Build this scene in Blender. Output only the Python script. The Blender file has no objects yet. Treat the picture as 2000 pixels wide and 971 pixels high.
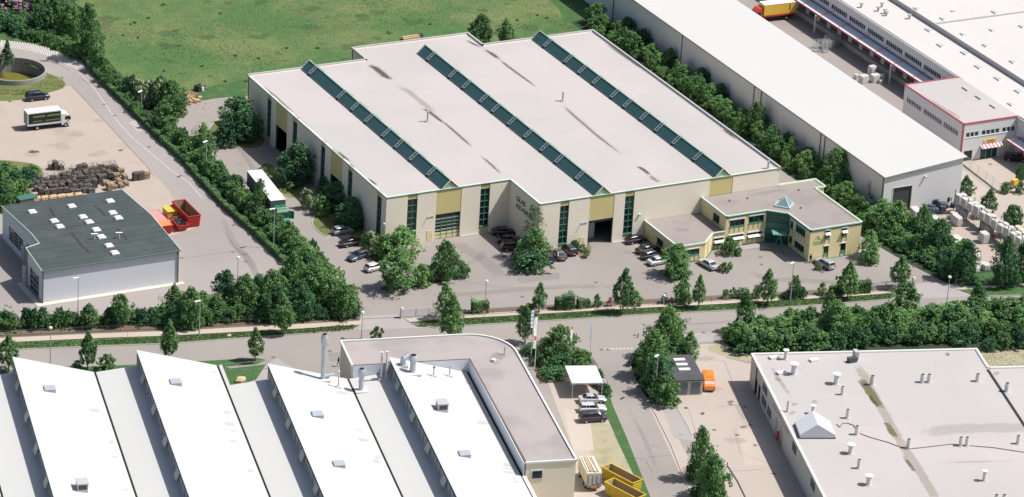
import bpy, math, random
from mathutils import Vector, Matrix, noise
from mathutils.geometry import tessellate_polygon
random.seed(7)
R = math.radians
SC = bpy.context.scene
COL = SC.collection
# ------------------------------------------------------------------ camera
CAM = Vector((-297.168, -602.766, 300.0))
FPX, PITCH, ROLL, YAW = 7848.0, 0.4183, 0.06044, 0.49273
def _axes():
    fw = Vector((math.sin(YAW)*math.cos(PITCH), math.cos(YAW)*math.cos(PITCH), -math.sin(PITCH)))
    r = Vector((math.cos(YAW), -math.sin(YAW), 0)); u = r.cross(fw)
    c, s = math.cos(ROLL), math.sin(ROLL)
    return c*r+s*u, -s*r+c*u, fw
AX_R, AX_U, AX_F = _axes()
cd = bpy.data.cameras.new('camera'); cam = bpy.data.objects.new('camera', cd); COL.objects.link(cam)
cd.sensor_width = 36; cd.lens = FPX/2000*36; cd.clip_start = 5; cd.clip_end = 5000
cam.matrix_world = Matrix(((AX_R.x, AX_U.x, -AX_F.x, CAM.x), (AX_R.y, AX_U.y, -AX_F.y, CAM.y), (AX_R.z, AX_U.z, -AX_F.z, CAM.z), (0, 0, 0, 1)))
SC.camera = cam
# ------------------------------------------------------------------ light
SUN_DIR = Vector((0.59, -0.27, 1.0)).normalized()
EL = math.asin(SUN_DIR.z)
w = bpy.data.worlds.new('World'); SC.world = w; w.use_nodes = True
nt = w.node_tree; nt.nodes.clear()
sky = nt.nodes.new('ShaderNodeTexSky'); sky.sky_type = 'NISHITA'; sky.sun_disc = False
sky.dust_density = 2.5; sky.sun_elevation = EL; sky.sun_rotation = math.atan2(SUN_DIR.x, SUN_DIR.y)
bg = nt.nodes.new('ShaderNodeBackground'); bg.inputs[1].default_value = 0.09
wo = nt.nodes.new('ShaderNodeOutputWorld')
nt.links.new(sky.outputs[0], bg.inputs[0]); nt.links.new(bg.outputs[0], wo.inputs[0])
sl = bpy.data.lights.new('sun', 'SUN'); sl.energy = 4.6; sl.angle = R(0.5); sl.color = (1.0, 0.975, 0.93)
so = bpy.data.objects.new('sun', sl); COL.objects.link(so)
so.rotation_mode = 'QUATERNION'; so.rotation_quaternion = SUN_DIR.to_track_quat('Z', 'Y'); so.location = (0, 0, 120)
SC.view_settings.view_transform = 'Standard'; SC.view_settings.look = 'None'
SC.view_settings.exposure = 0.41; SC.view_settings.gamma = 1.0
# ------------------------------------------------------------------ geometry helpers
def G(px, py, z=0.0):
    """point of the real place that the surveyed photo pixel shows at height z"""
    d = AX_R*((px-1000)/FPX) - AX_U*((py-485.5)/FPX) + AX_F
    p = CAM + d*((z-CAM.z)/d.z)
    return (p.x, p.y, z)
def proj(p):
    d = Vector(p)-CAM; k = d.dot(AX_F)
    return 1000+FPX*d.dot(AX_R)/k, 485.5-FPX*d.dot(AX_U)/k
def px_h(b, ty):
    y0 = proj((b[0], b[1], 0))[1]; y1 = proj((b[0], b[1], 10))[1]
    return 10*(y0-ty)/(y0-y1)
PXM = 10.35
ANCH = {}
def tag(o, label=None, cat=None, group=None, kind=None):
    if label: o['label'] = label
    if cat: o['category'] = cat
    if group: o['group'] = group
    if kind: o['kind'] = kind
    return o
def thing(name, label, cat, loc=(0, 0, 0), rz=0.0, group=None, frame=False):
    """Empty at the base of a thing. frame=True: loc is given in the thing's own rotated frame"""
    o = bpy.data.objects.new(name, None); COL.objects.link(o); o.empty_display_size = 0.5
    l = Vector(loc)
    if frame:
        ANCH[o.name] = l.copy(); l = Matrix.Rotation(rz, 3, 'Z') @ l
    o.location = l; o.rotation_euler = (0, 0, rz)
    return tag(o, label, cat, group)
class MB:
    def __init__(s): s.v = []; s.f = []
    def add(s, vs, fs):
        n = len(s.v); s.v += [tuple(v) for v in vs]; s.f += [tuple(i+n for i in f) for f in fs]; return s
    def box(s, x0, x1, y0, y1, z0, z1):
        if x0 > x1: x0, x1 = x1, x0
        if y0 > y1: y0, y1 = y1, y0
        return s.add([(x0,y0,z0),(x1,y0,z0),(x1,y1,z0),(x0,y1,z0),(x0,y0,z1),(x1,y0,z1),(x1,y1,z1),(x0,y1,z1)],
                     [(0,3,2,1),(4,5,6,7),(0,1,5,4),(1,2,6,5),(2,3,7,6),(3,0,4,7)])
    def obox(s, cx, cy, z0, lx, ly, lz, rz=0.0, tx=1.0):
        c, n = math.cos(rz), math.sin(rz); vs = []
        for z, k in ((z0, 1.0), (z0+lz, tx)):
            for a, b in ((-1,-1),(1,-1),(1,1),(-1,1)):
                X, Y = a*lx/2*k, b*ly/2*k; vs.append((cx+X*c-Y*n, cy+X*n+Y*c, z))
        return s.add(vs, [(0,3,2,1),(4,5,6,7),(0,1,5,4),(1,2,6,5),(2,3,7,6),(3,0,4,7)])
    def poly(s, pts, z=None):
        """flat polygon, may be concave"""
        P = [Vector((p[0], p[1], p[2] if z is None else z)) for p in pts]
        n = len(s.v); s.v += [tuple(p) for p in P]
        for t in tessellate_polygon([P]):
            a, b, c = [P[i] for i in t]
            if (b-a).cross(c-a).z < 0: t = (t[0], t[2], t[1])
            s.f.append(tuple(n+i for i in t))
        return s
    def prism(s, pts, z0, z1, top=True, bottom=False):
        area = sum(pts[i][0]*pts[(i+1) % len(pts)][1]-pts[(i+1) % len(pts)][0]*pts[i][1] for i in range(len(pts)))
        if area < 0: pts = pts[::-1]
        k = len(pts); n = len(s.v)
        s.v += [(p[0], p[1], z0) for p in pts]+[(p[0], p[1], z1) for p in pts]
        s.f += [(n+i, n+(i+1) % k, n+k+(i+1) % k, n+k+i) for i in range(k)]
        if top: s.poly([(p[0], p[1], z1) for p in pts])
        if bottom: s.poly([(p[0], p[1], z0) for p in pts])
        return s
    def tube(s, a, b, r0, r1=None, n=8, caps=True):
        a = Vector(a); b = Vector(b); r1 = r0 if r1 is None else r1
        d = (b-a).normalized(); u = d.orthogonal().normalized(); v = d.cross(u)
        vs = []
        for p, r in ((a, r0), (b, r1)):
            for i in range(n):
                t = 2*math.pi*i/n; vs.append(p+u*(r*math.cos(t))+v*(r*math.sin(t)))
        fs = [(i, (i+1) % n, n+(i+1) % n, n+i) for i in range(n)]
        if caps: fs += [tuple(range(n))[::-1], tuple(range(n, 2*n))]
        return s.add(vs, fs)
    def rings(s, rr, caps=True):
        """loft a list of rings (same point count)"""
        k = len(rr[0]); n = len(s.v)
        for r in rr: s.v += [tuple(p) for p in r]
        for j in range(len(rr)-1):
            for i in range(k):
                a = n+j*k+i; b = n+j*k+(i+1) % k
                s.f.append((a, b, b+k, a+k))
        if caps: s.f.append(tuple(n+i for i in range(k))[::-1]); s.f.append(tuple(n+(len(rr)-1)*k+i for i in range(k)))
        return s
    def wall(s, p0, p1, z0, z1, th=0.3, ops=()):
        """wall from p0 to p1, thickness th to the LEFT of the run, ops: (s0, s1, [(za, zb), ...])"""
        p0 = Vector(p0[:2]); p1 = Vector(p1[:2]); d = p1-p0; L = d.length; d /= L; nrm = Vector((-d.y, d.x))
        def bx(a, b, za, zb):
            if b-a < 1e-3 or zb-za < 1e-3: return
            q = [p0+d*a, p0+d*b, p0+d*b+nrm*th, p0+d*a+nrm*th]
            s.add([(q[i].x, q[i].y, za) for i in range(4)]+[(q[i].x, q[i].y, zb) for i in range(4)],
                  [(0,3,2,1),(4,5,6,7),(0,1,5,4),(1,2,6,5),(2,3,7,6),(3,0,4,7)])
        c = 0.0
        for o in sorted(ops, key=lambda o: o[0]):
            bx(c, o[0], z0, z1); zz = z0
            for za, zb in sorted(o[2]):
                bx(o[0], o[1], zz, za); zz = zb
            bx(o[0], o[1], zz, z1); c = o[1]
        bx(c, L, z0, z1)
        return s
    def build(s, name, mat, parent=None, smooth=False, raw=False):
        me = bpy.data.meshes.new(name)
        a = ANCH.get(parent.name) if (parent and not raw) else None
        v = s.v if a is None else [(p[0]-a.x, p[1]-a.y, p[2]-a.z) for p in s.v]
        me.from_pydata(v, [], s.f); me.materials.append(mat)
        if smooth: me.polygons.foreach_set('use_smooth', [True]*len(me.polygons))
        me.update()
        o = bpy.data.objects.new(name, me); COL.objects.link(o)
        if parent:
            o.parent = parent
            if a is not None: ANCH[o.name] = a
        return o
def children(o): return [c for c in bpy.data.objects if c.parent == o]
KIDS = {}
def copy_tree(o, parent=None, kids=None):
    c = o.copy(); COL.objects.link(c); c.parent = parent
    if o.name not in KIDS: KIDS[o.name] = children(o)
    for ch in KIDS[o.name]: copy_tree(ch, c)
    return c
def place(proto, used, x, y, z=0, rz=0, sc=(1, 1, 1), label=None, group=None):
    o = proto if not used.get(proto.name) else copy_tree(proto)
    used[proto.name] = True
    o.location = (x, y, z); o.rotation_euler = (0, 0, rz); o.scale = sc
    if label: o['label'] = label
    if group: o['group'] = group
    elif 'group' in o.keys(): del o['group']
    return o
USED = {}
# ------------------------------------------------------------------ materials
def mat(name, col, rough=0.85, var=0.10, sc=0.3, fine=0.05, fsc=6.0, metal=0.0, col2=None, mix_sc=0.1, mix_lo=0.45, mix_hi=0.6,
        lines=None, bump=0.0, spec=0.3, island=0.0, coat=0.0):
    m = bpy.data.materials.new(name); m.use_nodes = True; t = m.node_tree; N = t.nodes; L = t.links
    b = N['Principled BSDF']; b.inputs['Roughness'].default_value = rough; b.inputs['Metallic'].default_value = metal
    b.inputs['Specular IOR Level'].default_value = spec; b.inputs['Coat Weight'].default_value = coat
    tc = N.new('ShaderNodeTexCoord')
    def nz(scale, det=4.0):
        n = N.new('ShaderNodeTexNoise'); n.inputs['Scale'].default_value = scale; n.inputs['Detail'].default_value = det
        L.new(tc.outputs['Object'], n.inputs['Vector']); return n.outputs['Fac']
    def mth(op, a, bb, clamp=False):
        q = N.new('ShaderNodeMath'); q.operation = op; q.use_clamp = clamp
        for i, x in enumerate((a, bb)):
            if x is None: continue
            if isinstance(x, (int, float)): q.inputs[i].default_value = x
            else: L.new(x, q.inputs[i])
        return q.outputs[0]
    base = N.new('ShaderNodeRGB'); base.outputs[0].default_value = (*col, 1); c = base.outputs[0]
    if col2:
        mr = N.new('ShaderNodeMapRange'); mr.inputs[1].default_value = mix_lo; mr.inputs[2].default_value = mix_hi
        L.new(nz(mix_sc, 6), mr.inputs[0]); mx = N.new('ShaderNodeMix'); mx.data_type = 'RGBA'
        L.new(mr.outputs[0], mx.inputs[0]); L.new(c, mx.inputs[6]); mx.inputs[7].default_value = (*col2, 1); c = mx.outputs[2]
    f = mth('ADD', 1.0-var-fine, mth('ADD', mth('MULTIPLY', nz(sc), 2*var), mth('MULTIPLY', nz(fsc, 2), 2*fine)))
    if island:
        g = N.new('ShaderNodeNewGeometry'); f = mth('MULTIPLY', f, mth('ADD', 1-island, mth('MULTIPLY', g.outputs['Random Per Island'], 2*island)))
    if lines:
        sp, wd, dk = lines[:3]; nsp = N.new('ShaderNodeSeparateXYZ'); psp = N.new('ShaderNodeSeparateXYZ')
        L.new(tc.outputs['Normal'], nsp.inputs[0]); L.new(tc.outputs['Object'], psp.inputs[0])
        if len(lines) > 3: s_ = psp.outputs[lines[3]]
        else: s_ = mth('ADD', mth('MULTIPLY', psp.outputs[0], mth('ABSOLUTE', nsp.outputs[1], None)), mth('MULTIPLY', psp.outputs[1], mth('ABSOLUTE', nsp.outputs[0], None)))
        fr = mth('FRACT', mth('DIVIDE', mth('ADD', s_, 500.0), sp), None)
        f = mth('MULTIPLY', f, mth('SUBTRACT', 1.0, mth('MULTIPLY', mth('LESS_THAN', fr, wd), dk)))
    vm = N.new('ShaderNodeVectorMath'); vm.operation = 'SCALE'; L.new(c, vm.inputs[0]); L.new(f, vm.inputs['Scale'])
    L.new(vm.outputs[0], b.inputs['Base Color'])
    if bump:
        bp = N.new('ShaderNodeBump'); bp.inputs['Strength'].default_value = bump; bp.inputs['Distance'].default_value = 0.3
        L.new(nz(fsc, 4), bp.inputs['Height']); L.new(bp.outputs[0], b.inputs['Normal'])
    m.diffuse_color = (*col, 1)
    return m
def leafmat(name, a, b, island=0.35, nsc=0.55, trans=0.25):
    m = bpy.data.materials.new(name); m.use_nodes = True; t = m.node_tree; N = t.nodes; L = t.links
    N.clear(); out = N.new('ShaderNodeOutputMaterial'); tc = N.new('ShaderNodeTexCoord'); oi = N.new('ShaderNodeObjectInfo')
    n = N.new('ShaderNodeTexNoise'); n.inputs['Scale'].default_value = nsc; n.inputs['Detail'].default_value = 3
    L.new(tc.outputs['Object'], n.inputs['Vector'])
    g = N.new('ShaderNodeNewGeometry')
    def mth(op, x, y):
        q = N.new('ShaderNodeMath'); q.operation = op
        for i, k in enumerate((x, y)):
            if isinstance(k, (int, float)): q.inputs[i].default_value = k
            else: L.new(k, q.inputs[i])
        return q.outputs[0]
    mr = N.new('ShaderNodeMapRange'); mr.inputs[1].default_value = 0.35; mr.inputs[2].default_value = 0.68; L.new(n.outputs[0], mr.inputs[0])
    f = mth('ADD', mth('MULTIPLY', mr.outputs[0], 0.5), mth('ADD', mth('MULTIPLY', g.outputs['Random Per Island'], island), mth('MULTIPLY', oi.outputs['Random'], 0.5)))
    mx = N.new('ShaderNodeMix'); mx.data_type = 'RGBA'; L.new(f, mx.inputs[0]); mx.clamp_factor = True
    mx.inputs[6].default_value = (*a, 1); mx.inputs[7].default_value = (*b, 1)
    d = N.new('ShaderNodeBsdfPrincipled'); d.inputs['Roughness'].default_value = 0.55; d.inputs['Specular IOR Level'].default_value = 0.25
    tr = N.new('ShaderNodeBsdfTranslucent'); ms = N.new('ShaderNodeMixShader'); ms.inputs[0].default_value = trans
    L.new(mx.outputs[2], d.inputs['Base Color']); L.new(mx.outputs[2], tr.inputs[0])
    L.new(d.outputs[0], ms.inputs[1]); L.new(tr.outputs[0], ms.inputs[2]); L.new(ms.outputs[0], out.inputs[0])
    m.diffuse_color = (*b, 1)
    return m
def stainmat(name, col, dens=0.9, nsc=0.8):
    m = bpy.data.materials.new(name); m.use_nodes = True; t = m.node_tree; N = t.nodes; L = t.links
    b = N['Principled BSDF']; b.inputs['Roughness'].default_value = 0.9; b.inputs['Base Color'].default_value = (*col, 1)
    at = N.new('ShaderNodeAttribute'); at.attribute_name = 'fade'; tc = N.new('ShaderNodeTexCoord')
    n = N.new('ShaderNodeTexNoise'); n.inputs['Scale'].default_value = nsc; n.inputs['Detail'].default_value = 6; n.inputs['Roughness'].default_value = 0.7
    L.new(tc.outputs['Object'], n.inputs['Vector'])
    a = N.new('ShaderNodeMath'); a.operation = 'MULTIPLY_ADD'; L.new(n.outputs[0], a.inputs[0]); a.inputs[1].default_value = 1.6; a.inputs[2].default_value = -1.15
    s = N.new('ShaderNodeMath'); s.operation = 'ADD'; L.new(at.outputs['Fac'], s.inputs[0]); L.new(a.outputs[0], s.inputs[1])
    mr = N.new('ShaderNodeMapRange'); mr.inputs[1].default_value = 0.0; mr.inputs[2].default_value = 0.45; mr.inputs[4].default_value = dens
    L.new(s.outputs[0], mr.inputs[0]); L.new(mr.outputs[0], b.inputs['Alpha'])
    return m
# colours
ASPH = mat('asphalt_light', (0.262,0.235,0.214), 0.9, 0.07, 0.05, 0.05, 2.5, col2=(0.235,0.211,0.194), mix_sc=0.035, mix_lo=0.45, mix_hi=0.62)
ASPH_Y = mat('asphalt_left', (0.285,0.253,0.236), 0.9, 0.06, 0.06, 0.05, 2.5, col2=(0.252,0.226,0.212), mix_sc=0.03)
DUST = mat('dusty_gravel', (0.355,0.297,0.252), 0.95, 0.12, 0.12, 0.08, 3.0, col2=(0.275,0.232,0.195), mix_sc=0.12, mix_lo=0.52, mix_hi=0.75)
CONC = mat('concrete_pale', (0.365,0.315,0.275), 0.9, 0.07, 0.1, 0.05, 2.5, lines=(5.0, 0.012, 0.15, 1))
CONC2 = mat('concrete_patch', (0.30,0.275,0.262), 0.9, 0.07, 0.2, 0.05, 3)
PAVE = mat('sidewalk_pale', (0.40,0.34,0.285), 0.9, 0.08, 0.2, 0.05, 3)
KERB = mat('kerb_stone', (0.37,0.335,0.30), 0.85, 0.08, 0.5)
GRAVL = mat('gravel_grass', (0.31,0.275,0.185), 0.95, 0.15, 0.3, 0.1, 4, col2=(0.21,0.215,0.115), mix_sc=0.35, mix_lo=0.5, mix_hi=0.75)
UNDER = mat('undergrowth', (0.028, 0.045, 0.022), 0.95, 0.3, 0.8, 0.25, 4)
SOIL = mat('planting_soil', (0.14,0.108,0.08), 0.95, 0.25, 0.6, 0.15, 5)
MEAD = mat('meadow', (0.060, 0.122, 0.036), 0.95, 0.30, 0.5, 0.30, 1.9, col2=(0.118, 0.150, 0.055), mix_sc=0.055, mix_lo=0.42, mix_hi=0.62, bump=1.0)
LAWN = mat('lawn', (0.046,0.110,0.032), 0.95, 0.22, 0.25, 0.22, 3.0, col2=(0.085,0.125,0.042), mix_sc=0.4, mix_lo=0.5, mix_hi=0.7, bump=0.8)
LAWN_Y = mat('dry_lawn', (0.11,0.135,0.042), 0.95, 0.2, 0.3, 0.2, 3.0, col2=(0.185,0.165,0.075), mix_sc=0.4, mix_lo=0.5, mix_hi=0.7, bump=0.8)
WHITE_P = mat('road_paint', (0.46,0.435,0.40), 0.8, 0.12, 1.5, 0.1, 8)
WALL_C = mat('cream_panel', (0.735,0.66,0.545), 0.75, 0.03, 0.15, 0.02, 4, lines=(1.19, 0.025, 0.10))
TRIM_G = mat('green_trim', (0.19,0.36,0.25), 0.5, 0.05, 1)
TRIM_P = mat('pale_green_cap', (0.42,0.55,0.45), 0.5, 0.05, 1)
YEL = mat('yellow_panel', (0.55,0.47,0.215), 0.6, 0.05, 0.3, 0.03, 4, lines=(0.55, 0.07, 0.16, 2))
YEL_O = mat('yellow_office', (0.68,0.58,0.325), 0.65, 0.03, 0.2, 0.02, 4, lines=(0.3, 0.09, 0.10, 2))
ROOF_G = mat('gravel_roof', (0.398,0.364,0.352), 0.95, 0.045, 0.06, 0.05, 3.5, col2=(0.368,0.345,0.33), mix_sc=0.05)
ROOF_O = mat('gravel_roof_rosy', (0.325,0.288,0.275), 0.95, 0.06, 0.15, 0.09, 3.0, col2=(0.27,0.24,0.23), mix_sc=0.12)
ROOF_W = mat('white_roof_sheet', (0.49,0.483,0.462), 0.6, 0.02, 0.05, 0.01, 2, lines=(1.03, 0.03, 0.02, 1))
ROOF_F = mat('white_sheet_factory', (0.465,0.461,0.446), 0.6, 0.025, 0.06, 0.01, 2, lines=(1.0, 0.03, 0.035, 1))
ROOF_L = mat('white_roof_membrane', (0.475,0.45,0.43), 0.7, 0.04, 0.08, 0.02, 2, lines=(6.0, 0.006, 0.25, 0))
ROOF_D = mat('dark_sheet_roof', (0.050,0.062,0.060), 0.6, 0.18, 0.35, 0.08, 3, lines=(1.9, 0.09, 0.35, 1), col2=(0.058,0.072,0.07), mix_sc=0.25)
WIN_G = mat('window_green', (0.045, 0.19, 0.125), 0.5, 0.05, 1)
ROOF_P = mat('office_gravel_roof', (0.262,0.228,0.213), 0.95, 0.07, 0.2, 0.10, 3.0, col2=(0.225,0.195,0.182), mix_sc=0.2)
GLASS_R = mat('tinted_roof_glass', (0.035,0.088,0.09), 0.35, 0.06, 0.4, 0.03, 3, spec=0.3)
GLASS = mat('window_glass', (0.012, 0.022, 0.026), 0.08, 0.25, 0.8, 0.1, 3, spec=0.5)
GLASS_T = mat('teal_glass', (0.03, 0.085, 0.085), 0.12, 0.3, 0.9, 0.1, 3, spec=0.5)
DARK = mat('dark_void', (0.012, 0.012, 0.014), 0.9, 0.2, 0.5)
SHEET = mat('pale_blue_sheet', (0.565,0.58,0.615), 0.55, 0.02, 0.1, 0.02, 3, lines=(1.0, 0.02, 0.08))
SHEET_W = mat('warehouse_sheet', (0.62,0.605,0.60), 0.6, 0.03, 0.1, 0.02, 3, lines=(1.0, 0.02, 0.05))
PLAST = mat('cream_plaster', (0.68, 0.605, 0.48), 0.85, 0.04, 0.2, 0.02, 3)
WHITE = mat('white_paint', (0.62,0.61,0.59), 0.5, 0.05, 1)
WHITE_D = mat('white_wall', (0.55,0.53,0.51), 0.7, 0.05, 0.3)
GREYM = mat('galvanised', (0.42, 0.46, 0.49), 0.45, 0.1, 1, metal=0.3)
GREY_L = mat('light_metal', (0.42,0.42,0.415), 0.5, 0.08, 1, metal=0.1)
DKGREY = mat('dark_metal', (0.06, 0.065, 0.07), 0.5, 0.15, 1)
RED = mat('red_paint', (0.42, 0.035, 0.03), 0.5, 0.15, 1)
REDT = mat('red_trim', (0.42, 0.085, 0.095), 0.5, 0.1, 1)
ORNG = mat('orange_paint', (0.72, 0.20, 0.03), 0.45, 0.1, 1)
YELP = mat('yellow_paint', (0.55, 0.38, 0.035), 0.5, 0.15, 1.2, lines=(0.62, 0.14, 0.3))
YELT = mat('truck_yellow', (0.66, 0.42, 0.06), 0.5, 0.08, 1)
PINK = mat('faded_red_cover', (0.62, 0.24, 0.23), 0.6, 0.08, 1, lines=(0.75, 0.16, 0.22, 1))
RUST = mat('rusty_inside', (0.23, 0.155, 0.115), 0.8, 0.3, 1.2)
GREEN_T = mat('truck_green', (0.015, 0.16, 0.07), 0.4, 0.1, 1)
BLACK = mat('black_rubber', (0.015, 0.015, 0.016), 0.7, 0.1, 1)
WOOD = mat('pallet_wood', (0.30, 0.22, 0.15), 0.85, 0.3, 1.5, 0.15, 6, island=0.45)
WOOD_D = mat('weathered_wood', (0.115, 0.095, 0.080), 0.9, 0.35, 1.5, 0.2, 6, island=0.6)
WOOD_N = mat('fresh_wood', (0.42,0.29,0.165), 0.8, 0.2, 1.5, 0.1, 6, island=0.35)
BARK = mat('bark', (0.13, 0.10, 0.075), 0.9, 0.2, 2)
BAG = mat('white_film', (0.54,0.52,0.49), 0.45, 0.1, 1.2, 0.08, 7, bump=0.6)
BLFILM = mat('dark_blue_film', (0.03, 0.05, 0.085), 0.25, 0.5, 1.2, 0.2, 4, spec=0.8, bump=0.9)
WATER = mat('algae_water', (0.135, 0.125, 0.03), 0.25, 0.1, 0.3)
CONCW = mat('weathered_concrete', (0.27,0.262,0.24), 0.9, 0.2, 0.5, 0.12, 2.5, lines=(1.3, 0.05, 0.2))
SKIN = mat('skin', (0.42, 0.26, 0.19), 0.6)
CLOTH = mat('dark_cloth', (0.012, 0.012, 0.015), 0.9)
HAIR = mat('dark_hair', (0.02, 0.014, 0.01), 0.7)
LEAF = leafmat('leaf_mid', (0.028, 0.092, 0.042), (0.175, 0.32, 0.10))
LEAF_L = leafmat('leaf_light', (0.05, 0.145, 0.052), (0.23, 0.40, 0.13))
LEAF_D = leafmat('leaf_dark', (0.018, 0.072, 0.042), (0.10, 0.225, 0.085))
LEAF_F = leafmat('leaf_feather', (0.10, 0.14, 0.08), (0.22, 0.28, 0.16))
LEAF_B = leafmat('blossom_white', (0.10, 0.16, 0.06), (0.60, 0.60, 0.42), island=0.6)
LEAF_P = leafmat('blossom_pink', (0.28, 0.10, 0.17), (0.55, 0.35, 0.45))
GRASSM = leafmat('grass_blades', (0.085, 0.14, 0.045), (0.17, 0.22, 0.09), trans=0.4)
ST_TAN = stainmat('dirt_tan', (0.28, 0.225, 0.165), 0.30, 1.1)
ST_DK = stainmat('dirt_dark', (0.085, 0.065, 0.05), 0.75, 1.6)
ST_GR = stainmat('algae_green', (0.12, 0.125, 0.05), 0.85, 0.6)
ST_GY = stainmat('tyre_grey', (0.175, 0.158, 0.147), 0.15, 0.35)
ST_MG = stainmat('meadow_green', (0.035, 0.085, 0.028), 0.25, 0.9)
ST_MY = stainmat('meadow_yellow', (0.15, 0.18, 0.07), 0.3, 0.8)
ST_LT = stainmat('pale_dust', (0.39, 0.34, 0.295), 0.3, 0.4)
_cars = {}
def paint(c, name='car_paint'):
    if c not in _cars: _cars[c] = mat(name, c, 0.25, 0.03, 1, 0, 1, metal=0.25, spec=0.5, coat=0.6)
    return _cars[c]
# ------------------------------------------------------------------ ground sheets
def ellipse(cx, cy, rx, ry, n=40, a0=0, a1=360): return [(cx+rx*math.cos(R(a0+(a1-a0)*i/n)), cy+ry*math.sin(R(a0+(a1-a0)*i/n))) for i in range(n)]
TANK_C = (G(27, 144)[0], G(27, 144)[1]); TANK_R = 6.5
def sheet(name, pts, z, m, world=False, hole=None, kind='structure', smooth=0):
    P = [p if world else G(*p)[:2] for p in pts]
    if smooth:
        for _ in range(smooth):
            Q = []
            for i in range(len(P)):
                a = P[i]; b = P[(i+1) % len(P)]
                Q += [(a[0]*.75+b[0]*.25, a[1]*.75+b[1]*.25), (a[0]*.25+b[0]*.75, a[1]*.25+b[1]*.75)]
            P = Q
    mb = MB()
    if hole:
        # two halves left and right of the hole centre, each with a semicircular bite
        A = [Vector((p[0], p[1], z)) for p in P]; hc = Vector((sum(p[0] for p in hole)/len(hole), sum(p[1] for p in hole)/len(hole), z)); hr = (Vector((hole[0][0], hole[0][1], z))-hc).length
        def clip(pts, sgn):
            out = []
            for i in range(len(pts)):
                a, b = pts[i], pts[(i+1) % len(pts)]; da, db = sgn*(a.x-hc.x), sgn*(b.x-hc.x)
                if da >= 0: out.append(a)
                if (da > 0) != (db > 0) and abs(da-db) > 1e-9: out.append(a.lerp(b, da/(da-db)))
            return out
        for sgn in (1, -1):
            h = clip(A, sgn)
            if len(h) < 3: continue
            on = [i for i in range(len(h)) if abs(h[i].x-hc.x) < 1e-4]
            # the edge lying on the cut that spans the hole
            done = False
            for i in range(len(h)):
                a, b = h[i], h[(i+1) % len(h)]
                if abs(a.x-hc.x) < 1e-4 and abs(b.x-hc.x) < 1e-4 and min(a.y, b.y) < hc.y < max(a.y, b.y):
                    dn = 1 if b.y > a.y else -1
                    arc_ = [hc+Vector((sgn*hr*math.cos(t_), dn*hr*math.sin(t_), 0)) for t_ in [R(-90+180*k/24) for k in range(25)]]
                    h = h[:i+1]+arc_+h[i+1:]; done = True; break
            mb.poly([tuple(v) for v in h])
    else: mb.poly([(p[0], p[1], z) for p in P])
    o = mb.build(name, m); 
    if kind: o['kind'] = kind
    return o
def blob(mb, fades, pts, z, world=False, inner=0.55):
    """stain: ring with a fade attribute 1 inside to 0 at the rim"""
    P = [p if world else G(*p, z)[:2] for p in pts]
    mx_ = sum(p[0] for p in P)/len(P); my_ = sum(p[1] for p in P)/len(P); ks = [random.uniform(.55, 1.3) for p in P]; P = [(mx_+(p[0]-mx_)*k, my_+(p[1]-my_)*k) for p, k in zip(P, ks)]
    cx = sum(p[0] for p in P)/len(P); cy = sum(p[1] for p in P)/len(P); n = len(mb.v); k = len(P)
    mb.v.append((cx, cy, z)); fades.append(1.0)
    for f, s in ((0.9, inner), (0.0, 1.0)):
        for p in P: mb.v.append((cx+(p[0]-cx)*s, cy+(p[1]-cy)*s, z)); fades.append(f)
    for i in range(k):
        j = (i+1) % k
        mb.f.append((n, n+1+i, n+1+j)); mb.f.append((n+1+i, n+1+k+i, n+1+k+j, n+1+j))
def strip_stain(mb, fades, line, wd, z, world=False):
    P = [Vector(p if world else G(*p, z)[:2]) for p in line]; n = len(mb.v)
    for i, p in enumerate(P):
        d = (P[min(i+1, len(P)-1)]-P[max(i-1, 0)]).normalized(); q = Vector((-d.y, d.x)); e = 0.0 if i in (0, len(P)-1) else 1.0
        for k, f in ((-1, 0), (-.4, e), (.4, e), (1, 0)):
            mb.v.append((p.x+q.x*wd/2*k, p.y+q.y*wd/2*k, z)); fades.append(f)
    for i in range(len(P)-1):
        for k in range(3):
            a = n+i*4+k; mb.f.append((a, a+1, a+5, a+4))
def stain_obj(name, mb, fades, m, parent=None, kind=None, label=None):
    o = mb.build(name, m, parent); at = o.data.attributes.new('fade', 'FLOAT', 'POINT'); at.data.foreach_set('value', fades)
    if kind: o['kind'] = kind
    return o
# ================================================================== GROUND
tank_hole = [(TANK_C[0]+(TANK_R-0.2)*math.cos(R(a)), TANK_C[1]+(TANK_R-0.2)*math.sin(R(a))) for a in range(0, 360, 9)]
sheet('ground', [(-420,-320),(420,-320),(420,420),(-420,420)], -0.02, LAWN, True, hole=tank_hole)
sheet('meadow', [(-15,62),(-22,95),(-34,150),(-70,230),(-60,330),(330,330),(120,150),(92,135),(88,100),(84,88),(79,66),(70,60),(2,60),(0,51),(-7,52),(-13,51)], 0.0, MEAD, True)
# mown darker band near the hall
sheet('mown_grass', [(372,182),(440,160),(700,120),(700,150),(487,187),(430,191),(398,196),(380,195)], 0.012, LAWN, smooth=1)
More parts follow.
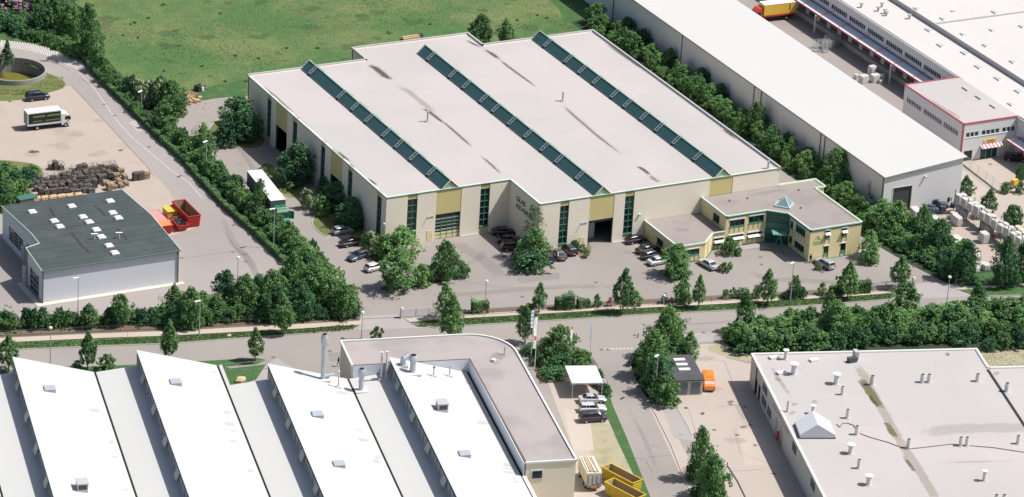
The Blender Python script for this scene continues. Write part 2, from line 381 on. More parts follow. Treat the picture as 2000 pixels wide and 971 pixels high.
# asphalt
sheet('road', [(-80,690),(0,680),(340,671),(600,651),(690,640),(700,631),(800,626),(860,630),(1240,606),(1500,592),(1740,575),(1800,570),(1900,566),(2080,558),(2140,1060),(-80,1060)], 0.004, ASPH)
sheet('left_yard', [(-120,70),(0,78),(60,86),(130,106),(168,122),(187,144),(204,163),(235,193),(266,224),(286,245),(317,276),(356,311),(395,356),(442,407),(504,462),(564,520),(545,545),(450,585),(330,612),(150,634),(0,645),(-120,652)], 0.006, ASPH_Y, hole=tank_hole)
sheet('dusty_ground', [(-120,192),(30,188),(90,178),(139,167),(170,200),(215,247),(289,328),(330,372),(352,420),(300,440),(240,372),(100,395),(-120,420)], 0.012, DUST, hole=tank_hole)
sheet('weedy_grass', [(-120,100),(-20,92),(60,128),(90,142),(112,150),(131,163),(122,174),(85,184),(40,196),(0,198),(-120,200)], 0.02, LAWN_Y, hole=tank_hole, smooth=2)
sheet('rough_grass', [(-120,316),(0,312),(40,316),(78,322),(88,345),(60,372),(-10,392),(-120,400)], 0.02, LAWN_Y, smooth=2)
HY = [G(*p)[:2] for p in [(350,270),(344,248),(342,234),(350,216),(372,203),(400,196),(430,191),(487,187)]]+[(20,76),(20,20),(76,20),(76,72),(86,84),(87.5,78),(88,60),(88,20),(89,-5),(86.5,-24),(88.6,-40),(90.8,-50)]
HY += [G(p[0], p[1])[:2] for p in [(1800,562),(1740,567),(1500,584),(1240,598),(860,621),(704,628),(697,600),(640,548),(585,505),(560,480),(520,440),(470,392),(420,345),(375,300)]]
sheet('hall_yard', HY, 0.008, ASPH, True)
sheet('driveway', [(700,640),(703,618),(776,614),(790,622),(800,632),(850,640),(700,645)], 0.014, CONC2)
sheet('driveway', [(1745,585),(1735,566),(1800,553),(1862,552),(1885,566),(1905,579)], 0.014, CONC2)
# sidewalk and verges
sheet('sidewalk', [(-80,666),(0,661),(200,652),(340,647),(450,641),(600,633),(705,627),(705,635),(600,642),(450,650),(340,656),(200,661),(0,670),(-80,674)], 0.10, PAVE)
sheet('sidewalk', [(790,623),(860,617),(1000,610),(1100,604),(1240,596),(1400,588),(1500,582),(1640,574),(1745,566),(1745,573),(1640,581),(1500,589),(1400,595),(1240,603),(1100,611),(1000,617),(860,625),(800,630)], 0.10, PAVE)
sheet('sidewalk', [(1866,566),(1885,561),(2080,548),(2080,555),(1885,568)], 0.10, PAVE)
sheet('grass_verge', [(-80,676),(0,671),(200,662),(340,657),(450,651),(600,643),(702,637),(690,643),(600,651),(450,662),(340,671),(200,676),(0,684),(-80,688)], 0.11, LAWN)
sheet('grass_verge', [(803,631),(860,626),(1000,618),(1100,612),(1240,604),(1400,596),(1500,590),(1640,582),(1745,573),(1757,578),(1740,584),(1640,592),(1500,602),(1400,607),(1240,615),(1100,624),(1000,630),(900,636),(850,640),(815,638)], 0.11, LAWN)
sheet('grass_verge', [(1874,567),(2080,555),(2080,573),(1925,578),(1895,575)], 0.11, LAWN)
sheet('grass_verge', [(-80,732),(0,724),(250,713),(420,704),(500,699),(520,703),(500,712),(440,716),(560,760),(-80,790)], 0.02, LAWN)
sheet('lawn', [(432,722),(520,712),(500,742),(455,756),(436,752)], 0.03, LAWN)
sheet('driveway', [(505,722),(540,700),(600,735),(560,760),(450,760)], 0.024, CONC2)
# kerb lines of the public road
kb = MB()
def kerb_line(mb, px, w_=0.18, h=0.12, world=False):
    P = [Vector(p if world else G(*p)[:2]) for p in px]
    for a, b in zip(P, P[1:]):
        d = b-a; mb.obox((a.x+b.x)/2, (a.y+b.y)/2, 0.0, d.length+0.02, w_, h, math.atan2(d.y, d.x))
kerb_line(kb, [(-80,688),(0,684.5),(200,676.5),(340,671.5),(450,662.5),(600,652),(690,644),(704,637)])
kerb_line(kb, [(803,633),(850,641),(900,637),(1000,631),(1100,625),(1240,616),(1400,608),(1500,603),(1640,593),(1740,585),(1757,579)])
kerb_line(kb, [(1895,576),(1925,579),(2080,574)]); kerb_line(kb, [(1020,664),(1062,661)])
kerb_line(kb, [(1232,700),(1231,715),(1240,742),(1262,780),(1282,812),(1310,868),(1335,930),(1352,971),(1380,1040)])
kerb_line(kb, [(1325,800),(1345,835),(1352,850)], 0.25, 0.08)
tag(kb.build('kerb', KERB), kind='structure')
# side road footpath, concrete forecourt
sheet('footpath', [(1265,790),(1290,790),(1345,895),(1385,1000),(1405,1060),(1385,1060),(1355,985),(1310,885)], 0.012, CONC)
sheet('concrete_patch', [(1293,795),(1322,790),(1347,838),(1355,862),(1316,856)], 0.02, CONC2)
sheet('forecourt', [(1330,672),(1400,672),(1420,700),(1470,712),(1475,740),(1560,940),(1610,1060),(1420,1060),(1395,960),(1350,850),(1316,780),(1320,720)], 0.012, CONC)
sheet('concrete_patch', [(1334,652),(1398,646),(1392,668),(1334,672)], 0.016, CONC2)
sheet('parking_lot', [(1060,720),(1105,700),(1130,720),(1180,760),(1200,800),(1255,945),(1290,1060),(1120,1060),(1120,880)], 0.010, CONC)
sheet('gravel_lot', [(1146,828),(1186,824),(1200,850),(1238,925),(1215,940),(1155,905)], 0.018, GRAVL, smooth=1)
sheet('grass_strip', [(1168,742),(1184,752),(1198,795),(1222,850),(1252,925),(1290,1020),(1268,1020),(1236,925),(1206,862),(1190,825),(1175,790)], 0.026, LAWN)
sheet('planting_soil', [(1020,672),(1060,663),(1120,672),(1165,700),(1172,745),(1110,745),(1092,742),(1062,724),(1040,712)], 0.02, SOIL, smooth=1)
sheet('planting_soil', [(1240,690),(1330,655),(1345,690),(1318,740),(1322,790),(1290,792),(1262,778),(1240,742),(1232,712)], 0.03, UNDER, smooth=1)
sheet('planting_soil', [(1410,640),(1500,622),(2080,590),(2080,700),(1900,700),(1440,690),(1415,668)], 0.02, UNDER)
sheet('rough_grass', [(1370,680),(1420,668),(1475,690),(1468,708),(1425,700)], 0.018, GRAVL, smooth=1)
sheet('rough_grass', [(1905,680),(2080,672),(2080,725),(1930,720)], 0.03, GRAVL)
sheet('planting_soil', [(-80,652),(0,643),(200,625),(330,600),(420,572),(545,530),(600,520),(660,560),(704,602),(703,626),(450,640),(340,646),(0,660),(-80,665)], 0.02, SOIL)
sheet('planting_soil', [(842,610),(1000,600),(1240,586),(1500,572),(1640,564),(1742,557),(1742,566),(1640,573),(1500,581),(1240,595),(1000,608),(860,616),(845,617)], 0.05, SOIL)
HEDGE_PX = [(165,118),(184,143),(200,161),(231,191),(262,222),(282,243),(313,274),(352,309),(391,354),(438,405),(500,460),(559,518)]
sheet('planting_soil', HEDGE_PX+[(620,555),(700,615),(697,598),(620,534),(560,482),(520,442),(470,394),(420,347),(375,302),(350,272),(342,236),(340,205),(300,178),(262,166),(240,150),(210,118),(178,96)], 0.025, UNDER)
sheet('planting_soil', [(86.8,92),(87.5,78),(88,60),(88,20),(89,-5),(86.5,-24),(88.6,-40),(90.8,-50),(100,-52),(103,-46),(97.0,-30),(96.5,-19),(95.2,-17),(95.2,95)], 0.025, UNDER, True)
# islands beside the hall
WB = [(-.4,60),(-.4,48)]
ISL = ([(412,245),(409,256),(418,269),(440,284),(465,290),(490,292),(516,288),(520,262),(505,232),(492,205),(455,214),(428,232)],
 [(507,325),(513,318),(530,318),(600,372),(610,384),(586,388),(565,386),(549,379),(530,362),(516,342)],
 [(612,425),(609,440),(625,456),(640,463),(668,450),(690,468),(712,492),(738,522),(752,500),(745,470),(700,430),(655,398),(625,405)])
for pts in ISL:
    pts = [G(*p)[:2] for p in pts]
    sheet('lawn_island', pts, 0.03, LAWN_Y, True, smooth=2)
    Q = pts
    for _ in range(2):
        Q = [q for i in range(len(Q)) for q in ((Q[i][0]*.75+Q[(i+1)%len(Q)][0]*.25, Q[i][1]*.75+Q[(i+1)%len(Q)][1]*.25), (Q[i][0]*.25+Q[(i+1)%len(Q)][0]*.75, Q[i][1]*.25+Q[(i+1)%len(Q)][1]*.75))]
    k2 = MB(); kerb_line(k2, Q+[Q[0]], 0.2, 0.10, True); tag(k2.build('kerb', KERB), kind='structure')
sheet('lawn_island', [(745,560),(800,545),(880,528),(893,532),(880,548),(820,560),(760,568),(742,566)], 0.03, LAWN, smooth=2)
sheet('lawn_island', [(1004,522),(1020,498),(1064,492),(1070,518),(1062,524),(1030,528)], 0.03, LAWN, smooth=2)
sheet('lawn_island', [(1293,532),(1340,522),(1347,538),(1330,545),(1300,542)], 0.03, LAWN, smooth=2)
sheet('lawn_island', [(1400,523),(1418,516),(1432,521),(1420,530),(1405,532)], 0.03, SOIL, smooth=1)
sheet('lawn_island', [(1125,492),(1146,470),(1158,488),(1140,512)], 0.03, SOIL, smooth=1)
sheet('lawn_island', [(1678,495),(1712,500),(1720,512),(1705,519),(1690,514)], 0.03, LAWN, smooth=2)
sheet('lawn_island', [(1583,512),(1596,512),(1612,532),(1604,534)], 0.03, SOIL)
sheet('grass_verge', [(1850,540),(1900,535),(2080,520),(2080,550),(1885,557),(1866,556)], 0.03, LAWN)
# right side yards
sheet('right_yard', [(96,-19),(98,-42),(112,-60),(260,-100),(260,160),(96,160)], 0.006, CONC, True)
sheet('bag_yard', [(1748,420),(1800,400),(1900,395),(2060,470),(2060,540),(1960,545),(1860,530)], 0.012, DUST)
sheet('courtyard', [(113,95),(113,-1),(124,-1),(136.8,-1),(136.8,95)], 0.012, ASPH, True)
# meadow patches
mb = MB(); fd = []; my_ = MB(); fy_ = []; random.seed(77)
for _ in range(110):
    px, py = random.uniform(190,1150), random.uniform(-20,170); s = random.uniform(8,34)
    X, Y, z_ = G(px, py)
    if -3 < X < 80 and Y < 74 or X < -16 or X > 84 or Y < 64: continue
    if random.random() < .5: blob(mb, fd, ellipse(px, py, s, s*.32, 12), 0.020+.0003*_)
    else: blob(my_, fy_, ellipse(px, py, s, s*.32, 12), 0.060+.0003*_)
stain_obj('meadow_dark_patch', mb, fd, ST_MG, kind='structure'); stain_obj('meadow_pale_patch', my_, fy_, ST_MY, kind='structure')
# painted markings
pm = MB()
def line(mb, a, b, w_=0.14, z=0.02, world=False):
    a = Vector(a if world else G(*a)[:2]); b = Vector(b if world else G(*b)[:2]); d = (b-a).normalized(); q = Vector((-d.y, d.x))*w_/2
    mb.add([(a.x-q.x, a.y-q.y, z), (b.x-q.x, b.y-q.y, z), (b.x+q.x, b.y+q.y, z), (a.x+q.x, a.y+q.y, z)], [(0,1,2,3)])
pl = [(148,134),(170,158),(190,181),(205,203),(230,238),(260,271),(300,304),(330,330),(370,358),(395,387)]
for a, b in zip(pl, pl[1:]): line(pm, a, b, 0.16)
line(pm, (395,387),(420,384)); line(pm, (318,304),(339,301), 0.12); line(pm, (289,270),(300,267), 0.1)
arc_o = [(0,78),(30,81),(60,85),(90,92),(120,103),(145,117),(165,133)]; arc_i = [(0,92),(30,95),(60,100),(88,108),(112,118),(132,128),(148,134)]
def samp(P, t):
    f = t*(len(P)-1); i = min(int(f), len(P)-2); k = f-i; return (P[i][0]*(1-k)+P[i+1][0]*k, P[i][1]*(1-k)+P[i+1][1]*k)
for i in range(36):
    t = i/35; a = samp(arc_i, t); b = samp(arc_o, max(0, t-0.045)); line(pm, a, b, 0.24)
for a, b in zip(arc_i, arc_i[1:]): line(pm, a, b, 0.16)
for i in range(8):
    t = i/7; line(pm, (252+t*15, 240+t*17), (268+t*22, 236+t*15), 0.26)
for i in range(8): line(pm, (1181+i*7.2, 682-i*.15), (1185.3+i*7.2, 682-i*.15), 0.55)
JNT = mat('joint_dark', (0.12,0.11,0.10), .9)
jm = MB()
for a, b, w_ in (((139,167),(200,232),.12),((200,232),(289,328),.12),((289,328),(300,345),.1),((1310,890),(1265,893),.06),((1205,893),(1262,897),.06),((1262,900),(1275,925),.05),((1440,838),(1505,833),.06),((1433,838),(1446,885),.05),((1446,885),(1500,905),.05),((1414,922),(1490,917),.07),((1360,700),(1415,705),.05),((1415,705),(1450,800),.06),((1345,800),(1378,905),.05),((1330,652),(1398,647),.05),((1336,672),(1394,669),.05),
   ((60,640),(64,655),.05),((1600,548),(1660,560),.05),((880,545),(970,560),.05),((970,560),(1100,565),.05),((355,505),(450,492),.05),((130,632),(360,600),.04)):
    line(jm, a, b, w_, .026)
tag(jm.build('joint_line', JNT), kind='structure')
for pts in ([(432,432),(440,430),(462,470),(498,512),(508,545),(499,546),(486,518),(452,476)], [(640,690),(700,684),(705,700),(645,706)], [(1010,540),(1090,532),(1096,545),(1014,553)]):
    sheet('asphalt_patch', pts, .0165, mat('asphalt_patch_dark', (.215,.195,.182), .9, .06, .2) if 'asphalt_patch_dark' not in bpy.data.materials else bpy.data.materials['asphalt_patch_dark'])
for pts in ([(1440,836),(1500,832),(1530,905),(1455,910)], [(1100,800),(1150,800),(1160,880),(1120,880)]):
    sheet('concrete_slab', pts, .0185, mat('slab_pale', (.40,.345,.30), .9, .06, .2) if 'slab_pale' not in bpy.data.materials else bpy.data.materials['slab_pale'])
# parking bay lines
for (x, y) in ((636,466),(661,490),(688,513),(706,530)): line(pm, (x, y), (x+42, y-14), 0.12)
for (a, b) in (((985,520),(1010,500)),): pass
for i, (x, y) in enumerate(((1068,522),(1090,516),(1110,511),(1130,507))): line(pm, (x, y), (x-22, y-22), 0.12)
line(pm, (1240,478),(1252,492), .12)
tag(pm.build('road_marking', WHITE_P), kind='structure')
# stains and patches of the surfaces
def seq(*p): return list(p)
mb = MB(); fd = []
for l, wd in (((( 60,112),(90,118),(120,128),(150,148)), 0.7), (((150,145),(170,160),(185,178)), 0.8), (((225,196),(245,222),(250,230)), 1.0), (((430,435),(455,480),(492,515)), 1.0), (((440,460),(480,500),(500,540)),2.0),
               (((60,626),(120,615),(200,602)), 2.2), (((860,470),(900,480),(960,520),(990,560)), 4), (((780,570),(900,575),(1100,560),(1300,560)), 2.5), (((880,540),(940,500),(960,480)), 2.4), (((1180,480),(1250,500),(1300,545)), 3),
               (((440,230),(470,290),(520,370),(600,480),(700,590)), 1.6), (((400,215),(380,260),(420,330)), 1.5), (((720,690),(850,680),(1000,660)), 1.2), (((1200,640),(1400,630),(1700,610),(2000,590)), 1.2), (((1210,760),(1260,860),(1300,960)), 1.1),
               (((1440,520),(1500,545),(1600,550),(1760,560)), 3), (((1350,800),(1440,790),(1480,870)), 2.2), (((1360,560),(1450,540)), 4), (((1420,900),(1520,900)), 2.0), (((0,600),(60,610),(200,602)), 1.0)):
    strip_stain(mb, fd, l, wd, 0.035)
stain_obj('tyre_stain', mb, fd, ST_GY, kind='structure')
mb = MB(); fd = []
for c, r_ in (((190,300),26),((120,285),30),((60,300),24),((150,262),22),((40,250),18),((230,330),20),((190,235),16),((455,245),14),((470,320),16),((1400,760),24),((1380,700),20),((1440,860),28),((1280,870),18),((1560,540),20),((1150,700),16),((1330,850),10)):
    blob(mb, fd, ellipse(c[0], c[1], r_, r_*.36, 14), 0.03)
stain_obj('dust_patch', mb, fd, ST_LT, kind='structure')
mb = MB(); fd = []
for c, rx, ry in (((65,296),16,4),((235,293),8,2.5),((20,198),5,2),((1372,808),7,3.5),((1387,746),9,1.5),((1512,925),9,2),((140,330),9,2),((1030,505),8,3),((85,119),12,2),((1340,797),4,2),((560,512),14,5),((985,500),9,4)):
    blob(mb, fd, ellipse(c[0], c[1], rx, ry, 12), 0.045)
stain_obj('oil_stain', mb, fd, ST_DK, kind='structure')
# manhole covers and gullies
mh = MB()
for x, y in ((203,204),(224,226),(299,267),(291,287),(456,440),(480,511),(20,600),(12,597),(12,608),(355,504),(455,492),(480,497),(1164,552),(1020,580),(1374,650),(1395,840),(1440,850),(1465,830),(1427,790),(1455,795),(1475,870),(1240,655),(1784,522),(644,686),(534,698),(1187,683),(1175,683),(1340,797),(1487,517),(1485,502),(1934,321)):
    g_ = G(x, y); mh.tube((g_[0], g_[1], 0.0), (g_[0], g_[1], 0.032), 0.38, n=12)
for x, y in ((1427,785),(1452,834),(1346,650)): g_ = G(x, y); mh.obox(g_[0], g_[1], 0.0, 1.1, 0.7, 0.03, 0.1)
tag(mh.build('manhole_cover', mat('cast_iron', (0.16,0.13,0.11), 0.8)), kind='structure')
# ================================================================== HALL (cream panels, three bays)
hall = thing('industrial_hall', 'large cream three-bay hall with yellow gate panels and three dark glass roof ridges', 'industrial hall', (0, 0, 0), frame=True)
HH = 10.05
win = [(4.3, 6.3, [(1.4, 8.9)]), (19.2, 21.15, [(1.4, 8.9)])]; gate = [(10.15, 15.3, [(0.0, 5.1)])]
wl = MB()
A_ = [(4.3,6.3,[(0,HH)]), (10.15,15.3,[(0,HH)]), (19.2,21.15,[(0,HH)])]
wl.wall((0,0),(25.25,0), 0, HH, 0.35, A_)
wl.wall((25.25,0.0),(25.25,-12.1), 0, HH, 0.35)
B_ = [(s0-25.25+25.25, s1, o) for s0, s1, o in A_]
wl.wall((25.6,-12.1),(50.9,-12.1), 0, HH, 0.35, [(3.85,5.7,[(0,HH)]), (10.0,15.15,[(0,HH)]), (17.4,19.35,[(0,HH)])])
wl.wall((50.9,-12.1),(75.9,-12.1), 0, HH, 0.35, [(10.0,14.95,[(0,HH)])])
wl.wall((75.9,-11.74),(75.9,63.1), 0, HH, 0.35); wl.wall((75.9,63.1),(50.9,63.1), 0, HH, 0.35); wl.wall((50.9,63.1),(50.9,69.8), 0, HH, 0.35)
wl.wall((50.9,69.8),(25.25,69.8), 0, HH, 0.35); wl.wall((25.25,69.8),(25.25,63.3), 0, HH, 0.35); wl.wall((25.25,63.3),(0,63.3), 0, HH, 0.35)
LW = [(63.3-54.1,63.3-52.1), (63.3-49.7,63.3-44.5), (63.3-41.9,63.3-39.9), (63.3-29.0,63.3-27.05), (63.3-24.4,63.3-19.2), (63.3-16.75,63.3-14.8), (63.3-4.0,63.3-2.05)]
wl.wall((0,63.3),(0,0.35), 0, HH, 0.35, [(a, b, [(0,HH)]) for a, b in LW])
wl.build('wall', WALL_C, hall)
fl = MB(); fl.box(0.35,75.5,0.4,63,0.02,0.05); fl.build('floor', DARK, hall)
rf = MB(); rf.prism([(0.1,0.1),(25.35,0.1),(25.35,-12.0),(75.8,-12.0),(75.8,63.0),(50.8,63.0),(50.8,69.7),(25.35,69.7),(25.35,63.2),(0.1,63.2)], HH-0.4, HH-0.1, bottom=True)
rf.build('roof', ROOF_G, hall)
def rim(mb, pts, z0, h, w_, closed=True):
    P = [Vector(p) for p in pts]; k = len(P)
    for i in range(k if closed else k-1):
        a = P[i]; b = P[(i+1) % k]; d = b-a; mb.obox((a.x+b.x)/2, (a.y+b.y)/2, z0+0.003*(i % 2), d.length+w_, w_, h, math.atan2(d.y, d.x))
HP = [(0,0),(25.25,0),(25.25,-12.1),(75.9,-12.1),(75.9,63.1),(50.9,63.1),(50.9,69.8),(25.25,69.8),(25.25,63.3),(0,63.3)]
mb = MB(); rim(mb, [HP[9],HP[0],HP[1],HP[2],HP[3]], HH-0.22, 0.18, 0.12, False); mb.build('green_eaves_trim', TRIM_G, hall)
mb = MB(); rim(mb, [HP[9],HP[0],HP[1],HP[2],HP[3]], HH-0.04, 0.10, 0.22, False); mb.build('parapet_cap', TRIM_P, hall)
mb = MB(); rim(mb, HP[3:], HH-0.1, 0.42, 0.35, False); mb.build('parapet', GREY_L, hall)
# tall windows, panels and gates
def tall_window(x, y, axis, w_, z0=1.4, z1=8.9, brace=False, dark=False):
    """axis 'x': front wall at y, run in x; axis 'y': left wall at x=y, run in y"""
    f = MB(); g = MB(); p = MB(); q = 0.22
    def B(mb, a, b, d0, d1, za, zb):
        if axis == 'x': mb.box(a, b, y+d0, y+d1, za, zb)
        else: mb.box(y+d0, y+d1, a, b, za, zb)
    B(g, x, x+w_, q+.04, q+.10, z0, z1)
    B(p, x, x+w_, .10, .28, 0, z0-.12); B(p, x, x+w_, .10, .28, z1+.04, HH-.2)
    cm = x+w_/2
    B(f, cm-.06, cm+.06, q-.06, q+.03, z0, z1); B(f, x, x+.07, q-.06, q+.03, z0, z1); B(f, x+w_-.07, x+w_, q-.06, q+.03, z0, z1)
    for i in range(7):
        z = z0+(z1-z0)*i/6; B(f, x, x+w_, q-.10, q+.02, z-.055, z+.055)
    B(f, x-.02, x+w_+.02, -.06, q, z0-.12, z0)
    o = f.build('window_frame', WIN_G, hall)
    g.build('window_pane', GLASS, o); p.build('yellow_panel', YEL, hall)
for s in (4.3, 19.2): tall_window(s, 0, 'x', 2.0)
tall_window(29.45, -12.1, 'x', 1.85); tall_window(43.0, -12.1, 'x', 1.95)
for a, b in ((2.05,4.0),(14.8,16.75),(27.05,29.0),(39.9,41.9),(52.1,54.1)): tall_window(a, 0, 'y', b-a)
for x0, x1, y, kind in ((10.15,15.3,0,'closed'), (35.6,40.75,-12.1,'open'), (60.9,65.85,-12.1,'none')):
    mb = MB(); zb = 5.1 if kind != 'none' else 0
    mb.box(x0, x1, y+.06, y+.26, zb, HH-.18); mb.build('yellow_panel', YEL, hall)
    if kind == 'closed':
        d = MB(); d.box(x0, x1, y+.36, y+.40, 0.0, zb); dd = d.build('gate', GLASS, hall)
        f = MB(); s = MB()
        for i in range(7): z = .05+i*(zb-.1)/6; f.box(x0, x1, y+.28, y+.35, z-.06, z+.06)
        for i in range(5): x = x0+.08+i*(x1-x0-.16)/4; f.box(x-.05, x+.05, y+.27, y+.355, 0, zb)
        f.build('gate_frame', WIN_G, dd)
        for i in range(4): s.box(x0+.1, x1-.1, y+.30, y+.345, 1.75+i*.72, 1.95+i*.72)
        s.build('pale_slat', GREY_L, dd)
        k = MB(); k.box(x0+.1, x1-.1, y+.30, y+.352, .1, 1.35); k.build('yellow_infill', YEL_O, dd)
    if kind == 'open':
        f = MB(); f.box(x0-.0, x0+.1, y+.05, y+.34, 0, zb); f.box(x1-.1, x1, y+.05, y+.34, 0, zb); f.build('gate_frame', WIN_G, hall)
        f = MB(); f.box(x0+.1, x1-.1, y+.5, y+.56, 4.4, 5.1); f.build('roller_shutter', DKGREY, hall)
        f = MB(); f.box(x0+.2, x1-.2, y+6, y+6.1, 0, 5.0); f.build('interior_partition', mat('dim_inside', (.05,.06,.08), .8, .5, .5), hall)
        f = MB(); f.obox(x0+2.4, y+3.6, 0.05, 1.3, 1.0, 3.4, .2); f.build('stored_sheet', BAG, hall)
    # small light post beside each gate
for a, b, c_ in ((44.5,49.7,1), (19.2,24.4,1)):
    mb = MB(); mb.box(.06, .26, a, b, 5.1, HH-.18); mb.build('yellow_panel', YEL, hall)
    f = MB(); f.box(.05, .34, a, a+.1, 0, 5.1); f.box(.05, .34, b-.1, b, 0, 5.1); f.build('gate_frame', WIN_G, hall)
    f = MB(); f.box(4.5, 4.6, a-.5, b+.5, 0, 6); f.build('interior_partition', DARK, hall)
mb = MB(); mb.box(8.5, 9.6, -.05, .04, 0.05, 2.15); dr = mb.build('door', YEL_O, hall)
MB().box(9.4, 9.5, -.1, -.05, 1.0, 1.1).build('handle', DKGREY, dr)
mb = MB(); mb.box(33.9, 34.95, -12.15, -12.06, 0.05, 2.1); dr = mb.build('door', YEL_O, hall)
MB().box(34.75, 34.85, -12.2, -12.15, 1.0, 1.1).build('handle', DKGREY, dr)
for x, y in ((8.45, 0), (34.0, -12.1)):
    mb = MB(); mb.box(x, x+1.4, y-.12, y-.02, 4.92, 5.05); mb.box(x, x+.1, y-.5, y-.02, 4.9, 5.02); mb.build('lamp_bracket', GREY_L, hall)
for x, y in ((46.2,-12.1),(-.35,0)):
    mb = MB(); mb.tube((x, y-.35, 4.85), (x, y, 4.9), .22, n=8); mb.build('wall_lamp', WHITE, hall)
mb = MB()
for x0, x1, y in ((0,4.2,0),(15.4,25,0),(25.7,35.4,-12.1),(40.9,47.4,-12.1)): mb.box(x0, x1, y-.35, y-.02, 0, .12)
mb.build('plinth', GREY_L, hall)
# glass ridges
for cx, y0, y1, vents in ((12.9, 0, 63.3, [0.06,.27,.37,.47,.59,.68,.78,.9]), (38.2,-12.1,63.4,[.06,.19,.27,.37,.44,.53,.62,.71,.79,.90]), (63.6,-12.1,67.0 if False else 63.1,[.07,.19,.27,.35,.45,.52,.61,.69,.78,.89])):
    w_ = 1.72; zb = HH-.02; zt = 11.62
    g = MB(); g.add([(cx-w_,y0+.15,zb),(cx-w_,y1-.1,zb),(cx,y1-.1,zt),(cx,y0+.15,zt)], [(0,3,2,1)]); g.add([(cx+w_,y0+.15,zb),(cx+w_,y1-.1,zb),(cx,y1-.1,zt),(cx,y0+.15,zt)], [(0,1,2,3)])
    g.add([(cx-w_,y0+.2,zb-.2),(cx+w_,y0+.2,zb-.2),(cx+w_,y0+.2,zb),(cx,y0+.2,zt-.05),(cx-w_,y0+.2,zb)], [(0,1,2,3,4)]); g.add([(cx-w_,y1-.12,zb-.2),(cx+w_,y1-.12,zb-.2),(cx,y1-.12,zt-.05)], [(0,2,1)])
    rg = g.build('glass_ridge', GLASS_R, hall)
    f = MB(); f.box(cx-.10, cx+.10, y0-.05, y1+.05, zt-.03, zt+.07); f.build('ridge_cap', TRIM_G, rg)
    f = MB()
    for s in (-1, 1): f.box(cx+s*w_-.06, cx+s*w_+.06, y0+.1, y1-.05, zb-.15, zb+.1)
    f.build('edge_gutter', DKGREY, rg)
    for yy, m_ in ((y0-.02, YEL_O), (y1, GREY_L)):
        f = MB(); d = Vector((w_, 0, zt-zb)); L = d.length
        for s in (-1, 1):
            a = Vector((cx+s*(w_+.1), yy, zb-.05)); b = Vector((cx, yy, zt+.1)); f.tube(a, b, .11, n=6)
        f.build('gable_trim', m_, rg)
    f = MB(); f.add([(cx-w_+.25,y0+.1,zb+.02),(cx+w_-.25,y0+.1,zb+.02),(cx,y0+.1,zt-.3)], [(0,1,2)]); f.build('gable_glass', TRIM_P, rg)
    f = MB()
    for s in (-1, 1): f.tube((cx+s*(w_-.35), y0+.06, zb+.08), (cx, y0+.06, zt-.35), .07, n=5)
    for s in (-.5, .5): f.tube((cx+s*w_, y0+.06, zb), (cx, y0+.06, zt-.9), .05, n=5)
    f.build('gable_muntins', TRIM_G, rg)
    for t in vents:
        y = y1-(y1-y0)*t
        for s in (-1, 1):
            f = MB()
            for dy in (-.42, .42):
                a = Vector((cx+s*.12, y+dy, zt+.12)); b = Vector((cx+s*(w_-.12), y+dy, zb+.42 if s > 0 else zb+.45)); f.tube(a, b, .065, n=5)
            f.tube((cx+s*(w_-.12), y-.42, zb+.44), (cx+s*(w_-.12), y+.42, zb+.44), .06, n=5)
            f.tube((cx+s*w_*.55, y-.42, zb+.95), (cx+s*w_*.55, y+.42, zb+.95), .04, n=5)
            fo = f.build('vent_frame', GREY_L, rg)
            q = MB(); q.add([(cx+s*.14,y-.4,zt+.08),(cx+s*.14,y+.4,zt+.08),(cx+s*(w_-.14),y+.4,zb+.40),(cx+s*(w_-.14),y-.4,zb+.40)], [(0,1,2,3)]); q.build('vent_pane', GLASS_T, fo)
# roof chimneys
for px, py, h in ((835,238,1.9),(1099,198,1.7),(1500,330,1.3)):
    x, y, _ = G(px, py, HH-.1); mb = MB(); mb.tube((x,y,HH-.15),(x,y,HH+h), .17, n=10); mb.obox(x, y, HH-.12, 1.0, .9, .14); c = mb.build('roof_pipe', GREY_L, hall)
    MB().tube((x,y,HH+h),(x,y,HH+h+.18), .24, n=10).build('pipe_cap', GREY_L, c)
# dirt in the roof valleys
mt = MB(); ft = []; md = MB(); fdk = []; Z = HH-.1
def rl(l, wt, wk=None):
    strip_stain(mt, ft, l, wt, Z+.012)
    if wk: strip_stain(md, fdk, l, wk, Z+.02)
rl([(716,122),(735,134),(752,148),(768,160)], 2.8, 1.7); rl([(768,160),(800,180),(830,205),(860,230)], 2.0); rl([(860,232),(880,250),(905,272),(930,295)], 1.3, .45); rl([(930,295),(960,322),(986,348)], 1.4, .4)
rl([(820,208),(838,218),(856,232),(872,246)], 1.6, .8); rl([(700,104),(714,116)], 1.2, .5); rl([(905,74),(925,86),(945,96)], 1.3, .7); rl([(942,92),(962,106),(985,124)], 2.0, 1.1); rl([(972,112),(990,128),(1020,150),(1060,180)], 1.4, .5)
rl([(1090,195),(1120,225),(1170,268),(1235,318)], 1.5, .35); rl([(1240,322),(1255,330),(1280,352)], 1.6, 1.1); rl([(1262,338),(1278,350),(1292,360)], 2.2, .4)
rl([(500,155),(540,190),(600,245)], 1.0, .3); rl([(575,222),(590,238),(612,258)], 1.2, .6); rl([(655,290),(672,306),(690,322)], 1.2, .6); rl([(712,342),(728,356),(740,366)], 1.3, .7); rl([(600,248),(660,300),(750,378)], 1.0, .25)
rl([(1165,72),(1210,104),(1290,162)], 1.1, .3); rl([(1300,165),(1380,225),(1440,270),(1500,315)], 1.2, .3); rl([(1400,245),(1425,262),(1442,278)], 1.2, .5); rl([(1034,388),(1046,394)], 1.0, .5)
for l in ([(980,240),(1020,270),(1080,300)],): strip_stain(mt, ft, l, 1.0, Z+.012)
stain_obj('dirt_stain', mt, ft, ST_TAN, hall); stain_obj('dark_puddle_mark', md, fdk, ST_DK, hall)
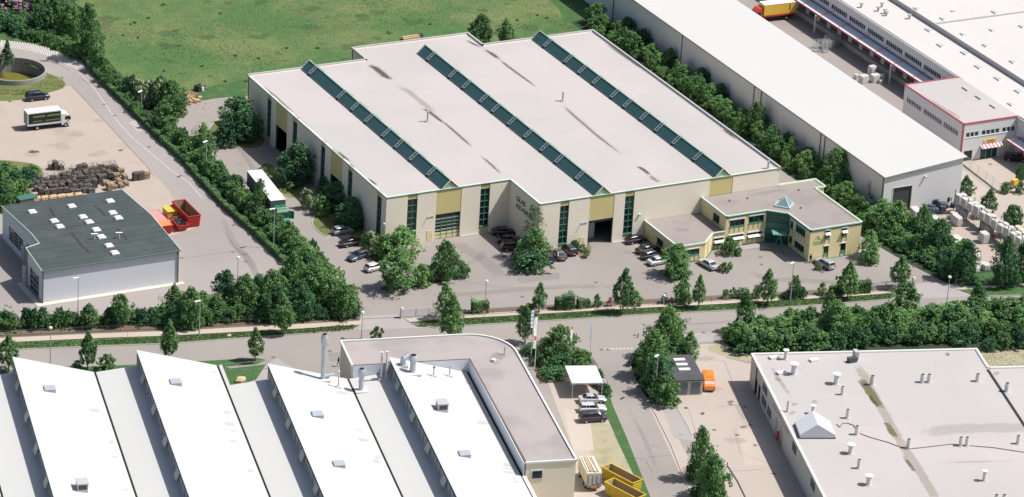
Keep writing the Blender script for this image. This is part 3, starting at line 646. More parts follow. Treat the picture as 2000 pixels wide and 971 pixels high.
# lettering on the shaded side of the step
def text_mesh(txt, size, m, parent, fn, name='lettering', space=1.0):
    cu = bpy.data.curves.new('t', 'FONT'); cu.body = txt; cu.size = size; cu.extrude = 0.03; cu.space_character = space; cu.offset = 0.02
    ob = bpy.data.objects.new('t', cu); COL.objects.link(ob); bpy.context.view_layer.update()
    me = bpy.data.meshes.new_from_object(ob.evaluated_get(bpy.context.evaluated_depsgraph_get()))
    bpy.data.objects.remove(ob); bpy.data.curves.remove(cu)
    mb = MB(); mb.v = [tuple(fn(v.co)) for v in me.vertices]; mb.f = [tuple(p.vertices) for p in me.polygons]; bpy.data.meshes.remove(me)
    return mb.build(name, m, parent)
LET = mat('letter_green', (0.03, 0.16, 0.09), .5)
text_mesh('GLAS', 1.32, LET, hall, lambda c: (25.20-c.z, -2.9-c.x*1.12, 7.15+c.y), space=1.05)
text_mesh('ADAMER', 1.32, LET, hall, lambda c: (25.20-c.z, -2.8-c.x*1.2, 5.75+c.y), space=1.18)
mb = MB()
for a, b in (((-8.35,7.25),(-9.3,8.75)), ((-9.3,8.75),(-10.0,7.9)), ((-10.0,7.9),(-10.75,6.6)), ((-9.0,7.2),(-9.5,7.95)), ((-9.5,7.95),(-10.1,6.9))):
    mb.tube((25.18, a[0], a[1]), (25.18, b[0], b[1]), .17, n=4)
mb.build('emblem', LET, hall)
# ================================================================== OFFICE
office = thing('office_building', 'yellow two-storey office with green trim, glazed corner entrance and low side wing', 'office building', (59.3, -21.6, 0), frame=True)
OH = 6.5; LH = 3.5
OP = [(59.3,-12.15),(59.3,-21.6),(67.9,-21.6),(71,-24.3),(71,-32.35),(82,-32.35),(82,-15.6),(84.2,-15.6),(84.2,-11.8),(76.1,-11.8),(76.1,-12.15)]
mb = MB(); t = .3
wn = [(.8,4.0,[(1.3,2.5),(4.2,5.6)]), (4.85,8.1,[(1.2,2.45),(4.35,5.8)])]
mb.wall((59.3,-12.15),(59.3,-21.6), 0, OH, t, [(4.7,7.0,[(3.9,5.6)])])
mb.wall((59.6,-21.6),(67.9,-21.6), 0, OH, t, [(a-.3, b-.3, o) for a, b, o in wn])
mb.wall((71,-25.0),(71,-32.35), 0, OH, t, [(.2,1.2,[(1.2,2.6),(4.2,5.6)]), (2.2,5.6,[(1.15,2.5),(4.3,5.85)])])
mb.wall((71.3,-32.35),(82,-32.35), 0, OH, t, [(2.85,3.95,[(.0,2.8),(4.3,5.95)]), (6.5,7.65,[(0,2.8),(4.2,5.85)])])
mb.wall((82,-32.04),(82,-15.6), 0, OH, t); mb.wall((82,-15.6),(84.2,-15.6), 0, OH, t); mb.wall((84.2,-15.6),(84.2,-11.8), 0, OH, t); mb.wall((84.2,-11.8),(76.1,-11.8), 0, OH, t)
mb.build('wall', YEL_O, office)
mb = MB(); mb.poly([(59.5,-12.2),(59.5,-21.4),(67.95,-21.4),(71.2,-24.2),(71.2,-32.1),(81.8,-32.1),(81.8,-15.4),(84,-15.4),(84,-12.0),(76,-12.0),(76,-12.2)], OH-.12); mb.build('roof', ROOF_P, office)
mb = MB(); rim(mb, OP[:10], OH-.12, .22, .34, False); mb.build('parapet_cap', TRIM_P, office)
mb = MB(); rim(mb, OP[1:6], OH-.42, .2, .16, False); rim(mb, [OP[1],OP[2],OP[3],OP[4]], .0, .22, .2, False); rim(mb, [(71,-32.4),(82,-32.4)], .0, .2, .2, False); mb.build('green_band', WIN_G, office)
# glazed corner entrance
g = MB(); P0 = Vector((67.9,-21.75)); P1 = Vector((70.95,-24.4)); d = (P1-P0); q = Vector((-d.y, d.x)).normalized()*.35
for a, b in (((67.9,-21.25),(71.35,-24.25)),): g.wall(a, b, 0, OH-.2, .1)
g.wall((71.35,-24.25),(71.35,-25.0), 0, OH-.2, .1); gl = g.build('entrance_glazing', GLASS_T, office)
f = MB(); D = Vector((3.45,-3.0)); dn = D.normalized(); nn = Vector((dn.y, -dn.x))
for i in range(8):
    p = Vector((67.9,-21.25))+D*(i/7)+nn*.08; f.obox(p.x, p.y, 0, .09, .09, OH-.25, math.atan2(D.y, D.x))
for z in (2.45, 3.0, 4.1, 5.75): p = Vector((67.9,-21.25))+D*.5+nn*.07; f.obox(p.x, p.y, z, D.length, .12, .13, math.atan2(D.y, D.x))
f.build('glazing_frame', WIN_G, gl)
f = MB()
for z0, z1 in ((3.1,4.1),):
    p = Vector((67.9,-21.25))+D*.5+nn*.05; f.obox(p.x, p.y, z0, D.length-.2, .08, z1-z0, math.atan2(D.y, D.x))
f.build('spandrel', TRIM_P if False else mat('spandrel_green', (.12,.22,.17), .5), gl)
# windows with blinds
def owin(x, y, axis, a, b, z0, z1, awn=False, cols=3, blind=True):
    def B(mb, u0, u1, d0, d1, za, zb):
        if axis == 'x': mb.box(u0, u1, y+d0, y+d1, za, zb)
        else: mb.box(x+d0, x+d1, u0, u1, za, zb)
    f = MB(); B(f, a, b, .06, .14, z0, z0+.09); B(f, a, b, .06, .14, z1-.09, z1)
    for i in range(cols+1): u = a+.04+(b-a-.08)*i/cols; B(f, u-.045, u+.045, .05, .15, z0, z1)
    fo = f.build('window_frame', WIN_G, office)
    g = MB(); B(g, a, b, .17, .21, z0, z1); g.build('window_pane', GLASS, fo)
    if blind: h = MB(); B(h, a-.05, b+.05, -.14, .05, z1-.02, z1+.16); h.build('blind_box', WHITE, fo)
    if awn:
        h = MB(); w2 = .5
        if axis == 'x': h.add([(a,y-.1,z1-.45),(b,y-.1,z1-.45),(b,y-w2,z1-.85),(a,y-w2,z1-.85)], [(0,3,2,1)]); h.add([(a,y-.1,z1-.47),(b,y-.1,z1-.47),(b,y-w2,z1-.87),(a,y-w2,z1-.87)], [(0,1,2,3)])
        h.build('awning', GREY_L, fo)
    # green vertical battens on the panel below
    h = MB()
    for i in range(cols+1): u = a+.04+(b-a-.08)*i/cols; B(h, u-.05, u+.05, -.04, 0, z0-1.2 if z0 > 3 else .22, z0-.02)
    B(h, a-.03, b+.03, -.08, .05, z0-.1, z0); h.build('green_batten', WIN_G, fo)
for (a, b, o) in wn:
    for k, (z0, z1) in enumerate(o): owin(0, -21.6, 'x', 59.3+a, 59.3+b, z0, z1, k == 0)
for s0, s1, o in ((.2,1.2,[(1.2,2.6),(4.2,5.6)]), (2.2,5.6,[(1.15,2.5),(4.3,5.85)])):
    for z0, z1 in o: owin(71, 0, 'y', -25-s1, -25-s0, z0, z1, False, 1 if s1-s0 < 2 else 3)
for s0, s1, o in ((2.85,3.95,[(1.2,2.8),(4.3,5.95)]), (6.5,7.65,[(1.2,2.8),(4.2,5.85)])):
    for k, (z0, z1) in enumerate(o): owin(0, -32.35, 'x', 71.3+s0, 71.3+s1, z0, z1, k == 1, 1)
owin(59.3, 0, 'y', -19.15, -16.85, 3.9, 5.6, False, 2)
mb = MB(); mb.box(74.15,75.25,-32.28,-32.1,0,1.2); mb.box(77.8,78.95,-32.28,-32.1,0,1.2); mb.build('spandrel', YEL_O, office)
# entrance canopy: slanted green A-frame with glass roof
c = MB(); c.add([(67.2,-25.6,3.3),(69.6,-27.0,3.3),(70.7,-24.6,3.0),(68.6,-22.6,3.0)], [(0,1,2,3)]); c.add([(67.2,-25.6,3.24),(69.6,-27.0,3.24),(70.7,-24.6,2.94),(68.6,-22.6,2.94)], [(3,2,1,0)]); cn = c.build('entrance_canopy', mat('canopy_glass', (.16,.30,.24), .3), office)
f = MB()
for a, b in (((68.3,-26.2,3.28),(67.6,-25.2,0)), ((68.3,-26.2,3.28),(68.9,-27.2,0)), ((67.2,-25.6,3.3),(69.6,-27,3.3)), ((69.6,-27,3.3),(70.7,-24.6,3.0)), ((67.2,-25.6,3.3),(68.6,-22.6,3.0)), ((68.3,-26.2,3.3),(69.7,-23.5,3.0))): f.tube(a, b, .09, n=6)
f.build('canopy_frame', WIN_G, cn)
# pyramid rooflight
b_ = MB(); q = [(70.3,-20.5),(72.25,-22.45),(75.5,-18.7),(73.5,-16.8)]
q = [Vector(p) for p in ((70.2,-20.6),(72.3,-22.4),(74.4,-19.9),(72.3,-18.1))]
q2 = [(70.24,-20.5),(72.24,-22.4),(74.3,-20.4),(72.3,-18.5)]; ap = (72.3,-20.45,8.1)
py = MB(); py.add([(p[0],p[1],OH+.12) for p in q2]+[ap], [(0,1,4),(1,2,4),(2,3,4),(3,0,4)]); po = py.build('pyramid_rooflight', mat('rooflight_glass', (.16,.24,.28), .15, .1, spec=.6), office)
f = MB()
for p in q2: f.tube((p[0],p[1],OH+.12), ap, .07, n=5)
for i in range(4): a, b = q2[i], q2[(i+1) % 4]; d = Vector(b)-Vector(a); f.obox((a[0]+b[0])/2, (a[1]+b[1])/2, OH-.1, d.length+.2, .24, .28, math.atan2(d.y, d.x))
f.build('rooflight_frame', TRIM_P, po)
for x, y in ((1460,388),(1425,393),(1564,407),(1560,372)):
    p = G(x, y, OH-.1); MB().tube((p[0],p[1],OH-.12),(p[0],p[1],OH+.12), .16, n=8).build('roof_drain', DKGREY, office)
# emblem on the end wall
mb = MB()
for a, b in (((72.0,4.25),(72.7,5.1)), ((72.7,5.1),(73.3,4.3)), ((72.45,4.3),(72.75,4.65)), ((71.8,4.0),(74.0,4.0)), ((71.9,3.6),(73.7,3.6))): mb.tube((a[0],-32.38,a[1]), (b[0],-32.38,b[1]), .07, n=4)
mb.build('emblem', mat('pale_letter_green', (.30,.38,.16), .6), office)
# low wing
mb = MB(); mb.wall((47.5,-12.15),(47.5,-24.85), 0, LH, t, [(4.9,7.2,[(1.0,2.4)])]); mb.wall((47.8,-24.85),(53.3,-24.85), 0, LH, t, [(1.5,4.3,[(1.4,2.65)])]); mb.wall((53.3,-24.85),(56.7,-21.55), 0, LH, t, [(1.6,2.0,[(.4,3.1)])]); mb.wall((56.7,-21.6),(59.3,-21.6), 0, LH, t, [(.3,2.3,[(1.0,2.4)])])
mb.build('low_wing_wall', YEL_O, office)
mb = MB(); mb.poly([(47.6,-12.2),(47.6,-24.7),(53.3,-24.7),(56.75,-21.4),(59.35,-21.4),(59.35,-12.2)], LH-.1); mb.build('low_wing_roof', ROOF_P, office)
mb = MB(); rim(mb, [(47.5,-12.2),(47.5,-24.85),(53.3,-24.85),(56.7,-21.6),(59.2,-21.6)], LH-.1, .2, .32, False); mb.build('low_wing_cap', TRIM_P, office)
mb = MB(); rim(mb, [(47.5,-12.2),(47.5,-24.9),(53.3,-24.9),(56.72,-21.65),(59.3,-21.65)], 0, .22, .16, False); mb.build('green_plinth', WIN_G, office)
owin(47.5, 0, 'y', -19.35, -17.05, 1.0, 2.4, False, 2); owin(0, -24.85, 'x', 49.3, 52.1, 1.4, 2.65, False, 3); owin(0, -21.6, 'x', 57.0, 59.0, 1.0, 2.4, True, 2)
mb = MB(); fd = []
for l, wd in (([(1330,440),(1375,420)],2.5), ([(1300,440),(1340,450),(1360,440)],2.0)): strip_stain(mb, fd, l, wd, LH-.08)
for l, wd in (([(1440,385),(1500,375),(1560,368)],2.0), ([(1600,400),(1650,430)],2.0), ([(1500,400),(1540,405)],1.5)): strip_stain(mb, fd, l, wd, OH-.1)
stain_obj('roof_stain', mb, fd, ST_GY, office)
mb = MB(); mb.prism([(59.5,-22),(60,-23.6),(66,-23.6),(67.2,-25),(70,-28),(70.6,-32.8),(83,-33),(83,-32.3),(71,-32.3),(71,-24.3),(67.9,-21.6),(59.3,-21.6)], 0, .1); mb.build('entrance_step', CONC2, office)
# ================================================================== WHITE WAREHOUSE
wh = thing('warehouse', 'long white flat-roofed storage warehouse with plain pale walls and one dark loading door', 'warehouse', (95.6, -18.25, 0), frame=True)
WX0, WX1, WY0, WY1 = 95.6, 113.0, -18.25, 125.0
def wz(x): return 8.0+(x-95.4)*(1.7/18.0)
mb = MB()
mb.wall((WX0,WY0),(97.7,WY0), 0, 8.0, .3); mb.wall((97.7,WY0),(101.95,WY0), 5.3, 8.0, .3); mb.wall((101.95,WY0),(WX1,WY0), 0, 8.0, .3)
mb.add([(WX0,WY0,8.0),(WX1,WY0,8.0),(WX1,WY0,wz(WX1)-.1),(WX0,WY0,wz(WX0)-.1)], [(0,1,2,3)])
mb.wall((WX0,WY1),(WX0,WY0+.3), 0, 8.0-.05, .3); mb.wall((WX1,WY0+.3),(WX1,WY1), 0, wz(WX1)-.1, .3); mb.wall((WX1,WY1),(WX0,WY1), 0, 8.0, .3)
mb.build('wall', SHEET_W, wh)
mb = MB(); x0, x1 = 95.3, 113.6
mb.add([(x0,WY0-.4,wz(x0)),(x1,WY0-.4,wz(x1)),(x1,WY1,wz(x1)),(x0,WY1,wz(x0))]+[(x0,WY0-.4,wz(x0)-.12),(x1,WY0-.4,wz(x1)-.12),(x1,WY1,wz(x1)-.12),(x0,WY1,wz(x0)-.12)],
       [(0,1,2,3),(7,6,5,4),(0,4,5,1),(1,5,6,2),(3,7,4,0)]); mb.build('roof', ROOF_W, wh)
mb = MB(); mb.box(x0-.14, x0-.02, WY0-.3, WY1, 7.82, 7.96); mb.build('gutter', mat('brown_gutter', (.16,.10,.08), .6), wh)
mb = MB()
for y in (60.5, 31, 28.2, 5.2, 3.6, -17.9, 90): mb.tube((WX0-.12, y, .1), (WX0-.12, y, 7.85), .08, n=6)
mb.build('downpipe', DKGREY, wh)
mb = MB(); mb.box(97.72,101.93,WY0+.2,WY0+.26,0,5.28); d_ = mb.build('loading_door', mat('loading_door_grey', (.055,.06,.06), .6, .5, .5), wh)
mb = MB(); mb.box(97.5,97.74,WY0-.04,WY0+.1,0,5.4); mb.box(101.9,102.1,WY0-.04,WY0+.1,0,5.4); mb.box(97.5,102.1,WY0-.05,WY0+.1,5.26,5.42); mb.build('door_frame', WHITE_D, d_)
mb = MB(); mb.tube((104.6,WY0-.5,6.7),(104.6,WY0,6.8), .2, n=8); mb.build('wall_lamp', WHITE, wh)
# ================================================================== LOGISTICS DEPOT
lg = thing('logistics_depot', 'huge white-roofed freight depot with a row of loading docks under a red-edged canopy', 'freight depot', (137, 20, 0), frame=True)
DX = 136.9
mb = MB()
ops = []; y = 95.0
starts = []
k0 = 84.6
while k0 > 22: starts.append(k0); k0 -= 7.33
for s in starts: ops.append((100-s, 100-s+6.4, [(5.2,6.25)]))
mb.wall((DX,100),(DX,20.8), 4.2, 8.0, .4, ops); mb.wall((DX,-1.0),(DX,-60), 0, 8.0, .4, [(2.0,3.0,[(0,2.6)]),(4.5,5.3,[(0,2.6)]),(3.2,8,[(5.1,6.05)]),(12,22,[(5.1,6.05)])])
mb.build('wall', SHEET_W, lg)
mb = MB(); mb.poly([(136.7,-60),(260,-60),(260,110),(136.7,110)], 8.0)
mb.build('roof', ROOF_L, lg)
mb = MB(); mb.box(136.62,136.8,20.8,110,7.9,8.14); mb.build('roof_edge', WHITE, lg)
mb = MB(); mb.box(147.4,147.7,-60,110,7.9,9.05); mb.poly([(147.7,-60),(260,-60),(260,110),(147.7,110)], 8.85); mb.build('upper_roof', ROOF_L, lg)
mb = MB()
for y in (12.8, 46.3, 88): mb.box(147.7, 260, y-.2, y+.2, 8.7, 9.15)
mb.build('fire_wall_strip', GREY_L, lg)
for i, s in enumerate(starts):
    f = MB(); g = MB()
    g.box(DX+.12, DX+.18, s-6.4, s, 5.2, 6.25); g_ = g.build('window_band', GLASS, lg)
    for j in range(9): yy = s-6.4+j*.8; f.box(DX+.04, DX+.13, yy-.09, yy+.09, 5.2, 6.25)
    f.build('window_frame', GREY_L, g_)
for a, b in ((-4.2,-9.0),(-13,-23)):
    g = MB(); g.box(DX+.12, DX+.18, b, a, 5.1, 6.05); g_ = g.build('window_band', GLASS_T, lg)
    f = MB()
    n_ = int((a-b)/.85)
    for j in range(n_+1): yy = b+(a-b)*j/n_; f.box(DX+.02, DX+.13, yy-.06, yy+.06, 5.1, 6.05)
    f.build('window_frame', WHITE, g_)
# dock level
mb = MB(); dops = []
for i in range(18):
    a = 99-i*4.35; dops.append((100-a, 100-a+3.0, [(1.1,3.9)]))
mb.wall((136.2,100),(136.2,20.8), 0, 4.2, .3, dops); mb.build('dock_wall', mat('dock_wall_grey', (.40,.40,.39), .8), lg)
mb = MB(); mb.box(135.4,136.2,20.8,100,0,1.05); mb.build('dock_ramp', CONC2, lg)
for i in range(18):
    a = 99-i*4.35
    if a > 22: MB().box(136.32,136.4,a-3,a,1.1,3.9).build('dock_door', DKGREY, lg)
def canopy(x0, x1, y0, y1, z):
    c = MB(); c.add([(x0,y0,z),(x1,y0,z+.15),(x1,y1,z+.15),(x0,y1,z),(x0,y0,z-.2),(x1,y0,z-.05),(x1,y1,z-.05),(x0,y1,z-.2)], [(0,1,2,3),(7,6,5,4),(0,4,5,1),(1,5,6,2),(2,6,7,3),(3,7,4,0)])
    co = c.build('canopy', SHEET, lg)
    MB().box(x0-.12,x0+.02,y0-.1,y1,z-.26,z+.06).box(x0+.04,x1-.05,y0-.12,y0-.01,z-.2,z+.12).build('red_trim', REDT, co)
    MB().box(x1-.5,x1-.28,y0,y1,z+.13,z+.24).build('gutter', DKGREY, co)
    f = MB(); y = y0+4
    while y < y1: f.tube((x0+.1,y,z+.12),(x1,y,z+.75), .06, n=5); y += 7.33
    f.build('tie_rod', REDT, co)
canopy(133.7, 136.88, 20.9, 98, 4.2)
canopy(133.9, 136.88, -30, -2.2, 4.0)
MB().tube((133.3,39.8,0),(133.3,39.8,4.0), .22, n=8).tube((133.3,70,0),(133.3,70,4.0), .22, n=8).build('canopy_post', GREY_L, lg)
# domed rooflights and vents
for px, py, s in ((1815,60,1),(1838,90,1),(1885,105,1),(1912,132,1),(1950,155,1),(1990,180,1),(1790,18,.7),(1842,38,.8),(1925,90,.8),(1978,122,.8),(1943,25,.8),(1996,53,.8),(1880,68,.6),(1937,60,.6),(1975,205,.8)):
    z = 8.85 if G(px,py,8.85)[0] > 148.5 else 8.0; x, y, _ = G(px, py, z)
    MB().obox(x, y, z, 1.3*s, 2.3*s, .22, 0, .8).build('rooflight', GREY_L, lg)
for px, py in ((1682,15),(1715,22),(1722,14),(1731,31),(1776,37),(1860,30),(1728,27)):
    x, y, _ = G(px, py, 8); m_ = MB(); m_.tube((x,y,8),(x,y,8.9), .25, n=8); m_.obox(x,y,8.8,.7,.6,.25); m_.build('roof_vent', GREY_L, lg)
# annex
an = thing('annex_building', 'two-storey grey-white office annex with red roof edge, corner pillar and striped entrance awning', 'office building', (124.3, -1, 0), frame=True)
AH = 8.0; ax0, ax1, ay0, ay1 = 124.3, 136.85, -1.0, 20.75
mb = MB()
fw_ = [(.75,3.75,[(5.1,6.05)]),(4.4,8.6,[(5.1,6.05)]),(9.2,12.3,[(5.1,6.05)])]
mb.wall((ax0,ay0),(ax1,ay0), 2.6, AH-.1, .3, fw_); mb.wall((ax0,ay0),(ax1,ay0), 0, 2.6, .3, [(.75,2.75,[(0,2.2)]),(4.65,8.7,[(0,2.5)])])
sw = [(ay1-19.5,ay1-14.0,[(4.85,5.95)]),(ay1-13.3,ay1-6.5,[(4.85,5.95)]),(ay1-5.9,ay1-.55,[(4.85,6.0)])]
mb.wall((ax0,ay1),(ax0,ay0+.3), 0, AH-.1, .3, sw); mb.wall((ax1,ay1),(ax0+.3,ay1), 0, AH-.1, .3)
mb.build('wall', SHEET_W, an)
MB().poly([(ax0+.1,ay0+.1),(ax1+.3,ay0+.1),(ax1+.3,ay1-.1),(ax0+.1,ay1-.1)], AH+.03).build('roof', ROOF_G, an)
mb = MB(); rim(mb, [(ax1,ay0),(ax0,ay0),(ax0,ay1),(ax1+.2,ay1)], AH-.05, .26, .22, False); mb.obox(ax0-.03, ay0-.03, 0, .3, .3, AH-.05); mb.build('red_trim', REDT, an)
for s0, s1, o in fw_:
    g = MB(); g.box(ax0+s0, ax0+s1, ay0+.14, ay0+.18, 5.1, 6.05); g_ = g.build('window_band', GLASS_T, an); f = MB(); n_ = round((s1-s0)/1.02)
    for j in range(n_+1): xx = ax0+s0+(s1-s0)*j/n_; f.box(xx-.1, xx+.1, ay0+.02, ay0+.13, 5.1, 6.05)
    f.build('window_frame', WHITE, g_)
MB().box(ax0+.5,ax1-.3,ay0-.06,ay0,4.92,5.06).build('sill', WHITE, an)
for s0, s1, o in sw:
    g = MB(); g.box(ax0+.14, ax0+.18, ay1-s1, ay1-s0, 4.85, 5.95); g_ = g.build('window_band', GREY_L, an); f = MB(); n_ = round((s1-s0)/.9)
    for j in range(n_+1): yy = ay1-s1+(s1-s0)*j/n_; f.box(ax0+.05, ax0+.13, yy-.04, yy+.04, 4.85, 5.95)
    f.box(ax0+.04,ax0+.13,ay1-s1,ay1-s0,5.35,5.43); f.build('window_frame', DKGREY, g_)
g = MB(); g.box(ax0+4.65,ax0+8.7,ay0+.2,ay0+.24,0,2.5); g_ = g.build('entrance_glazing', GLASS_T, an)
f = MB()
for xx in (4.7,6.0,7.4,8.65): f.box(ax0+xx-.05,ax0+xx+.05,ay0+.1,ay0+.19,0,2.5)
f.box(ax0+4.65,ax0+8.7,ay0+.1,ay0+.19,2.1,2.2); f.build('entrance_frame', GREY_L, g_)
MB().box(ax0+.75,ax0+2.75,ay0+.2,ay0+.24,0,2.2).build('dark_doorway', GLASS, an)
aw = MB(); aw.add([(ax0+4.4,ay0-.02,3.05),(ax0+9.3,ay0-.02,3.05),(ax0+9.3,ay0-1.0,2.6),(ax0+4.4,ay0-1.0,2.6),(ax0+4.4,ay0-.02,2.97),(ax0+9.3,ay0-.02,2.97),(ax0+9.3,ay0-1.0,2.52),(ax0+4.4,ay0-1.0,2.52)], [(0,3,2,1),(4,5,6,7),(3,7,6,2),(0,4,7,3),(1,2,6,5)]); ao = aw.build('awning', WHITE, an)
rs = MB()
for j in range(6): x = ax0+4.55+j*.83; rs.add([(x,ay0-.03,3.075),(x+.36,ay0-.03,3.075),(x+.36,ay0-1.01,2.625),(x,ay0-1.01,2.625)], [(0,3,2,1)])
rs.build('red_stripe', REDT, ao)
sg = MB(); sg.box(ax0+6.0,ax0+8.0,ay0-.12,ay0-.02,3.5,4.1); sgo = sg.build('sign_board', mat('sign_yellow', (.75,.48,.03), .5), an)
MB().box(ax0+5.2,ax0+5.6,ay0-.12,ay0-.02,3.45,4.05).build('small_sign', mat('sign_yellow2', (.75,.55,.10), .5), an)
mb = MB()
for j in range(5): mb.box(ax0+6.15+j*.27, ax0+6.33+j*.27, ay0-.15, ay0-.12, 3.68, 3.93)
mb.build('sign_marks', mat('sign_red', (.55,.09,.02), .5), sgo)
MB().box(ax0+9.05,ax0+9.25,ay0-.08,ay0,2.0,2.4).build('small_sign', mat('sign_lime', (.6,.62,.1), .5), an)
for px, py in ((1888,175),(1914,192),(1942,209)):
    x, y, _ = G(px, py, AH); m_ = MB(); m_.obox(x, y, AH+.02, 1.2, 2.2, .3, 0, .85); m_.build('rooflight', GREY_L, an)
mb = MB(); fd = []; strip_stain(mb, fd, [(1800,190),(1830,205),(1860,222),(1885,240)], 1.8, AH+.05); stain_obj('dirt_stain', mb, fd, ST_TAN, an)
mb = MB(); fd = []; strip_stain(mb, fd, [(1805,187),(1822,197),(1842,209)], .6, AH+.06); stain_obj('dark_puddle_mark', mb, fd, ST_GY, an)
# ================================================================== LEFT WORKSHOP
ws = thing('workshop', 'pale blue sheet-metal workshop with dark grey-green roof and rows of white rooflight domes', 'workshop', (-67, -1.2, 0), frame=True)
e0, rz_, ry = 6.4, 7.35, 12.6
def wsz(y): return e0+(rz_-e0)*(y+1.2)/(ry+1.2) if y < ry else e0+(rz_-e0)*(27.3-y)/(27.3-ry)
mb = MB()
mb.wall((-67,-1.2),(-41.3,-1.2), 0, e0-.05, .25); mb.wall((-41.3,-.94),(-41.0,27.1), 0, e0-.05, .25); mb.wall((-41,27.1),(-63.8,27.5), 0, e0-.05, .25)
mb.wall((-66.6,7.2),(-67,-.95), 0, e0-.05, .25, [(1.6,6.4,[(0,4.2)])]); mb.wall((-63.8,8.1),(-66.6,7.2), 0, e0-.05, .25)
mb.wall((-63.8,27.2),(-63.8,8.1), 0, e0-.05, .25, [(3.0,10.2,[(1.2,4.0)]),(12.2,17.4,[(0,4.3)])])
for x in (-63.8,):
    mb.add([(x,8.1,e0-.1),(x,27.2,e0-.1),(x,ry,rz_-.1),(x,8.1,wsz(8.1)-.1)], [(0,3,2,1)])
mb.add([(-67,-1.2,e0-.1),(-66.6,7.2,e0-.1),(-66.6,7.2,wsz(7.2)-.1)], [(0,2,1)]); mb.add([(-41.3,-1.2,e0-.1),(-41,27.1,e0-.1),(-41.15,ry,rz_-.1)], [(0,1,2)])
mb.build('wall', SHEET, ws)
mb = MB()
L_ = [(-67.2,-1.5),(-66.85,7.45),(-64.0,8.35),(-64.0,ry)]; R_ = [(-41.0,-1.5),(-41.0,ry)]
lo = [(-67.2,-1.5),(-41.0,-1.5),(-40.95,7.6),(-66.85,7.45)]; 
mb.add([(x,y,wsz(y)) for x, y in ((-67.2,-1.5),(-41.05,-1.5),(-41.0,7.8),(-66.85,7.45))], [(0,1,2,3)])
mb.add([(x,y,wsz(y)) for x, y in ((-66.85,7.45),(-41.0,7.8),(-41.0,8.6),(-64.0,8.35))], [(0,1,2,3)])
mb.add([(x,y,wsz(y)) for x, y in ((-64.0,8.35),(-41.0,8.6),(-40.9,ry),(-64.0,ry))], [(0,1,2,3)])
mb.add([(x,y,wsz(y)) for x, y in ((-64.0,ry),(-40.9,ry),(-40.8,27.3),(-64.0,27.7))], [(0,1,2,3)])
mb.build('roof', ROOF_D, ws)
mb = MB()
def edge(mb, a, b, r=.09):
    mb.tube((a[0],a[1],wsz(a[1])+.03), (b[0],b[1],wsz(b[1])+.03), r, n=5)
edge(mb,(-64.0,27.7),(-64.0,ry)); edge(mb,(-64,ry),(-64,8.35)); edge(mb,(-64,8.35),(-66.85,7.45)); edge(mb,(-66.85,7.45),(-67.2,-1.5)); edge(mb,(-41.02,-1.5),(-40.9,ry)); edge(mb,(-40.9,ry),(-40.8,27.3))
mb.build('verge_trim', TRIM_P, ws)
mb = MB(); mb.tube((-67.2,-1.6,e0-.02),(-41,-1.6,e0-.02), .11, n=6); mb.tube((-66.95,-1.35,0),(-66.95,-1.35,e0), .09, n=6); mb.tube((-41.4,-1.35,0),(-41.4,-1.35,e0), .11, n=6); mb.build('gutter', mat('gutter_green', (.05,.09,.08), .5), ws)
mb = MB(); mb.box(-68.3,-40.4,-2.3,-1.2,.0,.12); mb.box(-68.3,-67.2,-1.2,8,.0,.12); mb.build('apron', mat('apron_concrete', (.52,.47,.41), .9), ws)
mb = MB()
for px, py in ((63,412),(140,401),(215,391),(106,430),(117,441),(162,422),(174,432),(220,414),(231,424),(188,447),(198,461),(213,478),(224,492)):
    z = 6.9
    for _ in range(3): p = G(px, py+3, z); z = wsz(p[1])
    m_ = MB(); m_.obox(p[0], p[1], z, 1.5, 1.5, .22, 0, .96); r_ = m_.build('rooflight', GREY_L, ws)
    m_ = MB(); m_.obox(p[0], p[1], z+.2, 1.45, 1.45, .2, 0, .7); m_.build('dome', WHITE, r_)
for px, py, h in ((184,466,1.0),(232,463,1.0)):
    p = G(px, py, 7.1); z = wsz(p[1]); m_ = MB(); m_.tube((p[0],p[1],z),(p[0],p[1],z+h), .16, n=8); c = m_.build('roof_vent', GREY_L, ws)
    m_ = MB(); m_.tube((p[0]-.6,p[1],z+h+.1),(p[0]+.6,p[1]-.1,z+h), .13, n=6); m_.build('vent_cowl', GREYM, c)
mb = MB(); fd = []
for l, w_ in (([(92,396),(105,420),(140,455),(160,480),(186,505)],.7), ([(170,385),(205,420),(230,447),(262,487)],.7), ([(60,455),(150,441),(290,424)],.6), ([(230,478),(300,470)],1.6), ([(265,492),(300,490)],1.2)): strip_stain(mb, fd, l, w_, 0)
for i, v in enumerate(mb.v):
    z = 7.0
    for _ in range(3):
        px_, py_ = proj((v[0], v[1], 0)); p = G(px_, py_, z); z = wsz(p[1])+.02
    mb.v[i] = (p[0], p[1], z)
stain_obj('moss_streak', mb, fd, stainmat('moss_black', (.03,.035,.03), .85, 2.0), ws)
# doors on the west side
def wdoor(x, y0, y1, z0, z1, nm, slats=True):
    g = MB(); g.box(x+.1, x+.14, y0, y1, z0, z1); go = g.build(nm, GLASS, ws)
    f = MB()
    for i in range(5): z = z0+(z1-z0)*i/4; f.box(x+.02, x+.09, y0, y1, z-.06, z+.06)
    for i in range(4): y = y0+(y1-y0)*i/3; f.box(x+.03, x+.095, y-.05, y+.05, z0, z1)
    f.build('frame', GREY_L, go)
wdoor(-63.8, 27.2-17.4, 27.2-12.2, 0, 4.3, 'roller_door'); wdoor(-63.8, 27.2-10.2, 27.2-3.0, 1.2, 4.0, 'window_band'); wdoor(-66.75, .8, 5.6, 0, 4.2, 'roller_door')
mb = MB(); mb.box(-64.4,-63.82,15.2,15.5,0,3.6); mb.box(-64.3,-63.82,16.6,16.8,0,3.2); mb.box(-67.5,-66.9,7.0,7.3,0,3.8); mb.box(-67.6,-67.2,6.4,7,1.8,2.2); mb.build('door_post', WHITE_D, ws)
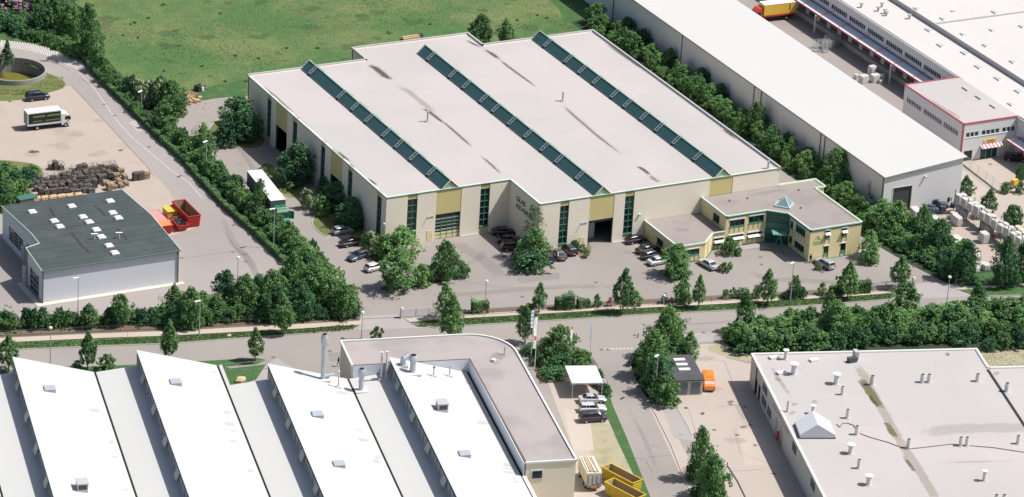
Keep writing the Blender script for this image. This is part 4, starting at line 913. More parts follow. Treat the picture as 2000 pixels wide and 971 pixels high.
# ================================================================== SAW-TOOTH FACTORY
TH = R(-13.1)
def UV(u, v, z=0): return (u*math.cos(TH)-v*math.sin(TH), u*math.sin(TH)+v*math.cos(TH), z)
def toUV(p): return (p[0]*math.cos(TH)+p[1]*math.sin(TH), -p[0]*math.sin(TH)+p[1]*math.cos(TH))
fa = thing('sawtooth_factory', 'white saw-tooth roofed factory with glazed steps and black valley gutters', 'factory', (-40, -75, 0), TH, frame=True)
RZ, VZ, BZ = 9.65, 6.0, 6.8
bays = [(-95.85, -57), (-75.2, -57), (-54.55, -57), (-33.85, -64.8), (-13.3, -64.8)]
VB = -150.0
for i, (ru, ve) in enumerate(bays):
    vu = ru+13.5 if i else ru+13.5; nu = ru+20.62
    last = i == 4
    r_ = MB()
    r_.add([(ru-.25,ve,RZ+.05),(vu,ve,VZ),(vu,VB,VZ),(ru-.25,VB,RZ+.05),(ru-.25,ve,RZ-.1),(ru-.25,VB,RZ-.1)], [(0,3,2,1),(0,4,5,3)])
    vw = ve
    if i == 2:  # roof strip beside the valley goes on only as far as the step
        r_.add([(vu,ve,VZ),(vu+.75,ve,VZ+.1),(vu+.75,-64.8,VZ+.1),(vu,-64.8,VZ)], [(0,3,2,1)]); vw = -64.8
    if not last: r_.add([(vu,vw,VZ),(nu,vw,BZ),(nu,VB,BZ),(vu,VB,VZ)], [(0,3,2,1)])
    r_.build('sawtooth_roof', ROOF_F, fa)
    g = MB(); g.box(vu-.16, vu+.16, VB, ve-.15, VZ+.03, VZ+.09); g.build('valley_gutter', mat('gutter_black', (.012,.010,.010), .8), fa)
    e = MB()
    e.add([(ru,ve,0),(vu,ve,0),(vu,ve,VZ-.02),(ru,ve,RZ-.02)], [(0,1,2,3)][::-1]);
    if i == 2: e.add([(vu,ve,0),(vu+.75,ve,0),(vu+.75,ve,VZ+.05),(vu,ve,VZ-.02)], [(0,1,2,3)]); e.add([(vu+.75,ve,0),(vu+.75,-64.8,0),(vu+.75,-64.8,VZ+.08),(vu+.75,ve,VZ+.08)], [(0,1,2,3)]); e.add([(vu+.75,-64.8,0),(nu,-64.8,0),(nu,-64.8,BZ-.02),(vu+.75,-64.8,VZ+.05)], [(0,1,2,3)])
    elif not last: e.add([(vu,ve,0),(nu,ve,0),(nu,ve,BZ-.02),(vu,ve,VZ-.02)], [(0,1,2,3)])
    e.build('end_wall', PLAST, fa)
    if i:
        # step: upper sheet, window band, sill and lower sheet, facing the shaded side
        s = MB(); s.add([(ru,ve,BZ-.02),(ru,VB,BZ-.02),(ru,VB,RZ),(ru,ve,RZ)], [(0,3,2,1)]); s.build('step_wall', mat('step_sheet', (.40,.43,.44), .6, .1, .3, lines=(1.2,.04,.2)), fa)
        gl_ = MB(); gl_.box(ru-.16, ru-.04, VB, ve-.3, 7.35, 9.1); go = gl_.build('step_glazing', mat('step_glass', (.22,.27,.29), .35, .3, .35, .05, 2), fa)
        fr = MB(); fr.box(ru-.24,ru-.02,VB,ve-.2,7.22,7.36); fr.build('sill', GREY_L, go)
        fr = MB(); fr.box(ru-.24,ru-.02,VB,ve-.2,9.08,9.2); v = ve-.4
        while v > VB: fr.box(ru-.22,ru-.05,v-.05,v+.05,7.35,9.1); v -= 2.4
        fr.build('glazing_bar', DKGREY, go)
        v = ve-7.0; k = 0
        while v > VB:   # opened window flaps
            fl_ = MB(); fl_.add([(ru-.2,v,9.05),(ru-.2,v-2.2,9.05),(ru-.75,v-2.2,7.75),(ru-.75,v,7.75)], [(0,3,2,1)]); fl_.add([(ru-.22,v,9.03),(ru-.22,v-2.2,9.03),(ru-.77,v-2.2,7.73),(ru-.77,v,7.73)], [(0,1,2,3)])
            fl_.build('open_flap', bpy.data.materials['step_glass'], go); v -= 11.5
mb = MB(); fd = []; random.seed(15)
for (ru, ve) in bays[1:]:
    for k in range(9):
        v = ve-random.uniform(2, 60); l = random.uniform(1.5, 4.5); z0 = lambda u_: RZ-(RZ-VZ)*(u_-ru)/13.5+.03
        n0 = len(mb.v); strip_stain(mb, fd, [(ru+13.2-l, v), (ru+13.2-l/2, v), (ru+13.2, v+.05)], random.uniform(.5, 2.2), 0, True)
        for i in range(n0, len(mb.v)): x_, y_, _z = mb.v[i]; mb.v[i] = (x_, y_, z0(x_))
stain_obj('dirt_run', mb, fd, ST_GY, fa)
mb = MB(); mb.add([(.75,-103.2,0),(.75,VB,0),(.75,VB,VZ-.02),(.75,-103.2,VZ-.02)], [(0,1,2,3)]); mb.build('side_wall', PLAST, fa)
mb = MB(); mb.box(.2,.8,VB,-103.2,VZ-.02,VZ+.1); mb.build('edge_trim', WHITE, fa)
# gravel roofed L-wing with the rounded corner
WZ = 8.5
arc = [(9.0-7.6+7.6*math.cos(R(a)), -55.3-7.6+7.6*math.sin(R(a))) for a in range(0, 91, 9)]
wp = [(-19.7,-55.3),(-19.7,-64.6),(.55,-64.6),(.75,-103.2),(9.0,-103.2)]+arc
mb = MB(); mb.prism(wp, 0, WZ-.25, top=False); mb.build('wing_wall', PLAST, fa)
mb = MB(); mb.box(-19.5,.5,-64.72,-64.62,5.9,WZ-.2); mb.box(.38,.50,-103.2,-64.7,5.9,WZ-.2); mb.build('inner_wall_cladding', mat('cladding_pale_blue', (.60,.63,.66), .5, .03, .3, lines=(1.2,.02,.08)), fa)
mb = MB(); mb.poly([(-19.5,-55.5),(-19.5,-64.4),(.7,-64.4),(.95,-103),(8.8,-103)]+[(a[0]-.15,a[1]-.15) for a in arc], WZ-.2); mb.build('wing_roof', ROOF_O, fa)
mb = MB(); rim(mb, [wp[1],wp[0]]+arc[::-1]+[wp[4],wp[3]], WZ-.25, .3, .3, False); mb.build('wing_parapet', WHITE, fa)
mb = MB(); rim(mb, [wp[1],wp[2],wp[3]], WZ-.2, .13, .16, False); mb.build('inner_edge', mat('edge_brown', (.18,.13,.11), .7), fa)
mb = MB(); mb.box(.22,.38,-103.2,-64.8,VZ+.02,VZ+.06); mb.build('wall_gutter', mat('gutter_black2', (.012,.010,.010), .8), fa)
mb = MB(); mb.box(1.6,3.7,-103.27,-103.15,5.3,7.1); wn_ = mb.build('window', WHITE, fa); MB().box(1.85,3.45,-103.33,-103.25,5.6,6.85).build('window_pane', GLASS, wn_)
# things on the factory roof
def froof(px, py):
    z = 7.5
    for _ in range(6):
        p = G(px, py, z); u, v = toUV(p)
        for (ru, ve) in bays:
            if ru-.2 <= u < ru+20.62:
                vu = ru+13.5; z = RZ-(RZ-VZ)*(u-ru)/13.5 if u < vu else VZ+(BZ-VZ)*(u-vu)/7.1
    if v > -64.5 and u > -19.7: z = WZ-.2; p = G(px, py, z); u, v = toUV(p)
    return u, v, z
for px, py in ((97,762),(343,749),(620,812),(662,909),(907,889)):
    u, v, z = froof(px, py); m_ = MB(); m_.obox(u, v, z-.1, 1.9, 1.7, .55, 0, .92); c = m_.build('roof_cowl', GREY_L, fa)
    MB().obox(u, v, z+.42, 1.95, 1.75, .12, 0, .9).build('cowl_lid', GREYM, c)
for px, py in ((863,797),(160,953)):
    u, v, z = froof(px, py+3); m_ = MB(); m_.obox(u, v, z-.1, 1.7, 2.0, 1.5); c = m_.build('roof_ventilator', WHITE_D, fa)
    MB().obox(u, v-1.0, z+.45, 1.35, .12, .75).build('grille', DKGREY, c); MB().obox(u, v, z+1.38, 1.85, 2.2, .12).build('ventilator_lid', GREY_L, c)
def fpipe(px, py, h, r, m_, top=None, cone=False, nm='chimney_pipe'):
    u, v, z = froof(px, py); q = MB(); q.tube((u,v,z-.1),(u,v,z+h), r, n=12); b_ = q.build(nm, m_, fa)
    MB().obox(u, v, z-.15, 1.5*max(r/.3, .55), 1.5*max(r/.3, .55), .35).build('pipe_base', WHITE_D, b_)
    if cone:
        q = MB(); q.tube((u,v,z+h*.62),(u,v,z+h*.72), r, r*1.55, n=12); q.tube((u,v,z+h*.72),(u,v,z+h*.9), r*1.55, r*1.5, n=12, caps=False); q.tube((u,v,z+h*.9),(u,v,z+h+.05), r*1.5, r*1.15, n=12); q.build('pipe_hood', m_, b_)
        MB().tube((u,v,z+h+.04),(u,v,z+h+.07), r*1.0, n=12).build('pipe_mouth', DARK, b_)
    elif top: MB().tube((u,v,z+h),(u,v,z+h+.16), r*1.5, n=8).build('pipe_cap', top, b_)
    return u, v, z
u, v, z = fpipe(631,741,8.0,.42,GREYM,cone=False,nm='tall_steel_stack')
MB().tube((u,v,z+6.4),(u,v,z+6.8),.42,.62,n=12).tube((u,v,z+6.8),(u,v,z+7.7),.62,n=12,caps=False).tube((u,v,z+7.7),(u,v,z+8.3),.62,.45,n=12).build('stack_hood', GREYM, fa)
MB().tube((u,v,z+8.3),(u,v,z+8.33),.42,n=12).build('stack_mouth', DARK, fa)
MB().tube((u+.3,v,z+.6),(u+1.9,v+.1,z+.75), .28, n=8).build('branch_duct', GREYM, fa)
fpipe(661,757,2.9,.13,WHITE_D,WHITE); fpipe(705,763,4.0,.42,GREYM,cone=True); fpipe(744,742,5.0,.16,WHITE_D,WHITE); fpipe(754,741,5.0,.16,WHITE_D,WHITE)
fpipe(806,728,3.2,.5,GREYM,cone=True); fpipe(847,735,1.6,.14,WHITE_D,DKGREY); fpipe(878,735,2.1,.11,GREY_L)
u, v, z = froof(787,715); MB().tube((u,v,z),(u,v,z+1.5),.5,n=10).tube((u,v,z+1.3),(u+.9,v+.3,z+1.75),.5,n=10).obox(u,v,z-.1,1.5,1.5,.35).build('bent_duct', GREYM, fa)
u, v, z = froof(757,722); MB().tube((u,v,z),(u,v,z+1.8),.33,n=10).build('roof_vent', GREYM, fa)
for px, py, h in ((985,693,1.3),):
    p = G(px, py, WZ-.2); u, v = toUV(p); MB().tube((u,v,WZ-.2),(u,v,WZ+h),.11,n=8).build('roof_vent', GREY_L, fa)
p = G(964,706,WZ-.2); u, v = toUV(p); MB().tube((u,v,WZ-.2),(u,v,WZ+.25),.38,n=10).build('domed_vent', WHITE, fa)
mb = MB(); fd = []
for c, rx, ry2 in (((975,695),26,9),((967,708),10,4)):
    P_ = [toUV(G(a, b, WZ-.18)) for a, b in ellipse(c[0], c[1], rx, ry2, 14)]; blob(mb, fd, P_, WZ-.17, True)
stain_obj('roof_stain', mb, fd, ST_TAN, fa)
# ================================================================== SOUTH-EAST BUILDING
T2 = R(-17.3)
def toC(p): return (p[0]*math.cos(T2)+p[1]*math.sin(T2), -p[0]*math.sin(T2)+p[1]*math.cos(T2))
SH = 5.5
A0 = toC((35.36,-72.67)); A1 = toC((73.54,-84.68)); A2 = toC((71.48,-91.72)); cu0 = A0[0]; cv0 = A0[1]
pl_ = thing('plant_building', 'flat grey-roofed plant building dotted with white pipe stacks, at lower right', 'industrial building', (cu0, cv0, 0), T2, frame=True)
cx1 = A1[0]; cv2 = A2[1]; VB2 = cv0-75
mb = MB()
dd = [(10.0,11.6,[(3.2,4.6)]), (14.8,16.9,[(3.0,4.6)]), (5.2,7.2,[(0,2.9)]), (8.2,9.6,[(0,2.9)]), (11.8,14.0,[(.9,2.6)]), (20.4,22.4,[(0,3.0)]), (23.0,25.4,[(0,3.0)]), (26.6,29.0,[(0,3.0)]), (31.6,34.2,[(3.1,4.6)]), (44,47,[(3.1,4.6)])]
dd = [(3.6,5.4,[(0,2.9)]), (6.2,7.8,[(0,2.9)]), (9.0,12.4,[(.9,2.4),(3.3,4.6)]), (13.2,16.2,[(.9,2.4)]), (19.4,21.6,[(0,3.0)]), (22.6,24.8,[(0,3.0)]), (31.0,34.0,[(3.1,4.6)]), (44,47,[(3.1,4.6)])]
mb.wall((cu0,cv0),(cu0,VB2), 0, SH-.05, .3, dd); mb.wall((cx1,cv0),(cu0+.3,cv0), 0, SH-.05, .3); mb.wall((cx1,cv2),(cx1,cv0-.3), 0, SH-.05, .3); mb.wall((cx1+45,cv2),(cx1+.3,cv2), 0, SH-.05, .3)
mb.build('wall', WHITE_D, pl_)
for s0, s1, o in dd:
    for za, zb in o:
        m_ = MB(); m_.box(cu0+.12, cu0+.18, cv0-s1, cv0-s0, za, zb)
        if za > .5:
            w_ = m_.build('window', GLASS_T, pl_); f = MB()
            for j in range(4): vv = cv0-s0-(s1-s0)*j/3; f.box(cu0+.05, cu0+.12, vv-.05, vv+.05, za, zb)
            f.box(cu0-.05,cu0+.05,cv0-s1,cv0-s0,za-.1,za); f.build('window_frame', GREY_L, w_)
        else: m_.build('sliding_door', GREY_L if s0 > 15 else DARK, pl_)
MB().poly([(cu0+.15,cv0-.15),(cx1-.15,cv0-.15),(cx1-.15,cv2-.15),(cx1+45,cv2-.15),(cx1+45,VB2),(cu0+.15,VB2)], SH-.22).build('roof', ROOF_G, pl_)
mb = MB(); rim(mb, [(cx1+45,cv2),(cx1,cv2),(cx1,cv0),(cu0,cv0),(cu0,VB2)], SH-.3, .32, .3, False); mb.build('parapet', WHITE, pl_)
mb = MB(); s0 = toC(G(1929,722,SH-.2)); s1 = toC(G(2000,830,SH-.2)); d = Vector((s1[0]-s0[0], s1[1]-s0[1])); mb.obox(s0[0]+d.x*1.0, s0[1]+d.y*1.0, SH-.22, .5, d.length*2.0, .06, math.atan2(d.y, d.x)-R(90)); mb.build('roof_seam', mat('seam_black', (.02,.024,.026), .8), pl_)
mb = MB()
for px in (1489,): 
    m_ = toC(G(1490,710,4.5))
mb.tube((cu0-.12,cv0-4.6,0),(cu0-.12,cv0-4.6,SH-.3), .09, n=6); mb.build('downpipe', DKGREY, pl_)
def cpt(px, py, z=SH-.22): return toC(G(px, py, z))
def stack(px, py, h, r, cap):
    u, v = cpt(px, py); m_ = MB(); r *= 1.35; m_.tube((u,v,SH-.25),(u,v,SH-.22+h), r, n=12); c = m_.build('pipe_stack', WHITE, pl_)
    if cap == 'disc': MB().tube((u,v,SH-.22+h),(u,v,SH-.22+h+.14), r*1.75, n=14).build('pipe_cap', WHITE, c)
    else:
        MB().tube((u,v,SH-.22+h),(u,v,SH-.22+h+.03), r*.82, n=12).build('pipe_mouth', mat('rusty_mouth', (.06,.015,.012), .8) if 'rusty_mouth' not in bpy.data.materials else bpy.data.materials['rusty_mouth'], c)
    MB().tube((u,v,SH-.24),(u,v,SH-.16), r*1.7, n=12).build('pipe_foot', GREY_L, c)
for a in ((1534,702,1.7,.22,'disc'),(1550,731,1.9,.34,'disc'),(1633,750,1.8,.32,'disc'),(1645,771,1.5,.22,'o'),(1703,752,1.7,.31,'o'),(1801,747,1.5,.28,'o'),(1814,747,1.5,.28,'o'),(1909,745,1.4,.28,'o'),(1966,765,1.6,.30,'o'),
          (1538,804,1.8,.17,'o'),(1587,808,1.4,.20,'disc'),(1655,817,1.6,.24,'o'),(1673,849,1.6,.26,'o'),(1774,875,1.6,.26,'o'),(1876,871,1.6,.24,'o'),(1888,871,1.6,.24,'o'),(1988,867,1.5,.24,'o'),(1661,886,1.6,.30,'disc'),
          (1677,915,1.6,.24,'o'),(1696,947,1.6,.30,'disc'),(1922,939,1.7,.22,'disc'),(1945,984,1.6,.26,'o'),(1960,984,1.6,.26,'o')): stack(*a)
for px, py, l in ((1511,699,1.6),(1590,704,1.5),(1526,729,1.6)):
    u, v = cpt(px, py+1); m_ = MB(); m_.obox(u, v, SH-.25, 1.6, 1.0, .4, R(17)); m_.build('roof_hatch', WHITE, pl_)
u, v = cpt(1664,707); m_ = MB(); m_.obox(u, v, SH-.25, 1.6, .9, .9, .3); m_.build('roof_fan', DKGREY, pl_); MB().obox(u+.9, v+1.2, SH-.25, .7, 1.3, 1.6, .1).build('roof_duct', GREY_L, pl_)
# shed-like roof lantern
u0, v0 = cpt(1562,857); u1, v1 = cpt(1631,857); 
m_ = MB(); a = Vector(cpt(1552,830)); b = Vector(cpt(1562,857)); c = Vector(cpt(1631,857)); dlt = (c-b); back = (a-b)*1.0
Z0 = SH-.22; hh = 2.6
p = [b, c, c+back, b+back]; mid0 = (b+c)/2-dlt*0.02; mid1 = mid0+back
m_.add([(p[0].x,p[0].y,Z0+.7),(mid0.x,mid0.y,Z0+hh),(mid1.x,mid1.y,Z0+hh),(p[3].x,p[3].y,Z0+.7)], [(0,1,2,3)]); m_.add([(p[1].x,p[1].y,Z0+.7),(mid0.x,mid0.y,Z0+hh),(mid1.x,mid1.y,Z0+hh),(p[2].x,p[2].y,Z0+.7)], [(0,3,2,1)])
ln = m_.build('roof_lantern', mat('lantern_sheet', (.66,.67,.70), .4, .03, .5, lines=(.45,.18,.25)), pl_)
m_ = MB(); m_.add([(q_.x,q_.y,Z0) for q_ in p]+[(q_.x,q_.y,Z0+.7) for q_ in p]+[(mid0.x,mid0.y,Z0+hh),(mid1.x,mid1.y,Z0+hh)], [(0,1,5,8,4),(2,3,7,9,6),(1,2,6,5),(3,0,4,7)]); m_.build('lantern_wall', SHEET, ln)
m_ = MB(); rim(m_, [(q_.x,q_.y) for q_ in p], Z0, .16, .2); m_.build('lantern_base', DKGREY, ln)
# hose lying over the roof
m_ = MB()
hz = [(1634,829),(1640,835),(1645,828),(1655,827),(1668,832),(1675,846),(1700,855),(1735,865),(1770,878),(1800,875),(1860,868),(1880,870),(1940,875),(2000,884),(2050,890)]
P_ = [cpt(*q_) for q_ in hz]
for a, b in zip(P_, P_[1:]): m_.tube((a[0],a[1],Z0+.07),(b[0],b[1],Z0+.07), .07, n=5)
m_.build('hose', mat('hose_olive', (.15,.13,.09), .7), pl_)
mt = MB(); ft = []; mg = MB(); fg = []; mdk = MB(); fk = []; my = MB(); fy = []
def cl(mb, fd, l, w_, z): strip_stain(mb, fd, [cpt(*q_) for q_ in l], w_, z, True)
cl(mt, ft, [(1668,700),(1685,730),(1700,760),(1720,795),(1740,830),(1760,865),(1790,910),(1820,960),(1830,990)], 2.4, Z0+.012)
cl(mg, fg, [(1677,732),(1692,755),(1712,785),(1722,803)], 2.2, Z0+.02); cl(mg, fg, [(1727,812),(1740,840),(1758,872)], 1.7, Z0+.02); cl(mg, fg, [(1760,880),(1775,905),(1795,935)], 1.0, Z0+.02)
cl(mdk, fk, [(1692,762),(1705,782),(1718,800)], 1.1, Z0+.028); cl(mdk, fk, [(1808,955),(1818,975)], .8, Z0+.028); cl(mdk, fk, [(1766,890),(1782,915)], .5, Z0+.028); cl(mdk, fk, [(1680,735),(1694,752)], .6, Z0+.028)
cl(my, fy, [(1755,850),(1860,838),(1990,835),(2040,835)], 5, Z0+.014); cl(my, fy, [(1800,905),(1900,902),(2040,900)], 1.0, Z0+.014); cl(mt, ft, [(1500,700),(1520,740),(1560,800)], 1.2, Z0+.011); cl(mt, ft, [(1940,945),(1955,970)], .8, Z0+.013)
for c_ in ((1520,742),(1551,790),(1546,806),(1850,692),(1590,785),(1945,730)): blob(mt, ft, [cpt(*q_) for q_ in ellipse(c_[0], c_[1], 9, 5, 10)], Z0+.013, True)
blob(mdk, fk, [cpt(*q_) for q_ in ellipse(1851,693,4,2,8)], Z0+.03, True)
stain_obj('dirt_stain', mt, ft, ST_TAN, pl_); stain_obj('algae_patch', mg, fg, ST_GR, pl_); stain_obj('dark_puddle_mark', mdk, fk, ST_DK, pl_); stain_obj('grey_roof_patch', my, fy, ST_GY, pl_)
# faded red lettering band high on the wall (unreadable in the photo: uneven red strokes)
m_ = MB(); random.seed(3); s = 16.9
while s < 28.3:
    if not (23.0 < s < 24.0):
        w_ = random.uniform(.28, .5); k = random.random()
        m_.box(cu0-.03, cu0-.002, cv0-s-.12, cv0-s, 3.75, 4.6)
        if k > .3: m_.box(cu0-.03, cu0-.002, cv0-s-w_, cv0-s-.12, 4.45, 4.6)
        if k > .5: m_.box(cu0-.03, cu0-.002, cv0-s-w_, cv0-s-.12, 3.75, 3.9)
        if k < .6: m_.box(cu0-.03, cu0-.002, cv0-s-w_, cv0-s-.12, 4.1, 4.24)
    s += .72
m_.build('lettering', mat('faded_red', (.58,.20,.16), .8), pl_)
# ================================================================== TRANSFORMER HOUSE / CARPORT / TANK
tr = thing('garage_hut', 'small dark-roofed hut with three white rooflights beside the orange van', 'garage', G(1345,772), R(-16))
m_ = MB(); m_.box(-2.35,2.35,0,9.6,0,2.75); m_.build('wall', mat('hut_wall', (.50,.46,.38), .85), tr)
m_ = MB(); m_.box(-2.55,2.55,-.2,9.8,2.75,2.95); m_.build('roof', mat('hut_roof', (.07,.07,.075), .85, .35, .5, .1, 3, lines=(.8,.06,.25,0)), tr)
for i in range(3): m_ = MB(); m_.box(-1.1,.9,4.0+i*1.9-.6,4.0+i*1.9+.3,2.95,3.15); m_.build('rooflight', WHITE, tr)
for x in (-1.1,1.1): m_ = MB(); m_.box(x-.85,x+.85,-.05,.02,.25,2.45); m_.build('door', mat('door_grey', (.14,.17,.19), .6) if x < 0 else bpy.data.materials['door_grey'], tr)
cp = thing('carport', 'open carport with white flat roof on slim posts beside three parked cars', 'carport', G(1150,770), R(-18.5))
m_ = MB(); q = Vector(G(1103.5,714.5,3)[:2]); q1 = Vector(G(1164,714,3)[:2]); q2 = Vector(G(1178,747,3)[:2]); q3 = Vector(G(1117,748,3)[:2])
inv = cp.rotation_euler.to_matrix().transposed(); org = Vector(cp.location); org.z = 0
cor = [inv @ (Vector((p_.x,p_.y,0))-org) for p_ in (q,q1,q2,q3)]
m_.prism([(c.x,c.y) for c in cor], 2.85, 3.0, bottom=True); m_.build('roof', WHITE, cp)
m_ = MB(); rim(m_, [(c.x,c.y) for c in cor], 2.72, .2, .1); m_.build('roof_edge', GREY_L, cp)
for i, c in enumerate(cor+[(cor[2]+cor[3])/2]):
    cc = c*.94 if i < 4 else c*.94
    m_ = MB(); m_.tube((cc.x,cc.y,0),(cc.x,cc.y,2.85), .07, n=6)
    for s in (-.55,.55): m_.tube((cc.x,cc.y,2.2),(cc.x+s*(.8 if i not in (1,2) or s < 0 else -.8),cc.y,2.8), .045, n=5)
    m_.build('post', GREYM, cp)
m_ = MB(); a, b = cor[1], cor[2]; m_.tube((a.x+.2,a.y,.9),(b.x+.2,b.y,.9),.04,n=4); 
tk = thing('round_basin', 'round concrete basin with greenish water at the left edge', 'basin', (TANK_C[0], TANK_C[1], 0))
def ring(r0, r1, z0, z1, n=48):
    m_ = MB(); 
    for r_, up in ((r1, 1), (r0, 0)):
        pass
    v = []; f = []
    for i in range(n):
        a = 2*math.pi*i/n; c, s = math.cos(a), math.sin(a); v += [(r1*c,r1*s,z0),(r1*c,r1*s,z1),(r0*c,r0*s,z1),(r0*c,r0*s,z0)]
    for i in range(n):
        j = (i+1) % n
        for k in range(4): f.append((4*i+k, 4*j+k, 4*j+(k+1) % 4, 4*i+(k+1) % 4))
    m_.add(v, f); return m_
ring(TANK_R-.3, TANK_R, -3.2, 1.0).build('basin_wall', CONCW, tk)
m_ = MB(); m_.tube((0,0,-2.2),(0,0,-2.15), TANK_R-.3, n=40); m_.build('water', WATER, tk)
m_ = MB(); m_.obox(-5.6,2.2,-2.2,.3,.5,3.0,-.3); m_.build('inner_rib', CONCW, tk)
# ================================================================== VEGETATION
def prof(kind, t):
    if kind == 'linden':  return (math.sin(math.pi*min(1, (t*0.93+0.07))**0.62))**0.8*(1.0 if t < .55 else 1.0-(t-.55)*.75)
    if kind == 'round':   return math.sin(math.pi*(0.10+0.88*t))**0.55
    if kind == 'dome':    return (1-t**2.2)**0.5*(0.86+.14*min(1, t*4))
    if kind == 'spruce':  return (1-t)*(.75+.35*abs(math.sin(t*22)))+.02
    if kind == 'tall':    return math.sin(math.pi*(0.14+0.84*t))**0.7*(1.0 if t < .5 else 1-(t-.5)*.5)
    if kind == 'feather': return math.sin(math.pi*(0.12+0.86*t))**0.6*.9
    return 1
def crown_mesh(name, kind, rad, z0, z1, ncl, nlf, ls, m, seed, rcf=0.26, lump=0.22, out=.16, m2=None, share=0.0):
    rnd = random.Random(seed); V = []; F = []; MI = []
    H = z1-z0; off = Vector((seed*3.1, seed*1.7, 0))
    for c in range(ncl):
        t = (c+rnd.random())/ncl if kind != 'dome' else ((c+rnd.random())/ncl)**0.9
        t = min(.985, t); a = rnd.random()*2*math.pi; k = rnd.random()
        rr = rad*prof(kind, t)
        ln_ = 1+lump*2*noise.noise(Vector((math.cos(a)*1.3, math.sin(a)*1.3, t*2.2))+off)
        r = rr*ln_*(rnd.uniform(.72, .95) if k < .8 else rnd.uniform(.1, .6))
        C = Vector((r*math.cos(a), r*math.sin(a), z0+H*t+rnd.uniform(-.1,.1)))
        if rnd.random() < out: C = Vector((C.x*1.2, C.y*1.2, C.z+.18*rad*rnd.random()))
        rc = max(.16, rad*rcf*rnd.choice((.45,.7,.9,1.2))*(0.55+.45*prof(kind, t)))
        mi = 1 if (m2 and rnd.random() < share) else 0
        for _ in range(nlf):
            u = Vector((rnd.gauss(0,1), rnd.gauss(0,1), rnd.gauss(0.25,1))).normalized()
            P = C+Vector((u.x*rc, u.y*rc, u.z*rc*.8))*rnd.uniform(.55, 1.05)
            if P.z < 0.06: continue
            n = (u*.7+Vector((rnd.gauss(0,.45), rnd.gauss(0,.45), rnd.gauss(.35,.45)))).normalized()
            x = n.orthogonal().normalized(); ang = rnd.random()*6.283; y = n.cross(x)
            x, y = x*math.cos(ang)+y*math.sin(ang), y*math.cos(ang)-x*math.sin(ang)
            s = ls*rnd.uniform(.6, 1.35); b = len(V)
            V += [P-x*s*.5, P-y*s*.32-n*s*.05, P+x*s*.5, P+y*s*.32-n*s*.05]; F.append((b, b+1, b+2, b+3)); MI.append(mi)
    me = bpy.data.meshes.new(name); me.from_pydata([tuple(v) for v in V], [], F); me.materials.append(m)
    if m2: me.materials.append(m2); me.polygons.foreach_set('material_index', MI)
    me.update(); return me
def trunk_mesh(name, h, r, z1, rad, seed):
    rnd = random.Random(seed); mb = MB(); mb.tube((0,0,-.05), (rnd.uniform(-.06,.06), rnd.uniform(-.06,.06), h), r, r*.7, n=7, caps=False)
    top = Vector((0,0,h)); mb.tube(top, (0,0,h+(z1-h)*.7), r*.7, r*.2, n=6, caps=False)
    for i in range(6):
        a = i*1.05+rnd.random()*.5; z = h+(z1-h)*rnd.uniform(.0,.45); l = rad*rnd.uniform(.5,.8)
        mb.tube((0,0,z), (l*math.cos(a), l*math.sin(a), z+l*.8), r*.4, r*.1, n=5, caps=False)
    me = bpy.data.meshes.new(name); me.from_pydata([tuple(v) for v in mb.v], [], mb.f); me.materials.append(BARK); me.update(); return me
PROTO = {}
def mk_tree(key, name, kind, rad, th, H, ncl, nlf, ls, m, seed, **kw):
    """prototype data: crown mesh + trunk mesh, H total height"""
    PROTO[key] = (name, crown_mesh('crown', kind, rad, th, H, ncl, nlf, ls, m, seed, **kw), trunk_mesh('trunk', max(th*1.1, .5), .06+.018*H, H, rad, seed), H, rad)
for i in range(3): mk_tree('linden%d' % i, 'linden_tree', 'linden', 2.05, 1.4, 6.2, 150, 30, .33, LEAF, 11+i, lump=.16, rcf=.27, out=.05)
for i in range(2): mk_tree('round%d' % i, 'round_tree', 'round', 2.3, 1.2, 5.2, 152, 27, .36, LEAF, 21+i, lump=.45)
for i in range(3): mk_tree('broad%d' % i, 'broad_tree', 'tall', 3.6, .5, 8.0, 272, 29, .42, LEAF, 31+i, lump=.5)
for i in range(2): mk_tree('maple%d' % i, 'maple_tree', 'tall', 3.2, .6, 7.5, 240, 29, .40, LEAF_L, 41+i, lump=.45)
for i in range(2): mk_tree('dark%d' % i, 'dark_tree', 'tall', 3.4, .4, 7.6, 256, 29, .40, LEAF_D, 51+i, lump=.45)
mk_tree('spruce', 'spruce_tree', 'spruce', 2.4, .5, 7.0, 240, 20, .34, LEAF_D, 61, rcf=.2)
mk_tree('feather', 'birch_tree', 'feather', 1.9, 2.5, 10.0, 176, 23, .20, LEAF_F, 66, rcf=.38)
for i in range(4): mk_tree('shrub%d' % i, 'shrub', 'dome', 2.0, .05, 2.9, 120, 24, .34, (LEAF, LEAF, LEAF_L, LEAF_D)[i], 71+i, lump=.5)
for i in range(2): mk_tree('small%d' % i, 'bush', 'dome', .8, .03, 1.25, 41, 23, .20, (LEAF, LEAF_L)[i], 81+i)
mk_tree('white0', 'flowering_shrub', 'dome', 2.0, .05, 3.0, 120, 24, .34, LEAF, 91, lump=.4, m2=LEAF_B, share=.42)
mk_tree('pink0', 'flowering_shrub', 'dome', 2.0, .05, 3.2, 120, 24, .32, LEAF_P, 95, lump=.4, m2=LEAF_D, share=.35)
mk_tree('pinks', 'flowering_bush', 'dome', .7, .03, 1.2, 38, 23, .18, LEAF_P, 96)
tr_n = 0
